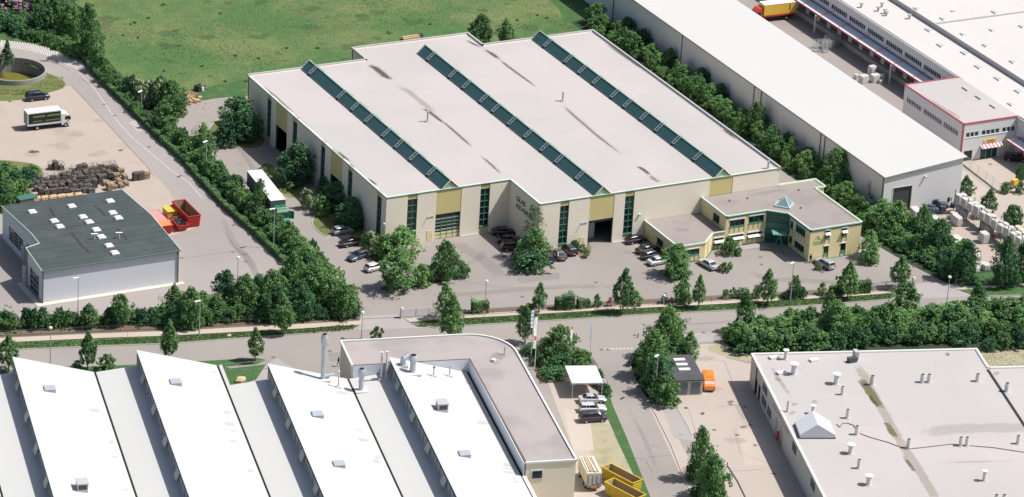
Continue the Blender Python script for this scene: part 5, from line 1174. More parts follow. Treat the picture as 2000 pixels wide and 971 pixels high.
def plant(key, x, y, h, rad=None, label=None, group=None, cat=None):
    """h: total height wanted, rad: crown radius wanted"""
    global tr_n
    name, cm, tm, H, R0 = PROTO[key]; sz = h/H; sx = (rad*.86/R0) if rad else sz
    rz = random.uniform(0, 6.28); isshrub = name in ('shrub', 'bush', 'flowering_shrub', 'flowering_bush')
    if isshrub:
        o = bpy.data.objects.new(name, cm); COL.objects.link(o); o.location = (x, y, 0.02)
    else:
        o = bpy.data.objects.new(name, None); COL.objects.link(o); o.location = (x, y, 0.0)
        for nm, me in (('crown', cm), ('trunk', tm)):
            c = bpy.data.objects.new(nm, me); COL.objects.link(c); c.parent = o
    o.rotation_euler = (0, 0, rz); o.scale = (sx*random.uniform(.95,1.05), sx*random.uniform(.95,1.05), sz)
    tag(o, label, cat or ('shrub' if isshrub else 'tree'), group)
    return o
def plant_px(key, bx, by, ty, wpx, label, group=None, cat=None):
    x, y, _ = G(bx, by); return plant(key, x, y, px_h((x, y), ty), wpx/2/PXM if wpx else None, label, group, cat)
# ---- street trees, one by one
ST = 'young street trees along the public road'
for key, bx, by, ty, w_, lab in (
  ('linden0',17,725,653,42,'pointed street tree at the left frame edge, behind the lower left white roof'),
  ('linden1',171,724,648,34,'slim pointed street tree above the valley between the first two white roof teeth'),
  ('linden2',330,706,626,38,'pointed street tree rising behind the tip of the second white roof tooth'),
  ('linden0',498,706,640,32,'slim street tree standing by the low fence next to the lawn'),
  ('linden1',550,654,575,42,'pale green street tree on the verge in front of the big hedge'),
  ('linden2',173,640,593,40,'pointed tree in the hedge behind the workshop, right of the street lamp'),
  ('linden1',868,626,554,38,'rear one of the two overlapping street trees right of the sliding gate'),
  ('linden0',881,668,577,52,'front one of the two overlapping street trees, just above the curved roof corner'),
  ('linden2',1052,612,553,32,'small oval street tree on the verge above the flagpoles'),
  ('linden1',1025,672,598,36,'small street tree left of the flagpoles with visible trunk'),
  ('linden0',1216,613,525,42,'pointed street tree on the verge right of the pink bush'),
  ('linden2',1363,603,538,30,'narrow small street tree in front of the low office wing'),
  ('linden1',1498,597,527,38,'street tree on the verge in front of the office entrance'),
  ('linden0',1655,584,510,46,'street tree on the verge in front of the yellow office end wall'),
  ('linden2',1453,650,568,42,'street tree poking out of the left end of the long hedge'),
  ('linden1',1618,640,568,32,'pointed street tree rising from the middle of the long hedge'),
  ('linden0',1757,565,500,42,'street tree directly behind the right sliding gate'),
  ('round0',1768,615,555,54,'rounded street tree in front of the right sliding gate'),
  ('linden2',1908,610,553,42,'street tree on the kerb at the right frame side')):
    plant_px(key, bx, by, ty, w_, lab, ST)
# ---- single trees
for key, bx, by, ty, w_, lab in (
  ('round1',235,636,577,42,'round dark tree in the hedge in front of the workshop'),
  ('maple0',775,566,487,78,'bright broad tree at the tip of the lawn island beside the parked cars'),
  ('maple1',785,505,446,78,'broad light green tree before the hall corner window'),
  ('broad0',868,548,474,56,'leafy tree at the right end of the lawn island facing the closed gate'),
  ('maple1',1040,516,446,62,'bright bushy tree at the stepped corner of the hall'),
  ('feather',1040,506,405,46,'thin pale feathery tree top in front of the green lettering'),
  ('maple0',1318,538,478,62,'bright broad tree beside the low office wing'),
  ('maple1',1697,505,450,42,'slender bright tree behind the office end wall'),
  ('dark0',465,268,190,92,'dark leafy tree at the rear left corner of the hall'),
  ('dark1',478,275,214,60,'smaller dark tree in front of the rear left hall corner'),
  ('dark1',578,360,283,84,'dark tree against the shaded hall wall between the two gates'),
  ('dark0',660,405,358,78,'dark tree left of the second shaded gate, over the third lawn island'),
  ('dark1',684,440,388,70,'dark tree beside the parked cars near the front hall corner'),
  ('broad1',938,92,30,62,'larger dark tree on the meadow behind the hall notch'),
  ('broad2',986,90,40,38,'smaller dark tree on the meadow behind the hall notch'),
  ('broad0',171,116,12,60,'tall free-standing dark tree by the bend of the left road'),
  ('spruce',14,128,78,40,'small spruce beside the round basin'),
  ('round0',1090,706,640,58,'leafy tree between the two pairs of flagpoles'),
  ('round1',1065,700,660,30,'light thin tree beside the tall white flag'),
  ('linden0',1884,392,343,38,'small tree at the front corner of the white warehouse'),
  ('linden1',1930,425,369,38,'small tree beyond the upper rack row, second from the warehouse corner'),
  ('round1',1976,462,403,42,'round small tree beyond the right end of the rack row'),
  ('round0',1990,360,322,24,'small tree by the yellow box near the annex'),
  ('broad0',1364,938,838,46,'tall slim tree at the lower right of the side road'),
  ('broad1',1388,1000,893,66,'broad tree at the bottom edge beside the side road'),
  ('broad0',1300,700,602,60,'tallest tree of the clump beside the grey hut, nearest the public road'),
  ('broad1',1272,738,648,62,'middle tree of the clump at the side road junction'),
  ('dark0',1284,770,694,56,'dark tree leaning against the left side of the grey hut'),
  ('maple0',1345,820-112,650,36,'pale bush-like tree behind the grey hut')):
    plant_px(key, bx, by, ty, w_, lab)
plant_px('shrub0',1300,789,738,58,'dense low shrub at the foot of the street lamp by the grey hut')
plant_px('shrub2',1378,971,905,50,'dense undergrowth shrub beneath the bottom-edge trees')
# ---- bushes along the company fence, one by one
for key, bx, by, ty, w_, lab in (
  ('small0',1020,607,598,18,'low round bush left of the small oval street tree'),('shrub3',1036,605,594,20,'dark low bush beside the small oval street tree'),
  ('small1',1166,600,577,19,'round upright bush, last of the clipped row before the pink one'),
  ('pinks',1191,599,581,13,'small pinkish flowering bush by the fence'),('small0',1240,595,570,34,'leafy bush at the foot of the pointed tree right of the pink bush'),('small1',1297,592,574,16,'small bush behind the short white lamp'),
  ('shrub2',1332,592,549,40,'loose bright shrub left of the narrow street tree'),('white0',1417,583,566,16,'pale flowering bush in front of the silver saloon car'),('small0',1431,582,563,18,'dark round bush in the middle of the three before the office'),
  ('white0',1450,582,563,24,'pale flowering bush nearest the office entrance tree'),('white0',1477,583,558,20,'pale bush left of the entrance street tree'),('shrub2',1551,582,543,30,'airy bright shrub around the lamp with the red sign'),
  ('shrub3',1541,584,567,26,'dark low bush left below the lamp with the red sign'),('shrub3',1566,582,562,22,'dark round bush right of the lamp with the red sign'),('small1',1605,576,553,20,'round bush standing alone before the yellow end wall'),
  ):
    plant_px(key, bx, by, ty, w_, lab)
# ---- other single shrubs
for key, bx, by, ty, w_, lab in (
  ('white0',722,497,455,36,'white flowering shrub beside the blue-grey estate car'),('shrub0',752,505,462,50,'shrub between the white blossoms and the bright tree'),('shrub2',825,556,520,50,'low bright shrubs in the middle of the lawn island'),
  ('white0',846,548,516,30,'pale shrub left of the leafy island tree'),('shrub0',900,540,512,40,'low shrub at the right tip of the lawn island'),
  ('shrub3',1040,527,492,70,'dark wide shrub under the bright corner tree'),('shrub3',1320,541,515,56,'dark low shrub under the bright tree by the office wing'),
  ('shrub0',1424,497,465,36,'feathery shrub before the office awnings'),('shrub2',1443,499,484,18,'low yellow-green shrub beside the feathery one'),('small0',1415,531,514,26,'low bush behind the silver saloon car'),('small1',1426,525,512,12,'tiny upright bush behind the silver saloon car'),
  ('shrub3',1122,487,470,24,'dark low bush left of the open gate'),('small1',1138,490,478,20,'small green bush in the bed left of the open gate'),('small0',1145,503,488,16,'lowest bush in the bed left of the open gate'),
  ('shrub2',1698,516,490,36,'clipped low shrub around the slender tree'),('small0',1598,527,515,18,'low planting behind the silver estate car'),
  ('small0',736,668,640,28,'round bush above the edge of the gravel roof'),('shrub0',208,722,694,34,'spiky dark bush beside the second tooth of the white roof'),('small0',152,716,705,22,'low bush left of the slim pointed street tree'),
  ('shrub2',510,360,330,34,'low yellow-green plant by the lawn behind the white lorry'),('white0',600,408,372,28,'pale flowering shrub hiding a parked car'),('shrub0',628,420,385,40,'shrub beside the hidden parked car'),
  ('shrub3',445,285,235,50,'dark shrub at the left of the rear corner tree'),('shrub3',640,380,345,50,'low dark shrub in the deep shade of the hall wall'),('shrub3',700,440,415,44,'dark shrub before the last tall window on the shaded side')):
    plant_px(key, bx, by, ty, w_, lab)
# ---- dense rows
def row(pts, n, keys, hr, rr, label, group, jit=1.0, world=False, weights=None, ya=None):
    P = [Vector(p if world else G(*p)[:2]) for p in pts]; L = [0]
    for a, b in zip(P, P[1:]): L.append(L[-1]+(b-a).length)
    for i in range(n):
        s = L[-1]*(i+.5+random.uniform(-.25,.25))/n; k = max(j for j in range(len(L)-1) if L[j] <= s)
        q = P[k].lerp(P[k+1], (s-L[k])/(L[k+1]-L[k])); kk = random.choice(keys); h = random.uniform(*hr)
        plant(kk, q.x+random.uniform(-jit,jit), q.y+random.uniform(-jit,jit), h, random.uniform(*rr), label, group)
g = 'shrubs of the belt between left road and hall drive'; l = 'leafy shrub in the long green belt between the left road and the hall driveway'
row([(-16.2,58),(-16.4,44),(-16.3,28),(-16.1,17),(-15.7,6),(-15.4,-5),(-15.2,-18)], 36, ['shrub0','shrub1','shrub2','shrub0','shrub3'], (2.2,3.9), (1.5,2.1), l, g, .9, True)
row([(-17.2,62),(-17.6,41),(-17.5,28),(-17.0,14),(-16.4,2),(-16.2,-8)], 22, ['shrub0','shrub1','shrub2'], (2.2,3.6), (1.6,2.1), l, g, .7, True)
row([(-15.0,106),(-16.2,95),(-17.6,82),(-18.4,70)], 11, ['shrub0','shrub2','shrub3'], (1.2,2.4), (1.0,1.5), l, g, .6, True)
g2 = 'large shrubs at the upper end of the belt'
for key, bx, by, ty, w_, lab in (('shrub3',258,190,150,46,'dark shrub nearest the striped road marking, at the belt end'),('white0',292,208,160,44,'cream flowering shrub left of the lamp post'),('dark0',312,205,152,50,'dark tree above the belt end'),('broad1',335,215,158,56,'broad tree in the upper belt end beside the meadow'),
   ('white0',350,205,172,36,'white blossoming shrub beside the meadow junk'),('shrub1',352,225,190,34,'shrub at the inner bend of the driveway'),('shrub0',320,250,200,64,'big rounded shrub right of the lamp by the belt'),('white0',353,215,192,22,'small pale blossom bush at the driveway bend'),
   ('broad2',396,310,246,44,'tree right beside the tall lamp in the belt'),('shrub2',405,325,285,40,'bright shrub below the tall lamp in the belt'),('white0',272,196,158,36,'cream blossoming shrub at the very tip of the belt'),('white0',318,212,160,40,'tallest cream blossoming shrub beside the meadow'),('broad0',506,422,352,30,'tree partly hiding the white lorry trailer')):
    plant_px(key, bx, by, ty, w_, lab)
g = 'trees and shrubs of the thicket at the driveway gate'; l = 'densely packed tree in the thicket between workshop yard and driveway gate'
for key, bx, by, ty, w_ in (('dark0',440,600,530,58),('broad0',478,612,540,60),('dark1',505,590,540,56),('broad1',530,605,530,66),('broad2',570,590,500,66),('dark0',598,570,497,60),('broad0',612,600,520,70),('dark1',585,620,550,60),('broad1',645,605,545,64),('broad2',672,618,560,56),('dark0',540,625,560,60),
   ('maple0',600,530,478,50),('maple1',575,500,462,44),('maple0',640,570,520,50),('broad1',372,640,565,60),('dark1',350,640,585,50),('broad2',340,620,560,46),('maple1',395,620,572,50),('broad0',420,625,580,50)):
    plant_px(key, bx, by, ty, w_, l, g)
for key, bx, by, ty, w_, lab in (('white0',684,610,568,36,'white flowering shrub at the right end of the thicket'),('shrub3',692,617,590,34,'dark clipped shrub behind the fence corner at the gate'),('white0',655,575,540,36,'pale blossoming shrub on the driveway side of the thicket')):
    plant_px(key, bx, by, ty, w_, lab)
g = 'hedge shrubs behind the sidewalk on the left'; l = 'low shrub in the row behind the left sidewalk'
row([(0,645),(60,641),(120,637),(200,634),(280,631),(340,633)], 19, ['shrub0','shrub1','shrub3'], (2.0,3.6), (1.3,1.9), l, g, .6)
row([(290,625),(400,632),(470,625),(560,628),(640,620),(698,616)], 22, ['shrub0','shrub1','shrub3'], (1.8,3.0), (1.2,1.7), l, g, .5)
plant_px('round1', 8, 640, 612, 44, 'leafy tree at the left end of the front hedge')
g = 'shrubs between the hall and the white warehouse'; l = 'leafy shrub in the tall belt between the hall and the white warehouse'
row([(91.6,92),(91.8,70),(92.1,40),(92.4,10),(92.4,-12)], 26, ['shrub0','shrub2','shrub1','maple0','broad0'], (3.0,4.6), (1.9,2.5), l, g, .8, True)
row([(89.6,90),(90.5,60),(90.9,20),(90.9,-10)], 27, ['shrub0','shrub2','shrub1'], (1.7,2.9), (1.2,1.8), l, g, .6, True)
row([(93.8,88),(94.0,50),(94.2,-10)], 9, ['dark0','broad1','shrub3'], (3.2,4.8), (1.6,2.2), l, g, .3, True)
g = 'shrubs of the belt right of the office'; l = 'dense shrub in the belt right of the yellow office building'
row([(92.4,-14),(91.8,-24),(92.6,-33),(94.0,-41),(95.6,-48)], 14, ['shrub0','shrub1','maple0','shrub2'], (2.4,3.7), (1.9,2.5), l, g, .6, True)
row([(95.0,-19),(95.4,-27),(96.8,-36),(99.0,-44)], 11, ['shrub0','broad0','shrub3','shrub2'], (2.8,4.2), (2.0,2.6), l, g, .8, True)
row([(89.9,-18),(89.6,-26),(90.8,-35),(92.6,-45)], 15, ['shrub1','shrub0','shrub3'], (1.1,2.0), (1.2,1.6), l, g, .35, True)
for key, bx, by, ty, w_, lab in (('broad0',1475,262,202,52,'broad tree halfway between hall and warehouse, standing above its shrubs'),('broad1',1630,365,292,66,'broad round tree by the last third of the warehouse wall'),('broad2',1800,468,405,50,'tree before the white sacks near the warehouse door'),
   ('maple1',1752,455,393,52,'light tree in front of the warehouse loading door'),('dark0',1832,500,430,60,'dark tree left of the stacked crates in the storage yard'),('dark1',1886,550,474,54,'dark tree between storage yard and right sidewalk'),('dark0',1852,545,484,48,'dark tree beside the lamp at the right yard corner'),
   ('dark1',1958,560,466,60,'dark tree in front of the rack row, right of the others'),('dark0',1998,555,470,50,'dark tree cut by the right frame edge'),('maple0',1720,452,398,60,'bright tree left of the warehouse corner'),('dark0',1715,400,338,50,'dark tree against the warehouse side wall near its front corner')):
    plant_px(key, bx, by, ty, w_, lab)
g = 'shrubs of the long hedge south of the road'; l = 'shrub in the long dense hedge between the public road and the lower right building'
row([(1430,656),(1500,647),(1600,638),(1700,631),(1800,624),(1900,617),(2030,609)], 30, ['shrub0','shrub1','shrub2','maple0','round0'], (2.0,3.5), (1.6,2.6), l, g, 1.0)
row([(1436,672),(1500,665),(1600,657),(1700,650),(1800,643),(1900,637),(2030,630)], 30, ['shrub0','shrub1','maple0','broad1','shrub2','maple1'], (2.8,4.3), (1.9,2.9), l, g, 1.1)
row([(1450,688),(1550,682),(1650,676),(1750,670),(1850,664),(1950,658),(2030,654)], 28, ['shrub0','shrub3','shrub1','broad0'], (2.4,3.7), (1.8,2.6), l, g, .9)
row([(1920,684),(1970,680),(2040,676)], 4, ['shrub0','shrub3'], (2.2,3.2), (1.6,2.1), l, g, .5)
for key, bx, by, ty, w_, lab in (('maple0',1632,662,590,58,'bright broad tree standing out of the middle of the long hedge'),('maple1',1540,640,603,36,'light tree at the top edge of the hedge left part'),('broad2',1870,640,597,60,'broad tree in the right third of the long hedge')):
    plant_px(key, bx, by, ty, w_, lab)
g = 'shrubs around the flagpoles'; l = 'shrub in the planted bed around the flagpoles'
for key, bx, by, ty, w_ in (('shrub3',1040,690,672,40),('shrub0',1075,716,682,50),('shrub3',1100,728,692,50),('shrub0',1127,722,684,42),('shrub1',1140,715,686,34),('shrub3',1055,712,690,34),('shrub3',1085,738,716,50),('small1',1062,728,716,18),('shrub3',1168,742,722,22),('shrub0',1185,772,752,20)):
    plant_px(key, bx, by, ty, w_, l, g)
g = 'undergrowth of the side road clump'; l = 'low shrub in the clump around the grey hut'
for key, bx, by, ty, w_ in (('shrub0',1262,735,700,50),('shrub3',1270,765,728,44),('shrub0',1312,700,660,44),('shrub2',1328,688,658,30),('shrub3',1298,745,706,42),('shrub0',1290,715,660,60),('broad2',1310,680,612,52),('shrub1',1250,712,680,40)):
    plant_px(key, bx, by, ty, w_, l, g)
g = 'undergrowth at the bottom of the side road'; l = 'low shrub under the trees at the bottom of the side road'
for key, bx, by, ty, w_ in (('shrub3',1356,938,905,34),('shrub3',1372,975,935,44),('shrub0',1385,1005,965,56)): plant_px(key, bx, by, ty, w_, l, g)
g = 'trees of the upper left grove'; l = 'tree or tall shrub in the grove at the upper left corner'
random.seed(21)
for i in range(36):
    bx = random.uniform(-10, 150); by = random.uniform(max(15, 25+bx*.1), 60+bx*.24); x, y, _ = G(bx, by)
    plant(random.choice(['dark0','dark1','broad0','broad1','shrub0','shrub3']), x, y, random.uniform(2.4,3.6) if bx < 75 and by > 38 else random.uniform(4.0,7.5), random.uniform(2.0,2.9), l, g)
for i in range(26):
    bx = random.uniform(-20, 130); by = random.uniform(-40, 40); x, y, _ = G(bx, by)
    plant(random.choice(['dark0','broad1','broad2','shrub0']), x, y, random.uniform(4.5,8), random.uniform(2.4,3.4), l, g)
for bx, by in ((60,76),(78,80),(98,88),(118,95),(140,104),(158,112),(100,78),(128,88)): x, y, _ = G(bx, by); plant('shrub1', x, y, random.uniform(1.8,3.0), random.uniform(1.5,2.0), l, g)
plant_px('pink0',34,44,0,78,'mauve flowering tall shrub at the top left corner'); plant_px('pink0',58,36,-6,60,'second mauve flowering shrub deeper in the top left grove')
g = 'shrubs beside the striped bend'; l = 'shrub between the striped road bend and the meadow'
for bx, by, ty, w_ in ((150,112,86,40),(190,140,96,40),(205,160,125,30),(186,120,98,36),(212,170,140,22)): plant_px('shrub0', bx, by, ty, w_, l, g)
g = 'bushes left of the pallet store'; l = 'wild shrub left of the pallet stacks, cut by the left frame edge'
for key, bx, by, ty, w_ in (('shrub0',10,345,318,44),('shrub3',30,368,336,50),('shrub0',20,395,355,60),('shrub3',50,360,330,40),('shrub0',0,370,330,50),('broad1',5,410,350,50),('shrub1',42,388,352,40),('shrub2',62,345,324,34)): plant_px(key, bx, by, ty, w_, l, g)
# ---- clipped hedge along the left road
def _lb(name, pts, wd, h, per_m, ls, m, label, cat='hedge', seed=5):
    rnd = random.Random(seed); V = []; F = []; P = [Vector(p) for p in pts]
    for a, b in zip(P, P[1:]):
        d = b-a; L = d.length; d /= L; q = Vector((-d.y, d.x))
        for _ in range(int(L*per_m)):
            s = rnd.random()*L; k = rnd.random(); wob = 1+.18*math.sin(s*1.1+a.x)+.1*rnd.uniform(-1,1)
            if k < .5: o = rnd.uniform(-.5,.5)*wd*wob; z = h*wob*rnd.uniform(.9,1.04); n = Vector((0,0,1))
            else: sg_ = -1 if k < .75 else 1; o = sg_*wd/2*wob; z = rnd.uniform(.05,1)*h*wob; n = Vector((q.x*sg_, q.y*sg_, .25))
            n = (n+Vector((rnd.gauss(0,.45), rnd.gauss(0,.45), rnd.gauss(0,.4)))).normalized(); C = a+d*s+q*o; C = Vector((C.x, C.y, z))
            x = n.orthogonal().normalized(); y = n.cross(x); sz = ls*rnd.uniform(.6,1.3); i = len(V)
            V += [C-x*sz*.5, C-y*sz*.35, C+x*sz*.5, C+y*sz*.35]; F.append((i,i+1,i+2,i+3))
    me = bpy.data.meshes.new(name); me.from_pydata([tuple(v) for v in V], [], F); me.materials.append(m); me.update()
    o = bpy.data.objects.new(name, me); COL.objects.link(o); return tag(o, label, cat)
def leafbox(name, pts, wd, h, per_m, ls, m, label, cat='hedge', seed=5):
    o = _lb(name, pts, wd, h, per_m, ls, m, label, cat, seed)
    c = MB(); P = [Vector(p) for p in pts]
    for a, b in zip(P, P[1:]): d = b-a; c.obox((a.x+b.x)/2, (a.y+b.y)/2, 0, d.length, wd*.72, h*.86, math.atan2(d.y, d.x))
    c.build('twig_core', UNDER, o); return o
hl = [G(*p)[:2] for p in HEDGE_PX]
leafbox('clipped_hedge', hl, 1.0, 1.15, 210, .26, LEAF, 'long low clipped hedge running beside the left road down to the yard end')
# fine grass and weeds as ground cover
def tufts(name, region, n, ls, m, hh=.25, seed=1, world=True):
    rnd = random.Random(seed); V = []; F = []
    for _ in range(n):
        x, y = region(rnd)
        if x is None: continue
        for k in range(3):
            a = rnd.random()*3.14; s = ls*rnd.uniform(.5,1.3); h = hh*rnd.uniform(.5,1.5); i = len(V); dx, dy = math.cos(a)*s/2, math.sin(a)*s/2; lx, ly = rnd.gauss(0,h*.5), rnd.gauss(0,h*.5)
            V += [(x-dx,y-dy,0),(x+dx,y+dy,0),(x+dx*.6+lx,y+dy*.6+ly,h),(x-dx*.6+lx,y-dy*.6+ly,h)]; F.append((i,i+1,i+2,i+3))
    me = bpy.data.meshes.new(name); me.from_pydata(V, [], F); me.materials.append(m); me.update()
    o = bpy.data.objects.new(name, me); COL.objects.link(o); o['kind'] = 'stuff'; return o
def reg_meadow(rnd):
    for _ in range(50):
        px, py = rnd.uniform(180, 1190), rnd.uniform(-10, 215); x, y, _ = G(px, py)
        if -13 < x < 90 and 0 < y < 72: continue
        if x < -18.5 or x > 86: continue
        if y < 62: continue
        if noise.noise(Vector((x*.05, y*.05, 0)))+rnd.gauss(0,.25) > .12: return x+rnd.gauss(0,.3), y+rnd.gauss(0,.3)
    return None, None
tufts('meadow_grass', reg_meadow, 2500, .3, GRASSM, .07, 3)
def reg_weed(rnd):
    c = [(240,70),(263,45),(290,36),(318,10),(255,48),(430,27),(460,110),(505,115),(560,95),(840,48),(757,65),(440,160),(395,130),(620,95),(1010,40),(1050,30),(1068,36),(700,100),(320,140),(350,90),(270,75),(480,160)][rnd.randrange(22)]
    k = 1+3*((c[0]*7)%5)/5; x, y, _ = G(c[0]+rnd.gauss(0,k), c[1]+rnd.gauss(0,k*.35)); return x, y
tufts('tall_weeds', reg_weed, 260, .3, GRASSM, .22, 4)
def reg_verge(rnd):
    pts = random.choice
    t = rnd.random(); L_ = [(0,678),(200,669),(340,664),(450,656),(600,647),(690,640)] if rnd.random() < .42 else [(815,634),(1000,624),(1240,609),(1500,596),(1740,579)]
    i = rnd.randrange(len(L_)-1); k = rnd.random(); a, b = L_[i], L_[i+1]; x, y, _ = G(a[0]*(1-k)+b[0]*k, a[1]*(1-k)+b[1]*k+rnd.uniform(-4.5,5)); return x, y
o = tufts('verge_grass', reg_verge, 5000, .3, GRASSM, .12, 6); o.location.z = .1
def reg_r(rnd):
    px, py = rnd.choice([(rnd.uniform(1880,2010), rnd.uniform(525,553)), (rnd.uniform(1915,2010), rnd.uniform(690,716)), (rnd.uniform(60,125), rnd.uniform(150,175)), (rnd.uniform(0,75), rnd.uniform(322,385)), (rnd.uniform(0,60), rnd.uniform(175,186))]); x, y, _ = G(px, py); return x, y
tufts('rough_grass_tufts', reg_r, 1800, .3, GRASSM, .05, 8)

def box_bush(bx, by, ty, w_, lab):
    x, y, _ = G(bx, by); h = px_h((x, y), ty); a = R(-12); L = w_/PXM*.5
    leafbox('clipped_bush', [(x-L*math.cos(a), y-L*math.sin(a)), (x+L*math.cos(a), y+L*math.sin(a))], 1.6, h*.92, 330, .24, LEAF, lab, 'bush', seed=bx)
box_bush(937,611,585,32,'boxy clipped bush right of the gate, behind the street lamp')
box_bush(1102,604,576,36,'large boxy clipped bush, widest along the company fence')
box_bush(1139,601,582,24,'boxy clipped bush right of the widest one')
box_bush(1634,575,556,28,'boxy clipped bush left of the end-wall street tree')
box_bush(1682,572,544,34,'boxy clipped bush right of the end-wall street tree')# ================================================================== VEHICLES
def ring_yz(x, hw, zb, zt, tuck=.86, top=.82):
    return [(x,-hw*.9,zb),(x,-hw,zb+(zt-zb)*.35),(x,-hw*.98,zb+(zt-zb)*.78),(x,-hw*top,zt),(x,hw*top,zt),(x,hw*.98,zb+(zt-zb)*.78),(x,hw,zb+(zt-zb)*.35),(x,hw*.9,zb)]
KIND = {
 'sedan':  dict(L=4.65, W=1.78, hull=[(2.32,.42,.62),(2.28,.30,.70),(1.9,.25,.80),(.95,.25,.92),(-.3,.25,.95),(-1.45,.25,.98),(-2.1,.27,.97),(-2.30,.35,.90),(-2.34,.45,.75)], cab=(1.0,.28,-1.05,-1.75,1.42)),
 'hatch':  dict(L=4.05, W=1.70, hull=[(2.02,.42,.62),(1.98,.30,.72),(1.6,.25,.84),(.85,.25,.94),(-.3,.25,.97),(-1.6,.25,1.0),(-1.95,.30,.95),(-2.02,.42,.75)], cab=(.95,.25,-1.55,-1.92,1.45)),
 'estate': dict(L=4.70, W=1.78, hull=[(2.34,.42,.62),(2.30,.30,.70),(1.9,.25,.82),(1.0,.25,.93),(-.3,.25,.96),(-1.8,.25,1.0),(-2.25,.30,.97),(-2.34,.42,.78)], cab=(1.05,.32,-1.95,-2.24,1.48)),
 'van':    dict(L=4.75, W=1.86, hull=[(2.37,.42,.72),(2.30,.32,.84),(2.0,.28,.98),(1.35,.28,1.08),(-.3,.28,1.12),(-1.9,.28,1.12),(-2.3,.32,1.05),(-2.37,.42,.85)], cab=(1.45,.55,-2.0,-2.28,1.78)),
}
def make_car(kind, col, label, name='parked_car', cat='car', group=None):
    K = KIND[kind]; W = K['W']/2; t = thing(name, label, cat, group=group)
    P = paint(col)
    mb = MB(); mb.rings([ring_yz(x, W*(0.88 if i in (0, len(K['hull'])-1) else .97 if i in (1, len(K['hull'])-2) else 1), zb, zt) for i, (x, zb, zt) in enumerate(K['hull'])]); body = mb.build('body', P, t, smooth=False)
    xf, xft, xrt, xr, zt = K['cab']; zb = .90 if kind != 'van' else 1.05
    g = MB(); a = W*.90; b = W*.70
    g.add([(xf,-a*.95,zb),(xf,a*.95,zb),(xr,a*.93,zb),(xr,-a*.93,zb),(xft,-b,zt-.06),(xft,b,zt-.06),(xrt,b,zt-.06),(xrt,-b,zt-.06)], [(0,1,5,4),(1,2,6,5),(2,3,7,6),(3,0,4,7),(4,5,6,7)]); g.build('windows', GLASS, t)
    r = MB(); xm = (xft+xrt)/2
    r.add([(xft,-b,zt-.08),(xft,b,zt-.08),(xm,b*1.06,zt-.05),(xrt,b,zt-.08),(xrt,-b,zt-.08),(xm,-b*1.06,zt-.05),(xft-.1,-b*.9,zt-.01),(xft-.1,b*.9,zt-.01),(xm,b*.92,zt+.02),(xrt+.08,b*.9,zt-.01),(xrt+.08,-b*.9,zt-.01),(xm,-b*.92,zt+.02)],
          [(0,1,7,6),(1,2,8,7),(2,3,9,8),(3,4,10,9),(4,5,11,10),(5,0,6,11),(6,7,8,11),(11,8,9,10)])
    for s in (-1, 1):
        for (x0, y0, x1, y1) in ((xf, a*.95, xft, b),(xr, a*.93, xrt, b),(xm+.15,a*.97,xm+.1,b*1.03)):
            r.tube((x0, s*y0, zb-.02), (x1, s*y1, zt-.05), .045, n=4)
        if kind in ('estate','van'): r.tube((xrt+.75, s*a*.95, zb), (xrt+.7, s*b*1.02, zt-.05), .05, n=4)
    r.build('roof', P, t)
    for s in (-1, 1):
        m_ = MB(); m_.box(K['hull'][1][0]-.12, K['hull'][0][0]-.005, s*W*.52, s*W*.86, .54, .68); m_.build('headlight', mat('lamp_glass', (.6,.62,.6), .1) if 'lamp_glass' not in bpy.data.materials else bpy.data.materials['lamp_glass'], t)
        m_ = MB(); m_.box(K['hull'][-1][0]-.012, K['hull'][-1][0]+.12, s*W*.58, s*W*.86, .72, .92); m_.build('taillight', mat('tail_red', (.35,.012,.012), .3) if 'tail_red' not in bpy.data.materials else bpy.data.materials['tail_red'], t)
        m_ = MB(); m_.obox(xf-.25, s*(W+.08), zb, .14, .16, .14); m_.build('mirror', P, t)
        for x in (K['L']*.295, -K['L']*.295):
            m_ = MB(); m_.tube((x, s*(W-.18), .31), (x, s*(W+.012), .31), .31, n=14); w_ = m_.build('wheel', BLACK, t)
            m_ = MB(); m_.tube((x, s*(W-.02), .31), (x, s*(W+.022), .31), .19, n=10); m_.build('rim', GREY_L, w_)
    m_ = MB(); m_.box(-K['L']*.42, K['L']*.42, -W*.8, W*.8, .16, .3); m_.build('underbody', BLACK, t)
    m_ = MB(); m_.box(K['hull'][-1][0]-.02, K['hull'][-1][0]+.02, -.26, .26, .52, .63); m_.build('number_plate', WHITE, t)
    return t
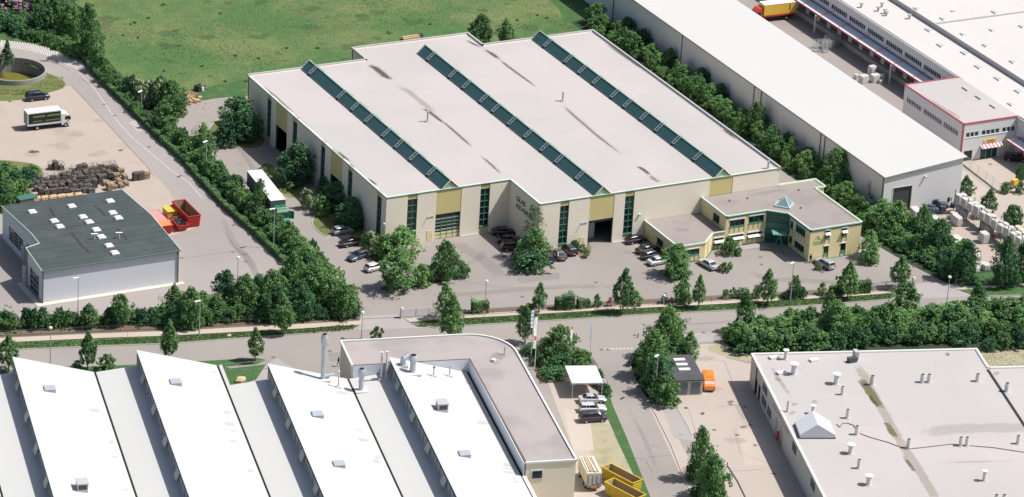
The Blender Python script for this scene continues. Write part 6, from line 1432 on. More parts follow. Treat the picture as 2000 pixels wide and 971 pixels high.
CARS = [
 # front px, rear px (ground centres), kind, colour, label
 ((94,192),(52,197),'van',(.012,.012,.02),'black people carrier parked above the box lorry'),
 ((691,452),(646,460),'hatch',(.30,.31,.33),'silver grey car with open sunroof, first in the row beside the shaded wall'),
 ((712,474),(660,484),'sedan',(.012,.014,.017),'black car second in the row beside the shaded wall'),
 ((680,512),(720,498),'estate',(.055,.065,.085),'blue-grey estate car third in the row, nose towards the driveway'),
 ((752,522),(711,533),'hatch',(.62,.61,.60),'white compact hatchback, last in the row beside the bright tree'),
 ((600,405),(628,395),'hatch',(.40,.41,.42),'silver car almost hidden by the pale flowering shrub'),
 ((1014,457),(955,459),'sedan',(.010,.010,.012),'black car deepest in the shade of the hall step'),
 ((1020,472),(968,475),'sedan',(.012,.011,.013),'black car in the middle of the shaded row by the hall step'),
 ((1022,486),(982,488),'estate',(.015,.014,.015),'black car nearest the lane in the shaded row by the hall step'),
 ((1034,505),(1003,509),'hatch',(.02,.025,.035),'dark blue car half hidden behind the bright corner tree'),
 ((1062,498),(1077,518),'hatch',(.018,.018,.02),'black car at the left of the sunny trio before the tall window'),
 ((1080,491),(1101,513),'sedan',(.10,.10,.11),'grey car in the middle of the sunny trio'),
 ((1100,482),(1122,503),'estate',(.010,.013,.011),'dark car at the right of the sunny trio beside the planted bed'),
 ((1260,470),(1222,477),'hatch',(.016,.014,.018),'black compact car parked alone by the right tall window'),
 ((1282,488),(1247,496),'sedan',(.018,.014,.018),'black car beside the low office wing, upper of the pair'),
 ((1292,499),(1256,507),'estate',(.014,.016,.03),'dark blue car beside the low office wing, lower of the pair'),
 ((1307,511),(1267,519),'sedan',(.50,.50,.51),'silver car half under the bright tree by the office wing'),
 ((1367,512),(1398,530),'sedan',(.50,.51,.50),'silver saloon parked before the office wing'),
 ((1594,511),(1626,529),'estate',(.36,.36,.38),'silver grey estate car by the yellow end wall'),
 ((1182,784),(1130,786),'sedan',(.50,.50,.52),'silver saloon nearest the carport'),
 ((1184,802),(1129,804),'estate',(.60,.60,.60),'white estate car between two others by the carport'),
 ((1183,820),(1132,824),'van',(.05,.035,.055),'dark purple people carrier, lowest by the carport'),
 ((1180,763),(1160,747),'estate',(.02,.02,.024),'dark car under the carport roof'),
 ((2000,315),(1966,312),'estate',(.03,.012,.014),'dark red car in the shade of the annex canopy'),
]
for (fp, rp, k, c, lab) in CARS:
    f = Vector(G(*fp)); r = Vector(G(*rp)); d = f-r; m_ = (f+r)/2
    t = make_car(k, c, lab); 
    t.location = (m_.x, m_.y, .02); t.rotation_euler = (0, 0, math.atan2(d.y, d.x))
def wheels(t, xs, W, r=.48):
    for x in xs:
        for s in (-1, 1):
            m_ = MB(); m_.tube((x, s*(W-.32), r), (x, s*W, r), r, n=16); w_ = m_.build('wheel', BLACK, t)
            m_ = MB(); m_.tube((x, s*(W-.03), r), (x, s*(W+.02), r), r*.5, n=10); m_.build('rim', GREY_L, w_)
# box lorry (left yard)
f = Vector(G(136,243)); r_ = Vector(G(50,253)); d = f-r_
bt = thing('box_truck', 'white box lorry with dark green side tarpaulin and two yellow text lines', 'lorry', ((f.x+r_.x)/2, (f.y+r_.y)/2, .01), math.atan2(d.y, d.x)); Lh = d.length/2
m_ = MB(); m_.box(-Lh, Lh-2.1, -1.22, 1.22, 1.05, 3.75); bx_ = m_.build('cargo_box', WHITE, bt)
m_ = MB(); m_.box(-Lh+.2, Lh-2.25, -1.26, -1.222, 1.5, 3.55); tp = m_.build('side_tarpaulin', mat('tarp_green', (.008,.025,.022), .5), bx_)
def fn_t(z0): return lambda c: (-Lh+1.15+c.x, -1.262-c.z*.3, z0+c.y)
TXY = mat('text_yellow', (.26,.27,.06), .6)
m_ = MB(); random.seed(5)
for (x0, x1, z0, hh) in ((1.1,3.4,2.75,.34),(4.0,6.6,2.75,.34),(1.1,2.9,1.85,.2),(3.6,6.5,1.85,.2)):
    x = x0
    while x < x1: 
        w_ = random.uniform(.12,.2)*(1 if hh > .3 else .7); m_.box(-Lh+x, -Lh+x+w_, -1.275, -1.262, z0, z0+hh); x += w_+.07
m_.build('text_band', TXY, bx_) if False else m_.build('text_line', TXY, bt)
m_ = MB(); m_.box(-Lh-.02, -Lh, -1.0, 1.0, 1.2, 3.5); m_.build('rear_door', mat('rear_door_grey', (.25,.27,.26), .6), bx_)
m_ = MB(); m_.rings([[(x,-w_,.55),(x,w_,.55),(x,w_,z),(x,-w_*1.0,z)] for x, w_, z in ((Lh-2.0,1.15,2.9),(Lh-1.0,1.15,2.75),(Lh-.35,1.12,2.3),(Lh,1.08,1.5))]); cb = m_.build('cab', WHITE, bt)
m_ = MB(); m_.add([(Lh-.28,-1.0,2.32),(Lh-.28,1.0,2.32),(Lh+.03,.98,1.55),(Lh+.03,-.98,1.55)], [(0,3,2,1)]); m_.add([(Lh-.5,-1.165,2.35),(Lh-1.3,-1.165,2.35),(Lh-1.4,-1.165,1.6),(Lh-.25,-1.14,1.6)], [(0,1,2,3)]); m_.add([(Lh-.5,1.165,2.35),(Lh-1.3,1.165,2.35),(Lh-1.4,1.165,1.6),(Lh-.25,1.14,1.6)], [(3,2,1,0)]); m_.build('windscreen', GLASS, cb)
m_ = MB(); m_.box(-Lh+.2, Lh-.2, -.9, .9, .5, 1.0); m_.build('chassis', BLACK, bt); m_ = MB()
for s in (-1,1): m_.obox(Lh-.35, s*1.32, 1.6, .12, .25, .6)
m_.build('mirror', BLACK, bt); wheels(bt, (Lh-1.2, -Lh+2.0), 1.15)
# articulated lorry with green tractor
f = Vector(G(566,437)); r_ = Vector(G(497,371)); d = f-r_
# roof corners of the trailer measured at 4 m
a = Vector(G(484,335,3.95)); b = Vector(G(510,331,3.95)); c = Vector(G(556,388,3.95)); e = Vector(G(531,395,3.95))
tl = ((c-b)+(e-a))/2; ang = math.atan2(tl.y, tl.x); wd = ((b-a).length+(c-e).length)/2; TL = tl.length; ctr = (a+b+c+e)/4
at = thing('articulated_lorry', 'articulated lorry with long white trailer and green tractor unit in the hall driveway', 'lorry', (ctr.x, ctr.y, .01), ang)
m_ = MB(); m_.box(-TL/2, TL/2, -wd/2, wd/2, 1.15, 3.95); tb = m_.build('trailer_box', mat('trailer_side', (.10,.11,.115), .6, .1, 1), at)
m_ = MB(); m_.box(-TL/2-.03, TL/2+.03, -wd/2-.03, wd/2+.03, 3.95, 4.02); m_.build('trailer_roof', WHITE, tb)
m_ = MB(); m_.box(-TL/2, TL/2, -.5, .5, .8, 1.15); m_.build('chassis', BLACK, at)
x0 = TL/2+.55
m_ = MB(); m_.rings([[(x,-w_,.6),(x,w_,.6),(x,w_,z*.8),(x,w_*.86,z),(x,-w_*.86,z),(x,-w_,z*.8)] for x, w_, z in ((x0,1.2,3.3),(x0+.8,1.22,3.4),(x0+1.7,1.22,3.25),(x0+2.3,1.2,2.75),(x0+2.8,1.15,1.75),(x0+3.3,1.12,1.45),(x0+3.45,1.05,.8))]); cb = m_.build('cab', GREEN_T, at)
m_ = MB(); m_.add([(x0+2.36,-1.0,2.72),(x0+2.36,1.0,2.72),(x0+2.80,1.05,1.86),(x0+2.80,-1.05,1.86)], [(0,3,2,1)]); m_.build('windscreen', GLASS, cb)
m_ = MB()
for i in range(5): m_.obox(x0+1.75, -.8+i*.4, 3.22, .16, .22, .2)
m_.build('roof_lamp', WHITE, cb)
m_ = MB(); m_.box(x0+.7,x0+1.1,-.2,.2,3.40,3.46); m_.build('roof_hatch', DKGREY, cb)
m_ = MB(); m_.box(x0+3.3,x0+3.52,-1.15,1.15,.45,.95); m_.build('bumper', GREEN_T, cb); m_ = MB(); m_.box(x0+3.44,x0+3.52,-.8,.8,.96,1.3); m_.build('grille', BLACK, cb)
m_ = MB(); m_.obox(x0+2.0,1.75,1.2,1.1,.08,1.5,.95); m_.build('open_door', GREEN_T, cb); m_ = MB()
for s in (-1,1): m_.obox(x0+2.5, s*1.38, 1.9, .12, .25, .7)
m_.build('mirror', GREEN_T, cb); m_ = MB(); m_.box(TL/2+.05,x0,-.8,.8,1.0,1.3); m_.build('fifth_wheel', BLACK, at)
wheels(at, (x0+2.4, TL/2-.9, -TL/2+1.6, -TL/2+2.9, -TL/2+4.2), wd/2-.05, .5)
# red and yellow lorry in the courtyard
a = Vector(G(1484,1,3.9)); c = Vector(G(1551,-1,3.9)); e = Vector(G(1495,10.5,3.9)); 
yt = thing('yellow_lorry', 'yellow box lorry with red cab at the loading docks, top edge', 'lorry', (0,0,.01)); tl = Vector(G(1552,4,3.9))-e; ang = math.atan2(-tl.y, -tl.x); TLy = 7.6
cc = Vector(G(1523,8,3.9)); q_ = Vector((-math.sin(ang), math.cos(ang)))
side = Vector((math.cos(ang+math.pi/2), math.sin(ang+math.pi/2)))
if side.y < 0: side = -side
yt.location = (cc.x+side.x*1.25, cc.y+side.y*1.25, .01); yt.rotation_euler = (0,0,ang)
m_ = MB(); m_.box(-TLy/2-.3, TLy/2-.2, -1.25, 1.25, 1.2, 3.9); yb = m_.build('cargo_box', YELT, yt); m_ = MB(); m_.box(-TLy/2-.33, TLy/2-.17, -1.28, 1.28, 3.9, 3.97); m_.build('box_roof', WHITE, yb)
m_ = MB()
for s in (-1,1): m_.obox(-TLy/2+1.2, s*1.27, 2.4, .25, .04, 1.2); m_.box(-TLy/2-.3, TLy/2-.2, s*1.255, s*1.265, 1.2, 1.6)
m_.build('red_swoosh', RED, yb)
m_ = MB(); x0 = TLy/2; m_.rings([[(x,-w_,.6),(x,w_,.6),(x,w_*.9,z),(x,-w_*.9,z)] for x, w_, z in ((x0,1.15,3.3),(x0+.9,1.15,3.1),(x0+1.5,1.12,2.5),(x0+1.9,1.05,1.5),(x0+1.95,1.0,.8))]); cb = m_.build('cab', mat('cab_red', (.50,.06,.045), .4), yt)
m_ = MB(); m_.add([(x0+1.54,-.95,2.45),(x0+1.54,.95,2.45),(x0+1.92,.98,1.6),(x0+1.92,-.98,1.6)], [(0,3,2,1)])
for s in (-1,1): m_.add([(x0+.5,s*1.16,2.4),(x0+1.3,s*1.16,2.4),(x0+1.6,s*1.15,1.7),(x0+.5,s*1.16,1.7)], [(0,1,2,3)])
m_.build('windscreen', GLASS, cb); m_ = MB(); m_.box(-TLy/2, x0+1.6, -.9, .9, .55, 1.15); m_.build('chassis', BLACK, yt); wheels(yt, (x0+.9, -TLy/2+1.8), 1.15)
# orange van
f = Vector(G(1387,773)); r_ = Vector(G(1379,737)); d = f-r_; d = Vector((d.x,d.y,0)); ang = math.atan2(d.y, d.x)
ov = thing('orange_van', 'orange municipal van parked beside the grey hut', 'van', ((f.x+r_.x)/2, (f.y+r_.y)/2, .01), ang)
m_ = MB(); m_.rings([[(x,-w_*.96,.4),(x,w_*.96,.4),(x,w_,1.1),(x,w_*.86,z),(x,-w_*.86,z),(x,-w_,1.1)] for x, w_, z in ((-2.35,1.0,2.05),(-2.1,1.04,2.2),(.4,1.04,2.2),(1.35,1.03,2.1),(1.95,1.0,1.35),(2.35,.95,1.15),(2.42,.9,.8))]); vb = m_.build('body', ORNG, ov)
m_ = MB(); m_.add([(1.40,-.82,2.02),(1.40,.82,2.02),(1.93,.9,1.4),(1.93,-.9,1.4)], [(0,3,2,1)]); m_.build('windscreen', mat('bright_screen', (.55,.50,.45), .12, spec=.8), ov)
m_ = MB(); m_.box(2.4,2.46,-.7,.7,.5,.75); m_.build('grille', GREY_L, ov); m_ = MB(); m_.box(-1.9,.9,-.6,.6,2.2,2.27); m_.build('roof_panel', ORNG, ov)
wheels(ov, (1.5,-1.5), 1.02, .34)
# ================================================================== SKIPS
def skip(label, a, b, c_, L, W, H, mi, group=None, name='skip', fill=None, cover=None, ribs=True, taper=.94):
    """a: ground px of the front corner side centre, ang given"""
    t = thing(name, label, 'skip', (a[0], a[1], .02), b, group)
    th = .07; m_ = MB(); l, w_ = L/2, W/2; k = taper
    bo = [(-l*k,-w_*k),(l*k,-w_*k),(l*k,w_*k),(-l*k,w_*k)]; to = [(-l,-w_),(l,-w_),(l,w_),(-l,w_)]
    vs = [(x,y,.15) for x,y in bo]+[(x,y,H) for x,y in to]; fs = [(3,2,1,0)]+[(i,(i+1)%4,4+(i+1)%4,4+i) for i in range(4)]
    m_.add(vs, fs); o = m_.build('shell', c_, t)
    m_ = MB(); vi = [(x*(l-th)/l,y*(w_-th)/w_,.28) for x,y in bo]+[(x*(l-th)/l,y*(w_-th)/w_,H) for x,y in to]; m_.add(vi, [(0,1,2,3)]+[(i,4+i,4+(i+1)%4,(i+1)%4) for i in range(4)]); m_.build('inside', mi, t)
    m_ = MB(); rim(m_, to, H-.05, .14, .16); m_.build('top_rim', c_, t)
    if ribs:
        m_ = MB()
        for i in range(int(L/.8)+1):
            x = -l*k+.1+i*(2*l*k-.2)/int(L/.8)
            for s in (-1,1): m_.tube((x,s*w_*k*1.01,.2),(x,s*w_*1.01,H-.05), .055, n=4)
        for i in range(4):
            z = .35+i*(H-.5)/4
            for s in (-1,1): xx = s*l*(k+(1-k)*(z/H))*1.006; m_.box(xx-.05, xx+.05, -w_*.9, w_*.9, z, z+.16)
        m_.build('ribs', c_, t)
    m_ = MB()
    for s in (-1,1):
        m_.box(-l*k, l*k, s*.5-.06, s*.5+.06, 0, .15)
    m_.build('runners', BLACK, t)
    return t
def px_ang(p, q): a = Vector(G(*p)); b = Vector(G(*q)); return math.atan2(b.y-a.y, b.x-a.x)
def mid(*ps):
    xs = [G(*p) for p in ps]; return (sum(x[0] for x in xs)/len(xs), sum(x[1] for x in xs)/len(xs))
# red open skip: rim corners at 2.3 m
rr_ = [Vector(G(336,393,2.3)), Vector(G(361,391,2.3)), Vector(G(392,420,2.3)), Vector(G(367,425,2.3))]
cen = sum(rr_, Vector())/4; ax = ((rr_[2]-rr_[1])+(rr_[3]-rr_[0]))/2; Ls = ax.length; Ws = ((rr_[1]-rr_[0]).length+(rr_[2]-rr_[3]).length)/2
skip('large empty open skip in bright red, right of the smaller ones', (cen.x,cen.y), math.atan2(ax.y,ax.x), RED, Ls, Ws, 2.3, RUST, 'skips beside the workshop')
aa = math.atan2(ax.y, ax.x)
def at_px(px, py, z): p = G(px, py, z); return p[0], p[1]
x, y = at_px(311,427,1.7); t = skip('red skip with faded pinkish ribbed cover and orange flap, beside the workshop roof', (x,y), aa, RED, 7.4, 2.4, 1.7, RUST, 'skips beside the workshop')
m_ = MB(); m_.box(-3.65,1.2,-1.12,1.12,1.66,1.82); m_.build('cover', PINK, t); m_ = MB(); m_.add([(1.2,-1.15,1.84),(1.2,1.15,1.84),(3.7,1.15,1.72),(3.7,-1.15,1.72),(1.2,-1.15,1.7),(1.2,1.15,1.7),(3.7,1.15,1.6),(3.7,-1.15,1.6)], [(0,3,2,1),(4,5,6,7),(2,3,7,6),(0,1,5,4)]); m_.build('flap', mat('orange_flap', (.55,.20,.07), .6), t)
x, y = at_px(333,408,1.5); t = skip('small yellow covered bin between the red skips', (x,y), aa, YELT, 2.7, 2.1, 1.5, RUST, 'skips beside the workshop', ribs=False); m_ = MB(); m_.box(-1.3,1.3,-1.0,1.0,1.5,1.6); m_.build('cover', mat('ochre_lid', (.60,.38,.06), .6, .15, 2), t)
x, y = at_px(350,433,1.2); t = skip('low red skip heaped with dark scrap metal', (x,y), aa, RED, 4.2, 2.0, 1.25, RUST, 'skips beside the workshop', ribs=False, taper=.8)
m_ = MB(); random.seed(9)
for i in range(60): m_.obox(random.uniform(-1.8,1.8), random.uniform(-.8,.8), random.uniform(.8,1.35), random.uniform(.2,.7), random.uniform(.1,.3), random.uniform(.08,.25), random.uniform(0,3))
o = m_.build('scrap', mat('scrap_metal', (.05,.055,.06), .5, .3, 2, island=.8), t); o['kind'] = 'stuff'
x, y, _ = G(348,452); thing_pad = sheet('concrete_pad', [(305,440),(385,432),(392,442),(345,458),(325,462)], .02, CONC, smooth=1)
# yellow skips bottom
q_ = [Vector(G(1176,913,2.2)), Vector(G(1192,905,2.2)), Vector(G(1254,937,2.2)), Vector(G(1237,945,2.2))]
cen = sum(q_, Vector())/4; ax = ((q_[2]-q_[1])+(q_[3]-q_[0]))/2; W2 = ((q_[1]-q_[0]).length+(q_[2]-q_[3]).length)/2
RI = mat('skip_inside_tan', (.34,.26,.17), .85, .25, 1)
skip('upper one of two open yellow skips at the bottom edge', (cen.x,cen.y), math.atan2(ax.y,ax.x), YELP, ax.length, W2, 2.2, RI, 'open yellow skips')
q_ = [Vector(G(1182,943,2.2)), Vector(G(1200,933,2.2)), Vector(G(1260,966,2.2)), Vector(G(1243,975,2.2))]; cen2 = sum(q_, Vector())/4
skip('lower one of two open yellow skips, cut by the bottom edge', (cen2.x,cen2.y), math.atan2(ax.y,ax.x), YELP, ax.length, W2, 2.2, RI, 'open yellow skips')
# waste lorry body seen from behind with timber on top
a = Vector(G(1132,892,3.4)); b = Vector(G(1158,888,3.4)); c = Vector(G(1176,921,3.4)); e = Vector(G(1147,925,3.4)); cen = (a+b+c+e)/4; ax = ((c-b)+(e-a))/2; ang = math.atan2(ax.y, ax.x); wdt = ((b-a).length+(c-e).length)/2; TLw = ax.length
wt = thing('timber_lorry', 'cream dirty lorry body loaded with long timber planks beside the factory wall', 'lorry', (cen.x, cen.y, .02), ang)
CRM = mat('dirty_cream', (.50,.47,.36), .7, .2, 1.5)
m_ = MB(); m_.box(-TLw/2, TLw/2, -wdt/2, wdt/2, 1.0, 3.3); m_.build('body', CRM, wt)
m_ = MB(); m_.box(TLw/2, TLw/2+.25, -wdt/2+.1, wdt/2-.1, .8, 3.2); rg = m_.build('rear_frame', mat('rear_dirty', (.30,.29,.26), .8, .4, 3, .25, 7), wt)
m_ = MB()
for i in range(3): m_.box(TLw/2+.25, TLw/2+.34, -.95+i*.7, -.5+i*.7, 1.2+.2*i, 2.9)
m_.build('rear_panel', GREY_L, rg); m_ = MB(); m_.box(TLw/2+.3,TLw/2+.4,-.5,.5,.7,1.0); m_.build('bumper', ORNG, rg)
random.seed(4)
for i in range(6): m_ = MB(); y = -.85+i*.32; m_.obox(.1+random.uniform(-.2,.2), y, 3.32+(i%2)*.1, TLw*.86, .24, .12, random.uniform(-.03,.03)); m_.build('timber_plank', WOOD_N if i in (1,2,4) else WHITE_D, wt)
wheels(wt, (TLw/2-1.2, TLw/2-2.5, -TLw/2+.8), wdt/2-.05, .5)
# ================================================================== STREET LAMPS, SIGNS, FLAGS
LAMPG = 'street lamps'
def lamp(bx, by, tx, ty, label, head='round', arm=0):
    x, y, _ = G(bx, by); h = px_h((x, y), ty); t = thing('street_lamp', label, 'street lamp', (x, y, 0), random.uniform(0, .6), LAMPG)
    m_ = MB(); m_.tube((0,0,0),(0,0,h), .10, .055, n=8); m_.build('pole', GREYM, t)
    m_ = MB()
    if head == 'round': m_.tube((0,0,h-.12),(0,0,h+.12), .34, .30, n=12); m_.tube((0,0,h+.12),(0,0,h+.24), .30, .1, n=12)
    else: m_.tube((0,0,h),(-.3,0,h+.08), .05, n=5); m_.obox(-.5, 0, h, 1.15, .36, .16)
    m_.build('lamp_head', WHITE, t); m_ = MB(); m_.tube((0,0,0),(0,0,.9), .13, n=8); m_.build('base_sleeve', GREYM, t)
    return t
for a in ((98,722,98,640,'street lamp with white oval head behind the first white roof tooth'),(152,628,152,543,'street lamp standing before the pale blue workshop wall','flat'),(389,657,389,588,'grey street lamp on the verge in front of the hedge','flat'),
  (464,546,465,503,'short street lamp at the edge of the workshop yard'),(402,345,403,276,'street lamp in the green belt beside the driveway','flat'),(276,219,276,178,'street lamp in the upper part of the green belt','flat'),(166,113,167,45,'street lamp before the free-standing dark tree at the road bend','flat'),
  (534,484,533,408,'street lamp in the belt in front of the green tractor unit','flat'),(947,607,949,549,'street lamp behind the boxy bush right of the gate','round'),(706,662,708,610,'street lamp at the driveway mouth left of the gate'),(1543,592,1550,513,'street lamp with red sign in front of the office','flat'),
  (1846,622,1854,541,'tall street lamp at the right driveway mouth'),(1279,778,1284,694,'street lamp in the clump by the side road','flat'),(1296,595,1297,577,'very short white lamp by the fence bushes')):
    lamp(*a)
def sign(bx, by, ty, label, col=REDT, r=.33, kind='disc', white=True):
    x, y, _ = G(bx, by); h = px_h((x, y), ty); t = thing('road_sign', label, 'sign', (x, y, 0), math.atan2(CAM.y-y, CAM.x-x)+R(90)+.3)
    m_ = MB(); m_.tube((0,0,0),(0,0,h), .035, n=6); m_.build('post', GREYM, t); m_ = MB(); m_.tube((0,-.03,h-r),(0,-.06,h-r), r, n=16); d_ = m_.build('sign_plate', col, t)
    if white: m_ = MB(); m_.box(-r*.7, r*.7, -.075, -.062, h-r-.08, h-r+.08); m_.build('white_bar', WHITE, d_)
sign(249,660,639,'round red road sign on the verge before the hedge'); sign(945,626,606,'round red road sign on the verge right of the overlapping trees'); sign(1545,587,561,'red round sign on the lamp before the office')
sign(704,622,601,'red round sign at the left gate post', r=.28); 
FP = 'flagpoles by the carport'
def flag(bx, by, ty, label, cols, fy, fl, wv=1.0):
    x, y, _ = G(bx, by); h = px_h((x, y), ty); t = thing('flagpole', label, 'flagpole', (x, y, 0), R(20), FP)
    m_ = MB(); m_.tube((0,0,0),(0,0,h), .08, .04, n=8); m_.build('pole', WHITE, t)
    for i, (c, z0, z1, x0, x1) in enumerate(cols):
        m_ = MB(); n_ = 5; V = []
        for j in range(n_+1):
            zz = h-.2-(z0+(z1-z0)*j/n_)*fl
            for k in range(4): xx = (x0+(x1-x0)*k/3)*wv; V.append((xx, .12*math.sin(zz*1.6+xx*3)*(xx+.2), zz-.25*xx))
        m_.v = V; m_.f = [(j*4+k, j*4+k+1, j*4+k+5, j*4+k+4) for j in range(n_) for k in range(3)]; m_.build('flag_panel', c, t)
SKY_B = mat('flag_blue', (.22,.38,.56), .7, .05); FW = mat('flag_white', (.70,.68,.66), .7, .04); FR = mat('flag_red', (.55,.06,.06), .7)
flag(1037,702,604,'flagpole with hanging blue and white striped flag', [(SKY_B if i%2 else FW, i/9, (i+1)/9, 0, .62) for i in range(9)], 0, 3.3, -1)
flag(1044,722,617,'flagpole with long white flag bearing a small red mark', [(FW,0,.6,0,.85),(FR,.6,.74,.12,.6),(FW,.74,1,0,.7)], 0, 6.0, -1)
flag(1114,716,636,'flagpole with furled white flag with red corner', [(FR,0,.18,0,.4),(FW,.18,1,0,.5)], 0, 2.8, -1)
flag(1151,714,635,'flagpole with limp pale blue flag, nearest the side road', [(SKY_B,0,.15,0,.3),(SKY_B,.2,1,0,.26)], 0, 2.8, -1)
# ================================================================== FENCES AND GATES
def fence(pts, label, h=1.5, step=2.5, name='fence', m=GREYM, mesh=True, world=False, cat='fence'):
    P = [Vector(p if world else G(*p)[:2]) for p in pts]; o = P[0]; t = thing(name, label, cat, (o.x, o.y, 0)); rail = MB(); wires = MB()
    for a, b in zip(P, P[1:]):
        L = (b-a).length; n_ = max(1, round(L/step))
        for i in range(n_+1):
            if i == n_ and b is not P[-1]: continue
            q_ = a.lerp(b, i/n_)-o; MB().tube((q_.x,q_.y,0),(q_.x,q_.y,h), .045, n=6).build('post', m, t)
        for z in (.12, h-.04): rail.tube((a.x-o.x,a.y-o.y,z),(b.x-o.x,b.y-o.y,z), .03, n=4)
        if mesh:
            k = int(L/.3)
            for i in range(k+1): q_ = a.lerp(b, i/k)-o; wires.tube((q_.x,q_.y,.1),(q_.x,q_.y,h-.04), .010, n=3, caps=False)
    rail.build('rail', m, t)
    if mesh: wires.build('mesh_wires', m, t)
    return t
fence([(430,728),(440,727),(524,720)], 'low grey fence beside the lawn with the rock', 1.6, 2.4)
fence([(1878,317),(1895,331),(1925,354),(1952,376)], 'mesh fence on a low wall in front of the annex yard', 2.0, 2.6)
k2 = MB(); kerb_line(k2, [(1877,319),(1895,333),(1925,356),(1953,378)], .3, .35); tag(k2.build('low_wall', KERB), 'low concrete wall under the annex yard fence', 'wall')
fence([(664,622),(703,619)], 'short wire fence at the left side of the driveway gate', 1.6, 2)
fence([(-80,664),(0,657),(200,648),(340,642),(450,636),(600,628),(664,622)], 'long thin wire fence behind the left sidewalk', 1.1, 3.5, m=mat('fence_dark', (.10,.10,.09), .7))
fence([(850,621),(1000,612),(1240,598),(1500,584),(1740,569)], 'long thin wire fence in front of the company bushes', .9, 3.5, m=mat('fence_brown', (.16,.14,.11), .7))
fence([(1737,395),(1780,388),(1870,378)], 'wire fence with posts along the warehouse front', 1.9, 2.4)
fence([(1866,557),(1960,552),(2060,545)], 'wire fence behind the right sidewalk', 1.2, 3)
def gate_(p0, p1, box, label):
    a = Vector(G(*p0)[:2]); b = Vector(G(*p1)[:2]); d = b-a; t = thing('sliding_gate', label, 'gate', (a.x, a.y, 0), math.atan2(d.y, d.x)); L = d.length
    m_ = MB()
    for z in (.15, .35, 1.5): m_.tube((0,0,z),(L,0,z), .06, n=5)
    m_.build('gate_rail', GREYM, t); m_ = MB()
    for i in range(int(L/.16)): m_.tube((i*.16,0,.2),(i*.16,0,1.5), .018, n=4, caps=False)
    m_.build('gate_bars', GREYM, t); m_ = MB()
    for i in range(4): m_.box(i*L/3-.05, i*L/3+.05, -.06, .06, 0, 1.6)
    m_.build('gate_post', GREYM, t); m_ = MB(); m_.box(0, L, -.12, .12, 0, .14); m_.build('track', KERB, t)
    q_ = inv_p(t, box); m_ = MB(); m_.obox(q_.x, q_.y, 0, .65, .6, 1.75, .1); bo = m_.build('drive_box', WHITE_D, t); m_ = MB(); m_.obox(q_.x, q_.y, 1.75, .4, .4, .25); m_.build('box_cap', WHITE, bo)
def inv_p(t, px): p = Vector((G(*px)[0]-t.location.x, G(*px)[1]-t.location.y, 0)); return Matrix.Rotation(-t.rotation_euler.z, 3, 'Z') @ p
gate_((787,621),(862,616),(785,621),'grey sliding gate standing open left of the overlapping street trees'); gate_((1704,567),(1780,562),(1784,561),'grey sliding gate standing open at the right driveway')
m_ = MB(); line(m_, (709,623),(785,620), .16, .03); tag(m_.build('gate_rail_track', mat('track_dark', (.09,.08,.075), .8)), kind='structure')
# ================================================================== PALLETS AND STORAGE
random.seed(12)
PLG = 'pallet stacks behind the workshop'
def pallet_stack(name, wmat, n, seed):
    rnd = random.Random(seed); t = thing(name, '', 'pallet stack'); z = 0
    for i in range(n):
        ox, oy, rz = rnd.uniform(-.07,.07), rnd.uniform(-.07,.07), rnd.uniform(-.06,.06)
        m_ = MB()
        for y in (-.34, 0, .34): m_.obox(ox, oy+y, z, 1.2, .1, .10, rz)
        for x in (-.52,-.26,0,.26,.52): m_.obox(ox+x, oy, z+.10, .14, .8, .035, rz)
        m_.build('pallet', wmat, t); z += .145
    return t
def cage(seed):
    t = thing('cage_pallet', '', 'cage pallet'); m_ = MB()
    for x in (-.6,.6):
        for y in (-.4,.4): m_.tube((x,y,0),(x,y,1.6), .035, n=4)
    for z in (.12,.85,1.58):
        for y in (-.4,.4): m_.tube((-.6,y,z),(.6,y,z), .03, n=4)
        for x in (-.6,.6): m_.tube((x,-.4,z),(x,.4,z), .03, n=4)
    m_.build('frame', mat('cage_grey', (.13,.13,.125), .6), t)
    m_ = MB(); m_.obox(0,0,.1,1.1,.72,.6+.4*random.random()); m_.build('load', WOOD_D, t); return t
protos = [pallet_stack('pallet_stack', WOOD_D, 9, 1), pallet_stack('pallet_stack', WOOD_D, 12, 2), pallet_stack('pallet_stack', WOOD, 10, 3), cage(1), cage(2), pallet_stack('pallet_stack', WOOD, 6, 4)]
for p in protos: p['label'] = 'pallet stack'
lp = {'pallet_stack': 'weathered pallet stack in the crowded dark pallet store behind the workshop', 'cage_pallet': 'dark wire cage pallet in the crowded pallet store behind the workshop'}
spots = []
for r_i, (a, b, n_) in enumerate((((95,332),(125,330),3), ((140,339),(225,331),8), ((118,346),(232,340),10), ((72,356),(222,348),13), ((58,365),(200,358),12), ((66,374),(190,366),10), ((74,383),(185,375),9))):
    for i in range(n_):
        k = (i+.5)/n_; spots.append((a[0]*(1-k)+b[0]*k+random.uniform(-2,2), a[1]*(1-k)+b[1]*k+random.uniform(-1,1)))
for i, (px, py) in enumerate(spots):
    x, y, _ = G(px, py); k = random.choice([0,1,1,3,4,3,4,0]); p = protos[k]
    o = place(p, USED, x, y, 0, random.choice([0,1.57])+random.uniform(-.15,.15), label=lp['cage_pallet' if k in (3,4) else 'pallet_stack'], group=PLG+(' (cages)' if k in (3,4) else ''))
lw = 'light brown pallet stack at the right end of the pallet store'
for px, py in ((226,346),(236,343),(244,349),(233,358),(222,368),(208,362),(236,366),(213,371),(246,362),(228,352)):
    x, y, _ = G(px, py); o = place(protos[random.choice([2,5])], USED, x, y, 0, random.choice([0,1.57])+random.uniform(-.1,.1), label=lw, group='light pallet stacks')
for i, (px, py) in enumerate(((265,352),(275,351),(286,349))):
    x, y, _ = G(px, py); place(protos[1 if i < 2 else 2], USED, x, y, 0, .1, sc=(1,1.1,.95), label=('left','middle','right')[i]+' one of the three pallet stacks standing apart on the yard', group='separate pallet stacks')
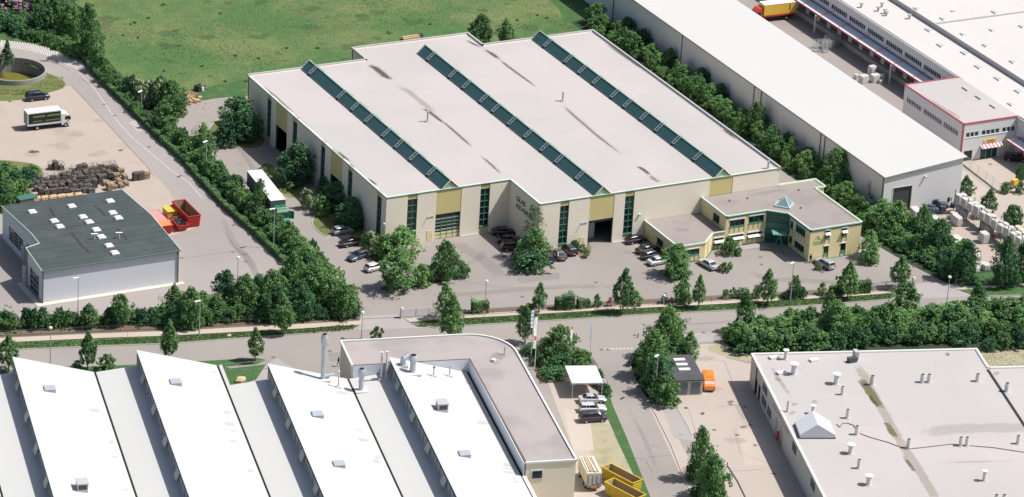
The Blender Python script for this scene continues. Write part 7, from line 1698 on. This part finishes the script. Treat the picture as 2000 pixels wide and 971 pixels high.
for px, py, m__, lab in ((52,395,TRIM_G,'green sheet-covered crate behind the workshop roof'),):
    x, y, _ = G(px, py, 1); t = thing('covered_crate', lab, 'crate', (x, y, 0), .1); MB().obox(0,0,0,3.4,1.8,2.0).build('crate_box', WOOD_D, t); MB().obox(0,0,2.0,3.6,2.0,.12).build('sheet_cover', mat('green_cover', (.05,.14,.11), .6), t)
x, y, _ = G(115,393,1)
for i, px in enumerate((72,88,103,120,138,152)):
    x, y, _ = G(px, 398-px*.09, 1.2); t = thing('timber_pile', 'pale timber pile number %d counted from the left, tucked along the back of the workshop' % (i+1), 'timber pile', (x, y, 0), .1, 'timber piles'); 
    for k in range(3): MB().obox(0,0,.1+k*.62,1.7,1.1,.5,random.uniform(-.04,.04)).build('timber_layer', WOOD_N, t)
words = ('first','second','third','fourth','fifth','sixth')
for i, o in enumerate([o for o in bpy.data.objects if o.name.startswith('timber_pile')]): o['label'] = words[i]+' pale timber pile from the left along the back of the workshop'
# junk on the meadow edge
x, y, _ = G(390,176); t = thing('open_bin', 'open grey metal bin lying on the meadow edge', 'bin', (x, y, 0), .4); 
m_ = MB(); m_.box(-.9,.9,-.7,.7,0,.12); m_.box(-.9,.9,-.7,-.6,0,1.1); m_.box(-.9,.9,.6,.7,0,1.1); m_.box(-.9,-.8,-.7,.7,0,1.1); m_.box(.8,.9,-.7,.7,0,.6); m_.build('bin_shell', DKGREY, t); MB().box(-.3,.3,-.95,-.75,.1,.9).build('lid', WHITE, t)
random.seed(31)
junk = MB()
for _ in range(60):
    x, y, _ = G(random.uniform(350,392), random.uniform(178,205)); junk.obox(x, y, 0, random.uniform(.2,1.6), random.uniform(.1,.5), random.uniform(.05,.25), random.uniform(0,3))
tag(junk.build('rubble', mat('rubble_brick', (.42,.24,.15), .9, .3, 2, island=.6)), kind='stuff')
x, y, _ = G(803,77); t = thing('timber_stack', 'stack of pale planks lying on the meadow just behind the hall', 'timber stack', (x, y, 0), .05)
for k in range(3): MB().obox(random.uniform(-.2,.2), k*.35-.3, .1+.25*(k%2), 4.0, .5, .5, random.uniform(-.05,.05)).build('plank_bundle', WOOD_N, t)
MB().obox(2.2,.2,0,.9,.8,.9,.3).build('dark_block', DKGREY, t)
def rock(px, py, s, lab):
    x, y, _ = G(px, py); rnd = random.Random(int(px)); m_ = MB(); n_ = 7
    rr2 = [[(s*math.cos(6.28*i/n_)*k*(1+rnd.uniform(-.2,.2)), s*.7*math.sin(6.28*i/n_)*k*(1+rnd.uniform(-.2,.2)), z*s) for i in range(n_)] for z, k in ((0,1),(.4,1.05),(.75,.7),(.85,.3))]
    m_.rings(rr2); o = m_.build('boulder', mat('boulder_tan', (.50,.38,.26), .9, .2, 1.5) if 'boulder_tan' not in bpy.data.materials else bpy.data.materials['boulder_tan']); o.location = (x, y, 0); tag(o, lab, 'boulder')
rock(470,745,1.0,'large pale boulder on the small lawn by the white roof'); rock(447,657,.45,'small pale stone on the grass verge below the hedge')
# ---- storage yard: racks with crates, sacks, dark film
def rack_box(x, y, z, lx, ly, lz, rz, m_, name, label, cat, group, puff=.08):
    t = MB(); c, s = math.cos(rz), math.sin(rz); rings_ = []
    for zz, k in ((0,.94),(.12,1.0),(.5,1.02),(.88,1.0),(1.0,.9)):
        ring_ = []
        for a, b in ((-1,-.7),(-.7,-1),(.7,-1),(1,-.7),(1,.7),(.7,1),(-.7,1),(-1,.7)): ring_.append((a*lx/2*k, b*ly/2*k, zz*lz+random.uniform(-.02,.02)))
        rings_.append(ring_)
    t.rings(rings_); o = t.build(name, m_); o.location = (x, y, z); o.rotation_euler = (0, 0, rz); tag(o, label, cat, group); return o
PB = [(1866,408),(1990,497)]; A = Vector(G(1868,412)[:2]); B = Vector(G(1998,503)[:2]); dd_ = B-A; ra = math.atan2(dd_.y, dd_.x); Lr = dd_.length
t = thing('storage_rack', 'long steel storage rack carrying white wrapped crates in the right yard', 'rack', (A.x, A.y, 0), ra)
nb = 5
for i in range(nb+1):
    m_ = MB(); 
    for y in (-.7,.7): m_.tube((i*Lr/nb, y, 0),(i*Lr/nb, y, 4.6), .08, n=5)
    m_.build('rack_upright', DKGREY, t)
m_ = MB()
for z in (2.1,):
    for y in (-.7,.7): m_.tube((0,y,z),(Lr,y,z), .07, n=4)
m_.build('rack_beam', DKGREY, t); m_ = MB(); m_.box(0,Lr,-.7,.7,2.12,2.17); m_.build('rack_shelf', WOOD, t)
du = dd_.normalized(); nu_ = Vector((-du.y, du.x)); random.seed(44)
gl = 'white wrapped crates on the storage rack'
for i in range(11):
    k = (i+.5)/11; q_ = A+dd_*k
    for off_ in (-.5,.55):
        rack_box(q_.x+nu_.x*off_, q_.y+nu_.y*off_, 2.2, 1.5, 1.0, random.uniform(1.5,1.95), ra, BAG, 'wrapped_crate', 'white wrapped crate on the upper shelf of the long rack', 'crate', gl+' (upper)')
    if i not in (2,3,6,7,10): rack_box(q_.x+random.uniform(-.2,.2), q_.y, .02, 1.5, 1.3, random.uniform(1.3,1.85), ra, BAG, 'wrapped_crate', 'white wrapped crate on the ground under the long rack', 'crate', gl+' (lower)')
for j, (px, py, lx, ly, lz, lab) in enumerate(((1868,438,2.2,1.1,1.5,'large white wrapped bale standing free left of the rack'),(1921,473,1.6,1.3,1.7,'square white sack standing alone in front of the rack'),(1862,428,1.2,1.0,1.2,'white sack behind the large free bale'),(1787,425,2.2,1.4,1.6,'white sack pile nearest the loading door, left'),
   (1800,428,1.2,1.2,1.3,'white sack beside the pile nearest the loading door'),(1822,438,1.8,1.3,1.4,'cream sack pile between the trees'),(1828,452,1.3,1.2,1.2,'smaller cream sack below the cream pile'),(1873,495,2.6,1.4,1.8,'white covered crate block at the front of the yard'),
   (1868,482,2.2,1.3,1.7,'white covered crate behind the front block'),(1900,505,1.3,1.1,1.4,'white sack right of the front block'),(1908,513,1.3,1.1,1.4,'second white sack right of the front block'),(1912,524,1.2,1.1,1.0,'white sack beside the tall post'),(1924,526,1.4,1.1,1.0,'spilled white sack in front of the post'),
   (1905,530,1.2,1.1,.9,'low white sack nearest the grass'),(1984,508,1.3,1.1,1.3,'white sack under the right end of the rack'),(1984,520,1.2,1.1,1.2,'white sack before the right end of the rack'),(1800,398,1.7,.7,.9,'white box beside the fence at the warehouse front'))):
    x, y, _ = G(px, py); rack_box(x, y, .02, lx*1.2, ly*1.2, lz*1.15, ra+random.uniform(-.2,.2), BAG, 'white_sack', lab, 'sack', None)
for i in range(5):
    x, y, _ = G(1985+i*7, 470+i*6); 
    for k in range(3): rack_box(x, y, .02+k*1.0, 1.2, 1.2, .95, ra, CRM, 'cream_crate', 'cream crate in the stacked block at the right end of the rack', 'crate', 'cream crates')
# dark film heap of individual wrapped bales
random.seed(52)
for i in range(26):
    px, py = random.uniform(1812,1866), 0; py = 412-(px-1812)*.22+random.uniform(-8,12); x, y, _ = G(px, py)
    rack_box(x, y, random.choice([.02,.02,.6]), random.uniform(.8,1.5), random.uniform(.7,1.1), random.uniform(.6,1.0), random.uniform(0,3), BLFILM, 'film_bale', 'dark blue plastic-wrapped bale in the heap before the warehouse front', 'bale', 'dark wrapped bales')
# courtyard: cage trolleys and bales
random.seed(8)
def trolley():
    t = thing('roll_cage', '', 'roll cage'); m_ = MB()
    for x in (-.5,.5):
        for y in (-.4,.4): m_.tube((x,y,.1),(x,y,1.8), .03, n=4)
    for z in (.2,.6,1.0,1.4,1.78):
        for y in (-.4,.4): m_.tube((-.5,y,z),(.5,y,z), .025, n=4)
        for x in (-.5,.5): m_.tube((x,-.4,z),(x,.4,z), .025, n=4)
    m_.build('cage_frame', GREY_L, t); MB().box(-.5,.5,-.4,.4,.1,.2).build('base', GREYM, t); return t
tp_ = trolley()
for i in range(20):
    px, py = (random.uniform(1612,1635), random.uniform(82,98)) if i < 13 else (random.uniform(1590,1612), random.uniform(92,104)); x, y, _ = G(px, py)
    place(tp_, USED, x, y, 0, random.uniform(-.2,.2), label='empty metal roll cage in the group on the depot courtyard', group='roll cages')
for j, (px, py, z, lx, ly, lz) in enumerate(((1686,162,0,1.9,1.3,1.7),(1708,160,0,2.0,1.3,1.7),(1702,150,0,1.6,1.3,2.4),(1722,158,0,.9,.9,1.5),(1672,154,0,.9,.9,1.0),(1720,163,0,.8,.8,.8))):
    x, y, _ = G(px, py); rack_box(x, y, z, lx, ly, lz, .1, BAG, 'wrapped_bale', ('left large white bale on the depot courtyard','right large white bale on the depot courtyard','tallest white bale at the back of the courtyard group','narrow pale bale right of the courtyard bales','small pale bale left of the courtyard bales','smallest dark-edged bale beside the courtyard group')[j], 'bale', None)
# yellow box near the annex
x, y, _ = G(1980,368); t = thing('salt_bin', 'small yellow box on posts beside the bush near the annex yard', 'box', (x, y, 0), .3); MB().obox(0,0,.8,1.3,.9,1.1).build('bin_box', YELT, t); MB().obox(0,0,0,.2,.2,.8).build('bin_leg', DKGREY, t)
for px, ty, lab in ((1964,358,'low bush left of the yellow box'),(1992,356,'low bush right of the yellow box')): plant_px('shrub0', px, 377, ty, 24, lab)
# gas bottle trolley / red thing by the lower right wall
x, y, _ = G(1519,860); t = thing('red_cart', 'red handcart with barrel standing by the lower right building door', 'cart', (x, y, 0), R(-107)); MB().tube((0,0,.1),(0,0,1.6),.28,n=10).build('red_cylinder', RED, t); MB().tube((.8,0,.45),(.8,.35,.45),.42,n=10).build('barrel', mat('barrel_tan', (.4,.3,.15), .7), t)
# low round kiosk things: barrier posts at the side road
for px, py, lab in ((1246,652,'short dark post at the road junction kerb'),(1420,905,'thin dark post at the end of the forecourt line')):
    x, y, _ = G(px, py+8); o = MB().tube((0,0,0),(0,0,.9),.09,n=8).build('bollard', DKGREY); o.location = (x,y,0); tag(o, lab, 'bollard')
m_ = MB(); kerb_line(m_, [(1422,912),(1440,940),(1462,985)], .2, .1); tag(m_.build('kerb', DKGREY), kind='structure')
# rampart of the flower bed
m_ = MB(); random.seed(6)
for i in range(60): x, y, _ = G(1050+random.random()*42, 722+random.random()*20); m_.obox(x, y, .05, .25, .25, random.uniform(.2,.5), random.random())
tag(m_.build('bed_flowers', leafmat('flower_mix', (.06,.12,.03), (.45,.16,.04), island=.9)), kind='stuff')
# ================================================================== PEOPLE
def person(px, py, h, label, rz, top, bot, step=.12):
    x, y, _ = G(px, py); s = h/1.75
    J = [(0,0,.95,.14),(0,0,1.2,.15),(0,0,1.42,.16),(0,0,1.52,.06),(0,.01,1.60,.085),(0,.01,1.70,.09),
         (.19,0,1.42,.06),(.26,.03,1.16,.045),(.24,.14,.95,.035),(-.19,0,1.42,.06),(-.26,-.02,1.16,.045),(-.25,.08,.92,.035),
         (.1,0,.88,.09),(.11,step,.48,.065),(.11,step*.8,.08,.045),(.11,step*.8+.14,.04,.035),(-.1,0,.88,.09),(-.11,-step*.6,.48,.065),(-.11,-step,.08,.045),(-.11,-step+.14,.04,.035)]
    E = [(0,1),(1,2),(2,3),(3,4),(4,5),(2,6),(6,7),(7,8),(2,9),(9,10),(10,11),(0,12),(12,13),(13,14),(14,15),(0,16),(16,17),(17,18),(18,19)]
    me = bpy.data.meshes.new('person'); me.from_pydata([(a*s,b*s,c*s) for a,b,c,_ in J], E, []); me.update()
    o = bpy.data.objects.new('person', me); COL.objects.link(o)
    sk = o.modifiers.new('skin', 'SKIN'); 
    lay = me.skin_vertices[0].data if me.skin_vertices else None
    if lay is None:
        bm = bpy.data.meshes.new('x')
    for i, (_,_,_,r_) in enumerate(J): lay[i].radius = (r_*s, r_*s)
    lay[0].use_root = True
    sb = o.modifiers.new('sub', 'SUBSURF'); sb.levels = 1; sb.render_levels = 1
    bpy.context.view_layer.update(); m2 = bpy.data.meshes.new_from_object(o.evaluated_get(bpy.context.evaluated_depsgraph_get())); bpy.data.objects.remove(o)
    b = bpy.data.objects.new('person', m2); COL.objects.link(b); b.location = (x, y, .05); b.rotation_euler = (0,0,rz)
    m2.materials.clear(); m2.materials.append(SKIN); m2.materials.append(top); m2.materials.append(bot)
    for p in m2.polygons:
        z = p.center.z/s; p.material_index = 0 if z > 1.5 or (abs(p.center.x) > .22*s and z < 1.0) else (1 if z > .93 else 2)
    hm = MB(); hm.rings([[(r_*s*math.cos(6.28*i/10), (.0+r_*math.sin(6.28*i/10))*s-.01, z*s) for i in range(10)] for z, r_ in ((1.64,.10),(1.70,.105),(1.76,.085),(1.79,.04))]); ho = hm.build('hair', HAIR, b, smooth=True)
    for sx_ in (-.03,.03): e = MB(); e.obox(sx_*s, .095*s, 1.66*s, .015, .01, .012); e.build('eye', HAIR, b)
    tag(b, label, 'person'); return b
try:
    GREYC = mat('grey_cloth', (.10,.11,.12), .9)
    person(1582.5,514,1.75,'person in black clothes standing at the corner of the yellow office', R(150), CLOTH, CLOTH)
    person(661,716,1.78,'person in dark clothes walking by the left end of the factory wing', R(90), CLOTH, GREYC, .2)
except Exception as ex:
    print('PERSON FAILED', ex)
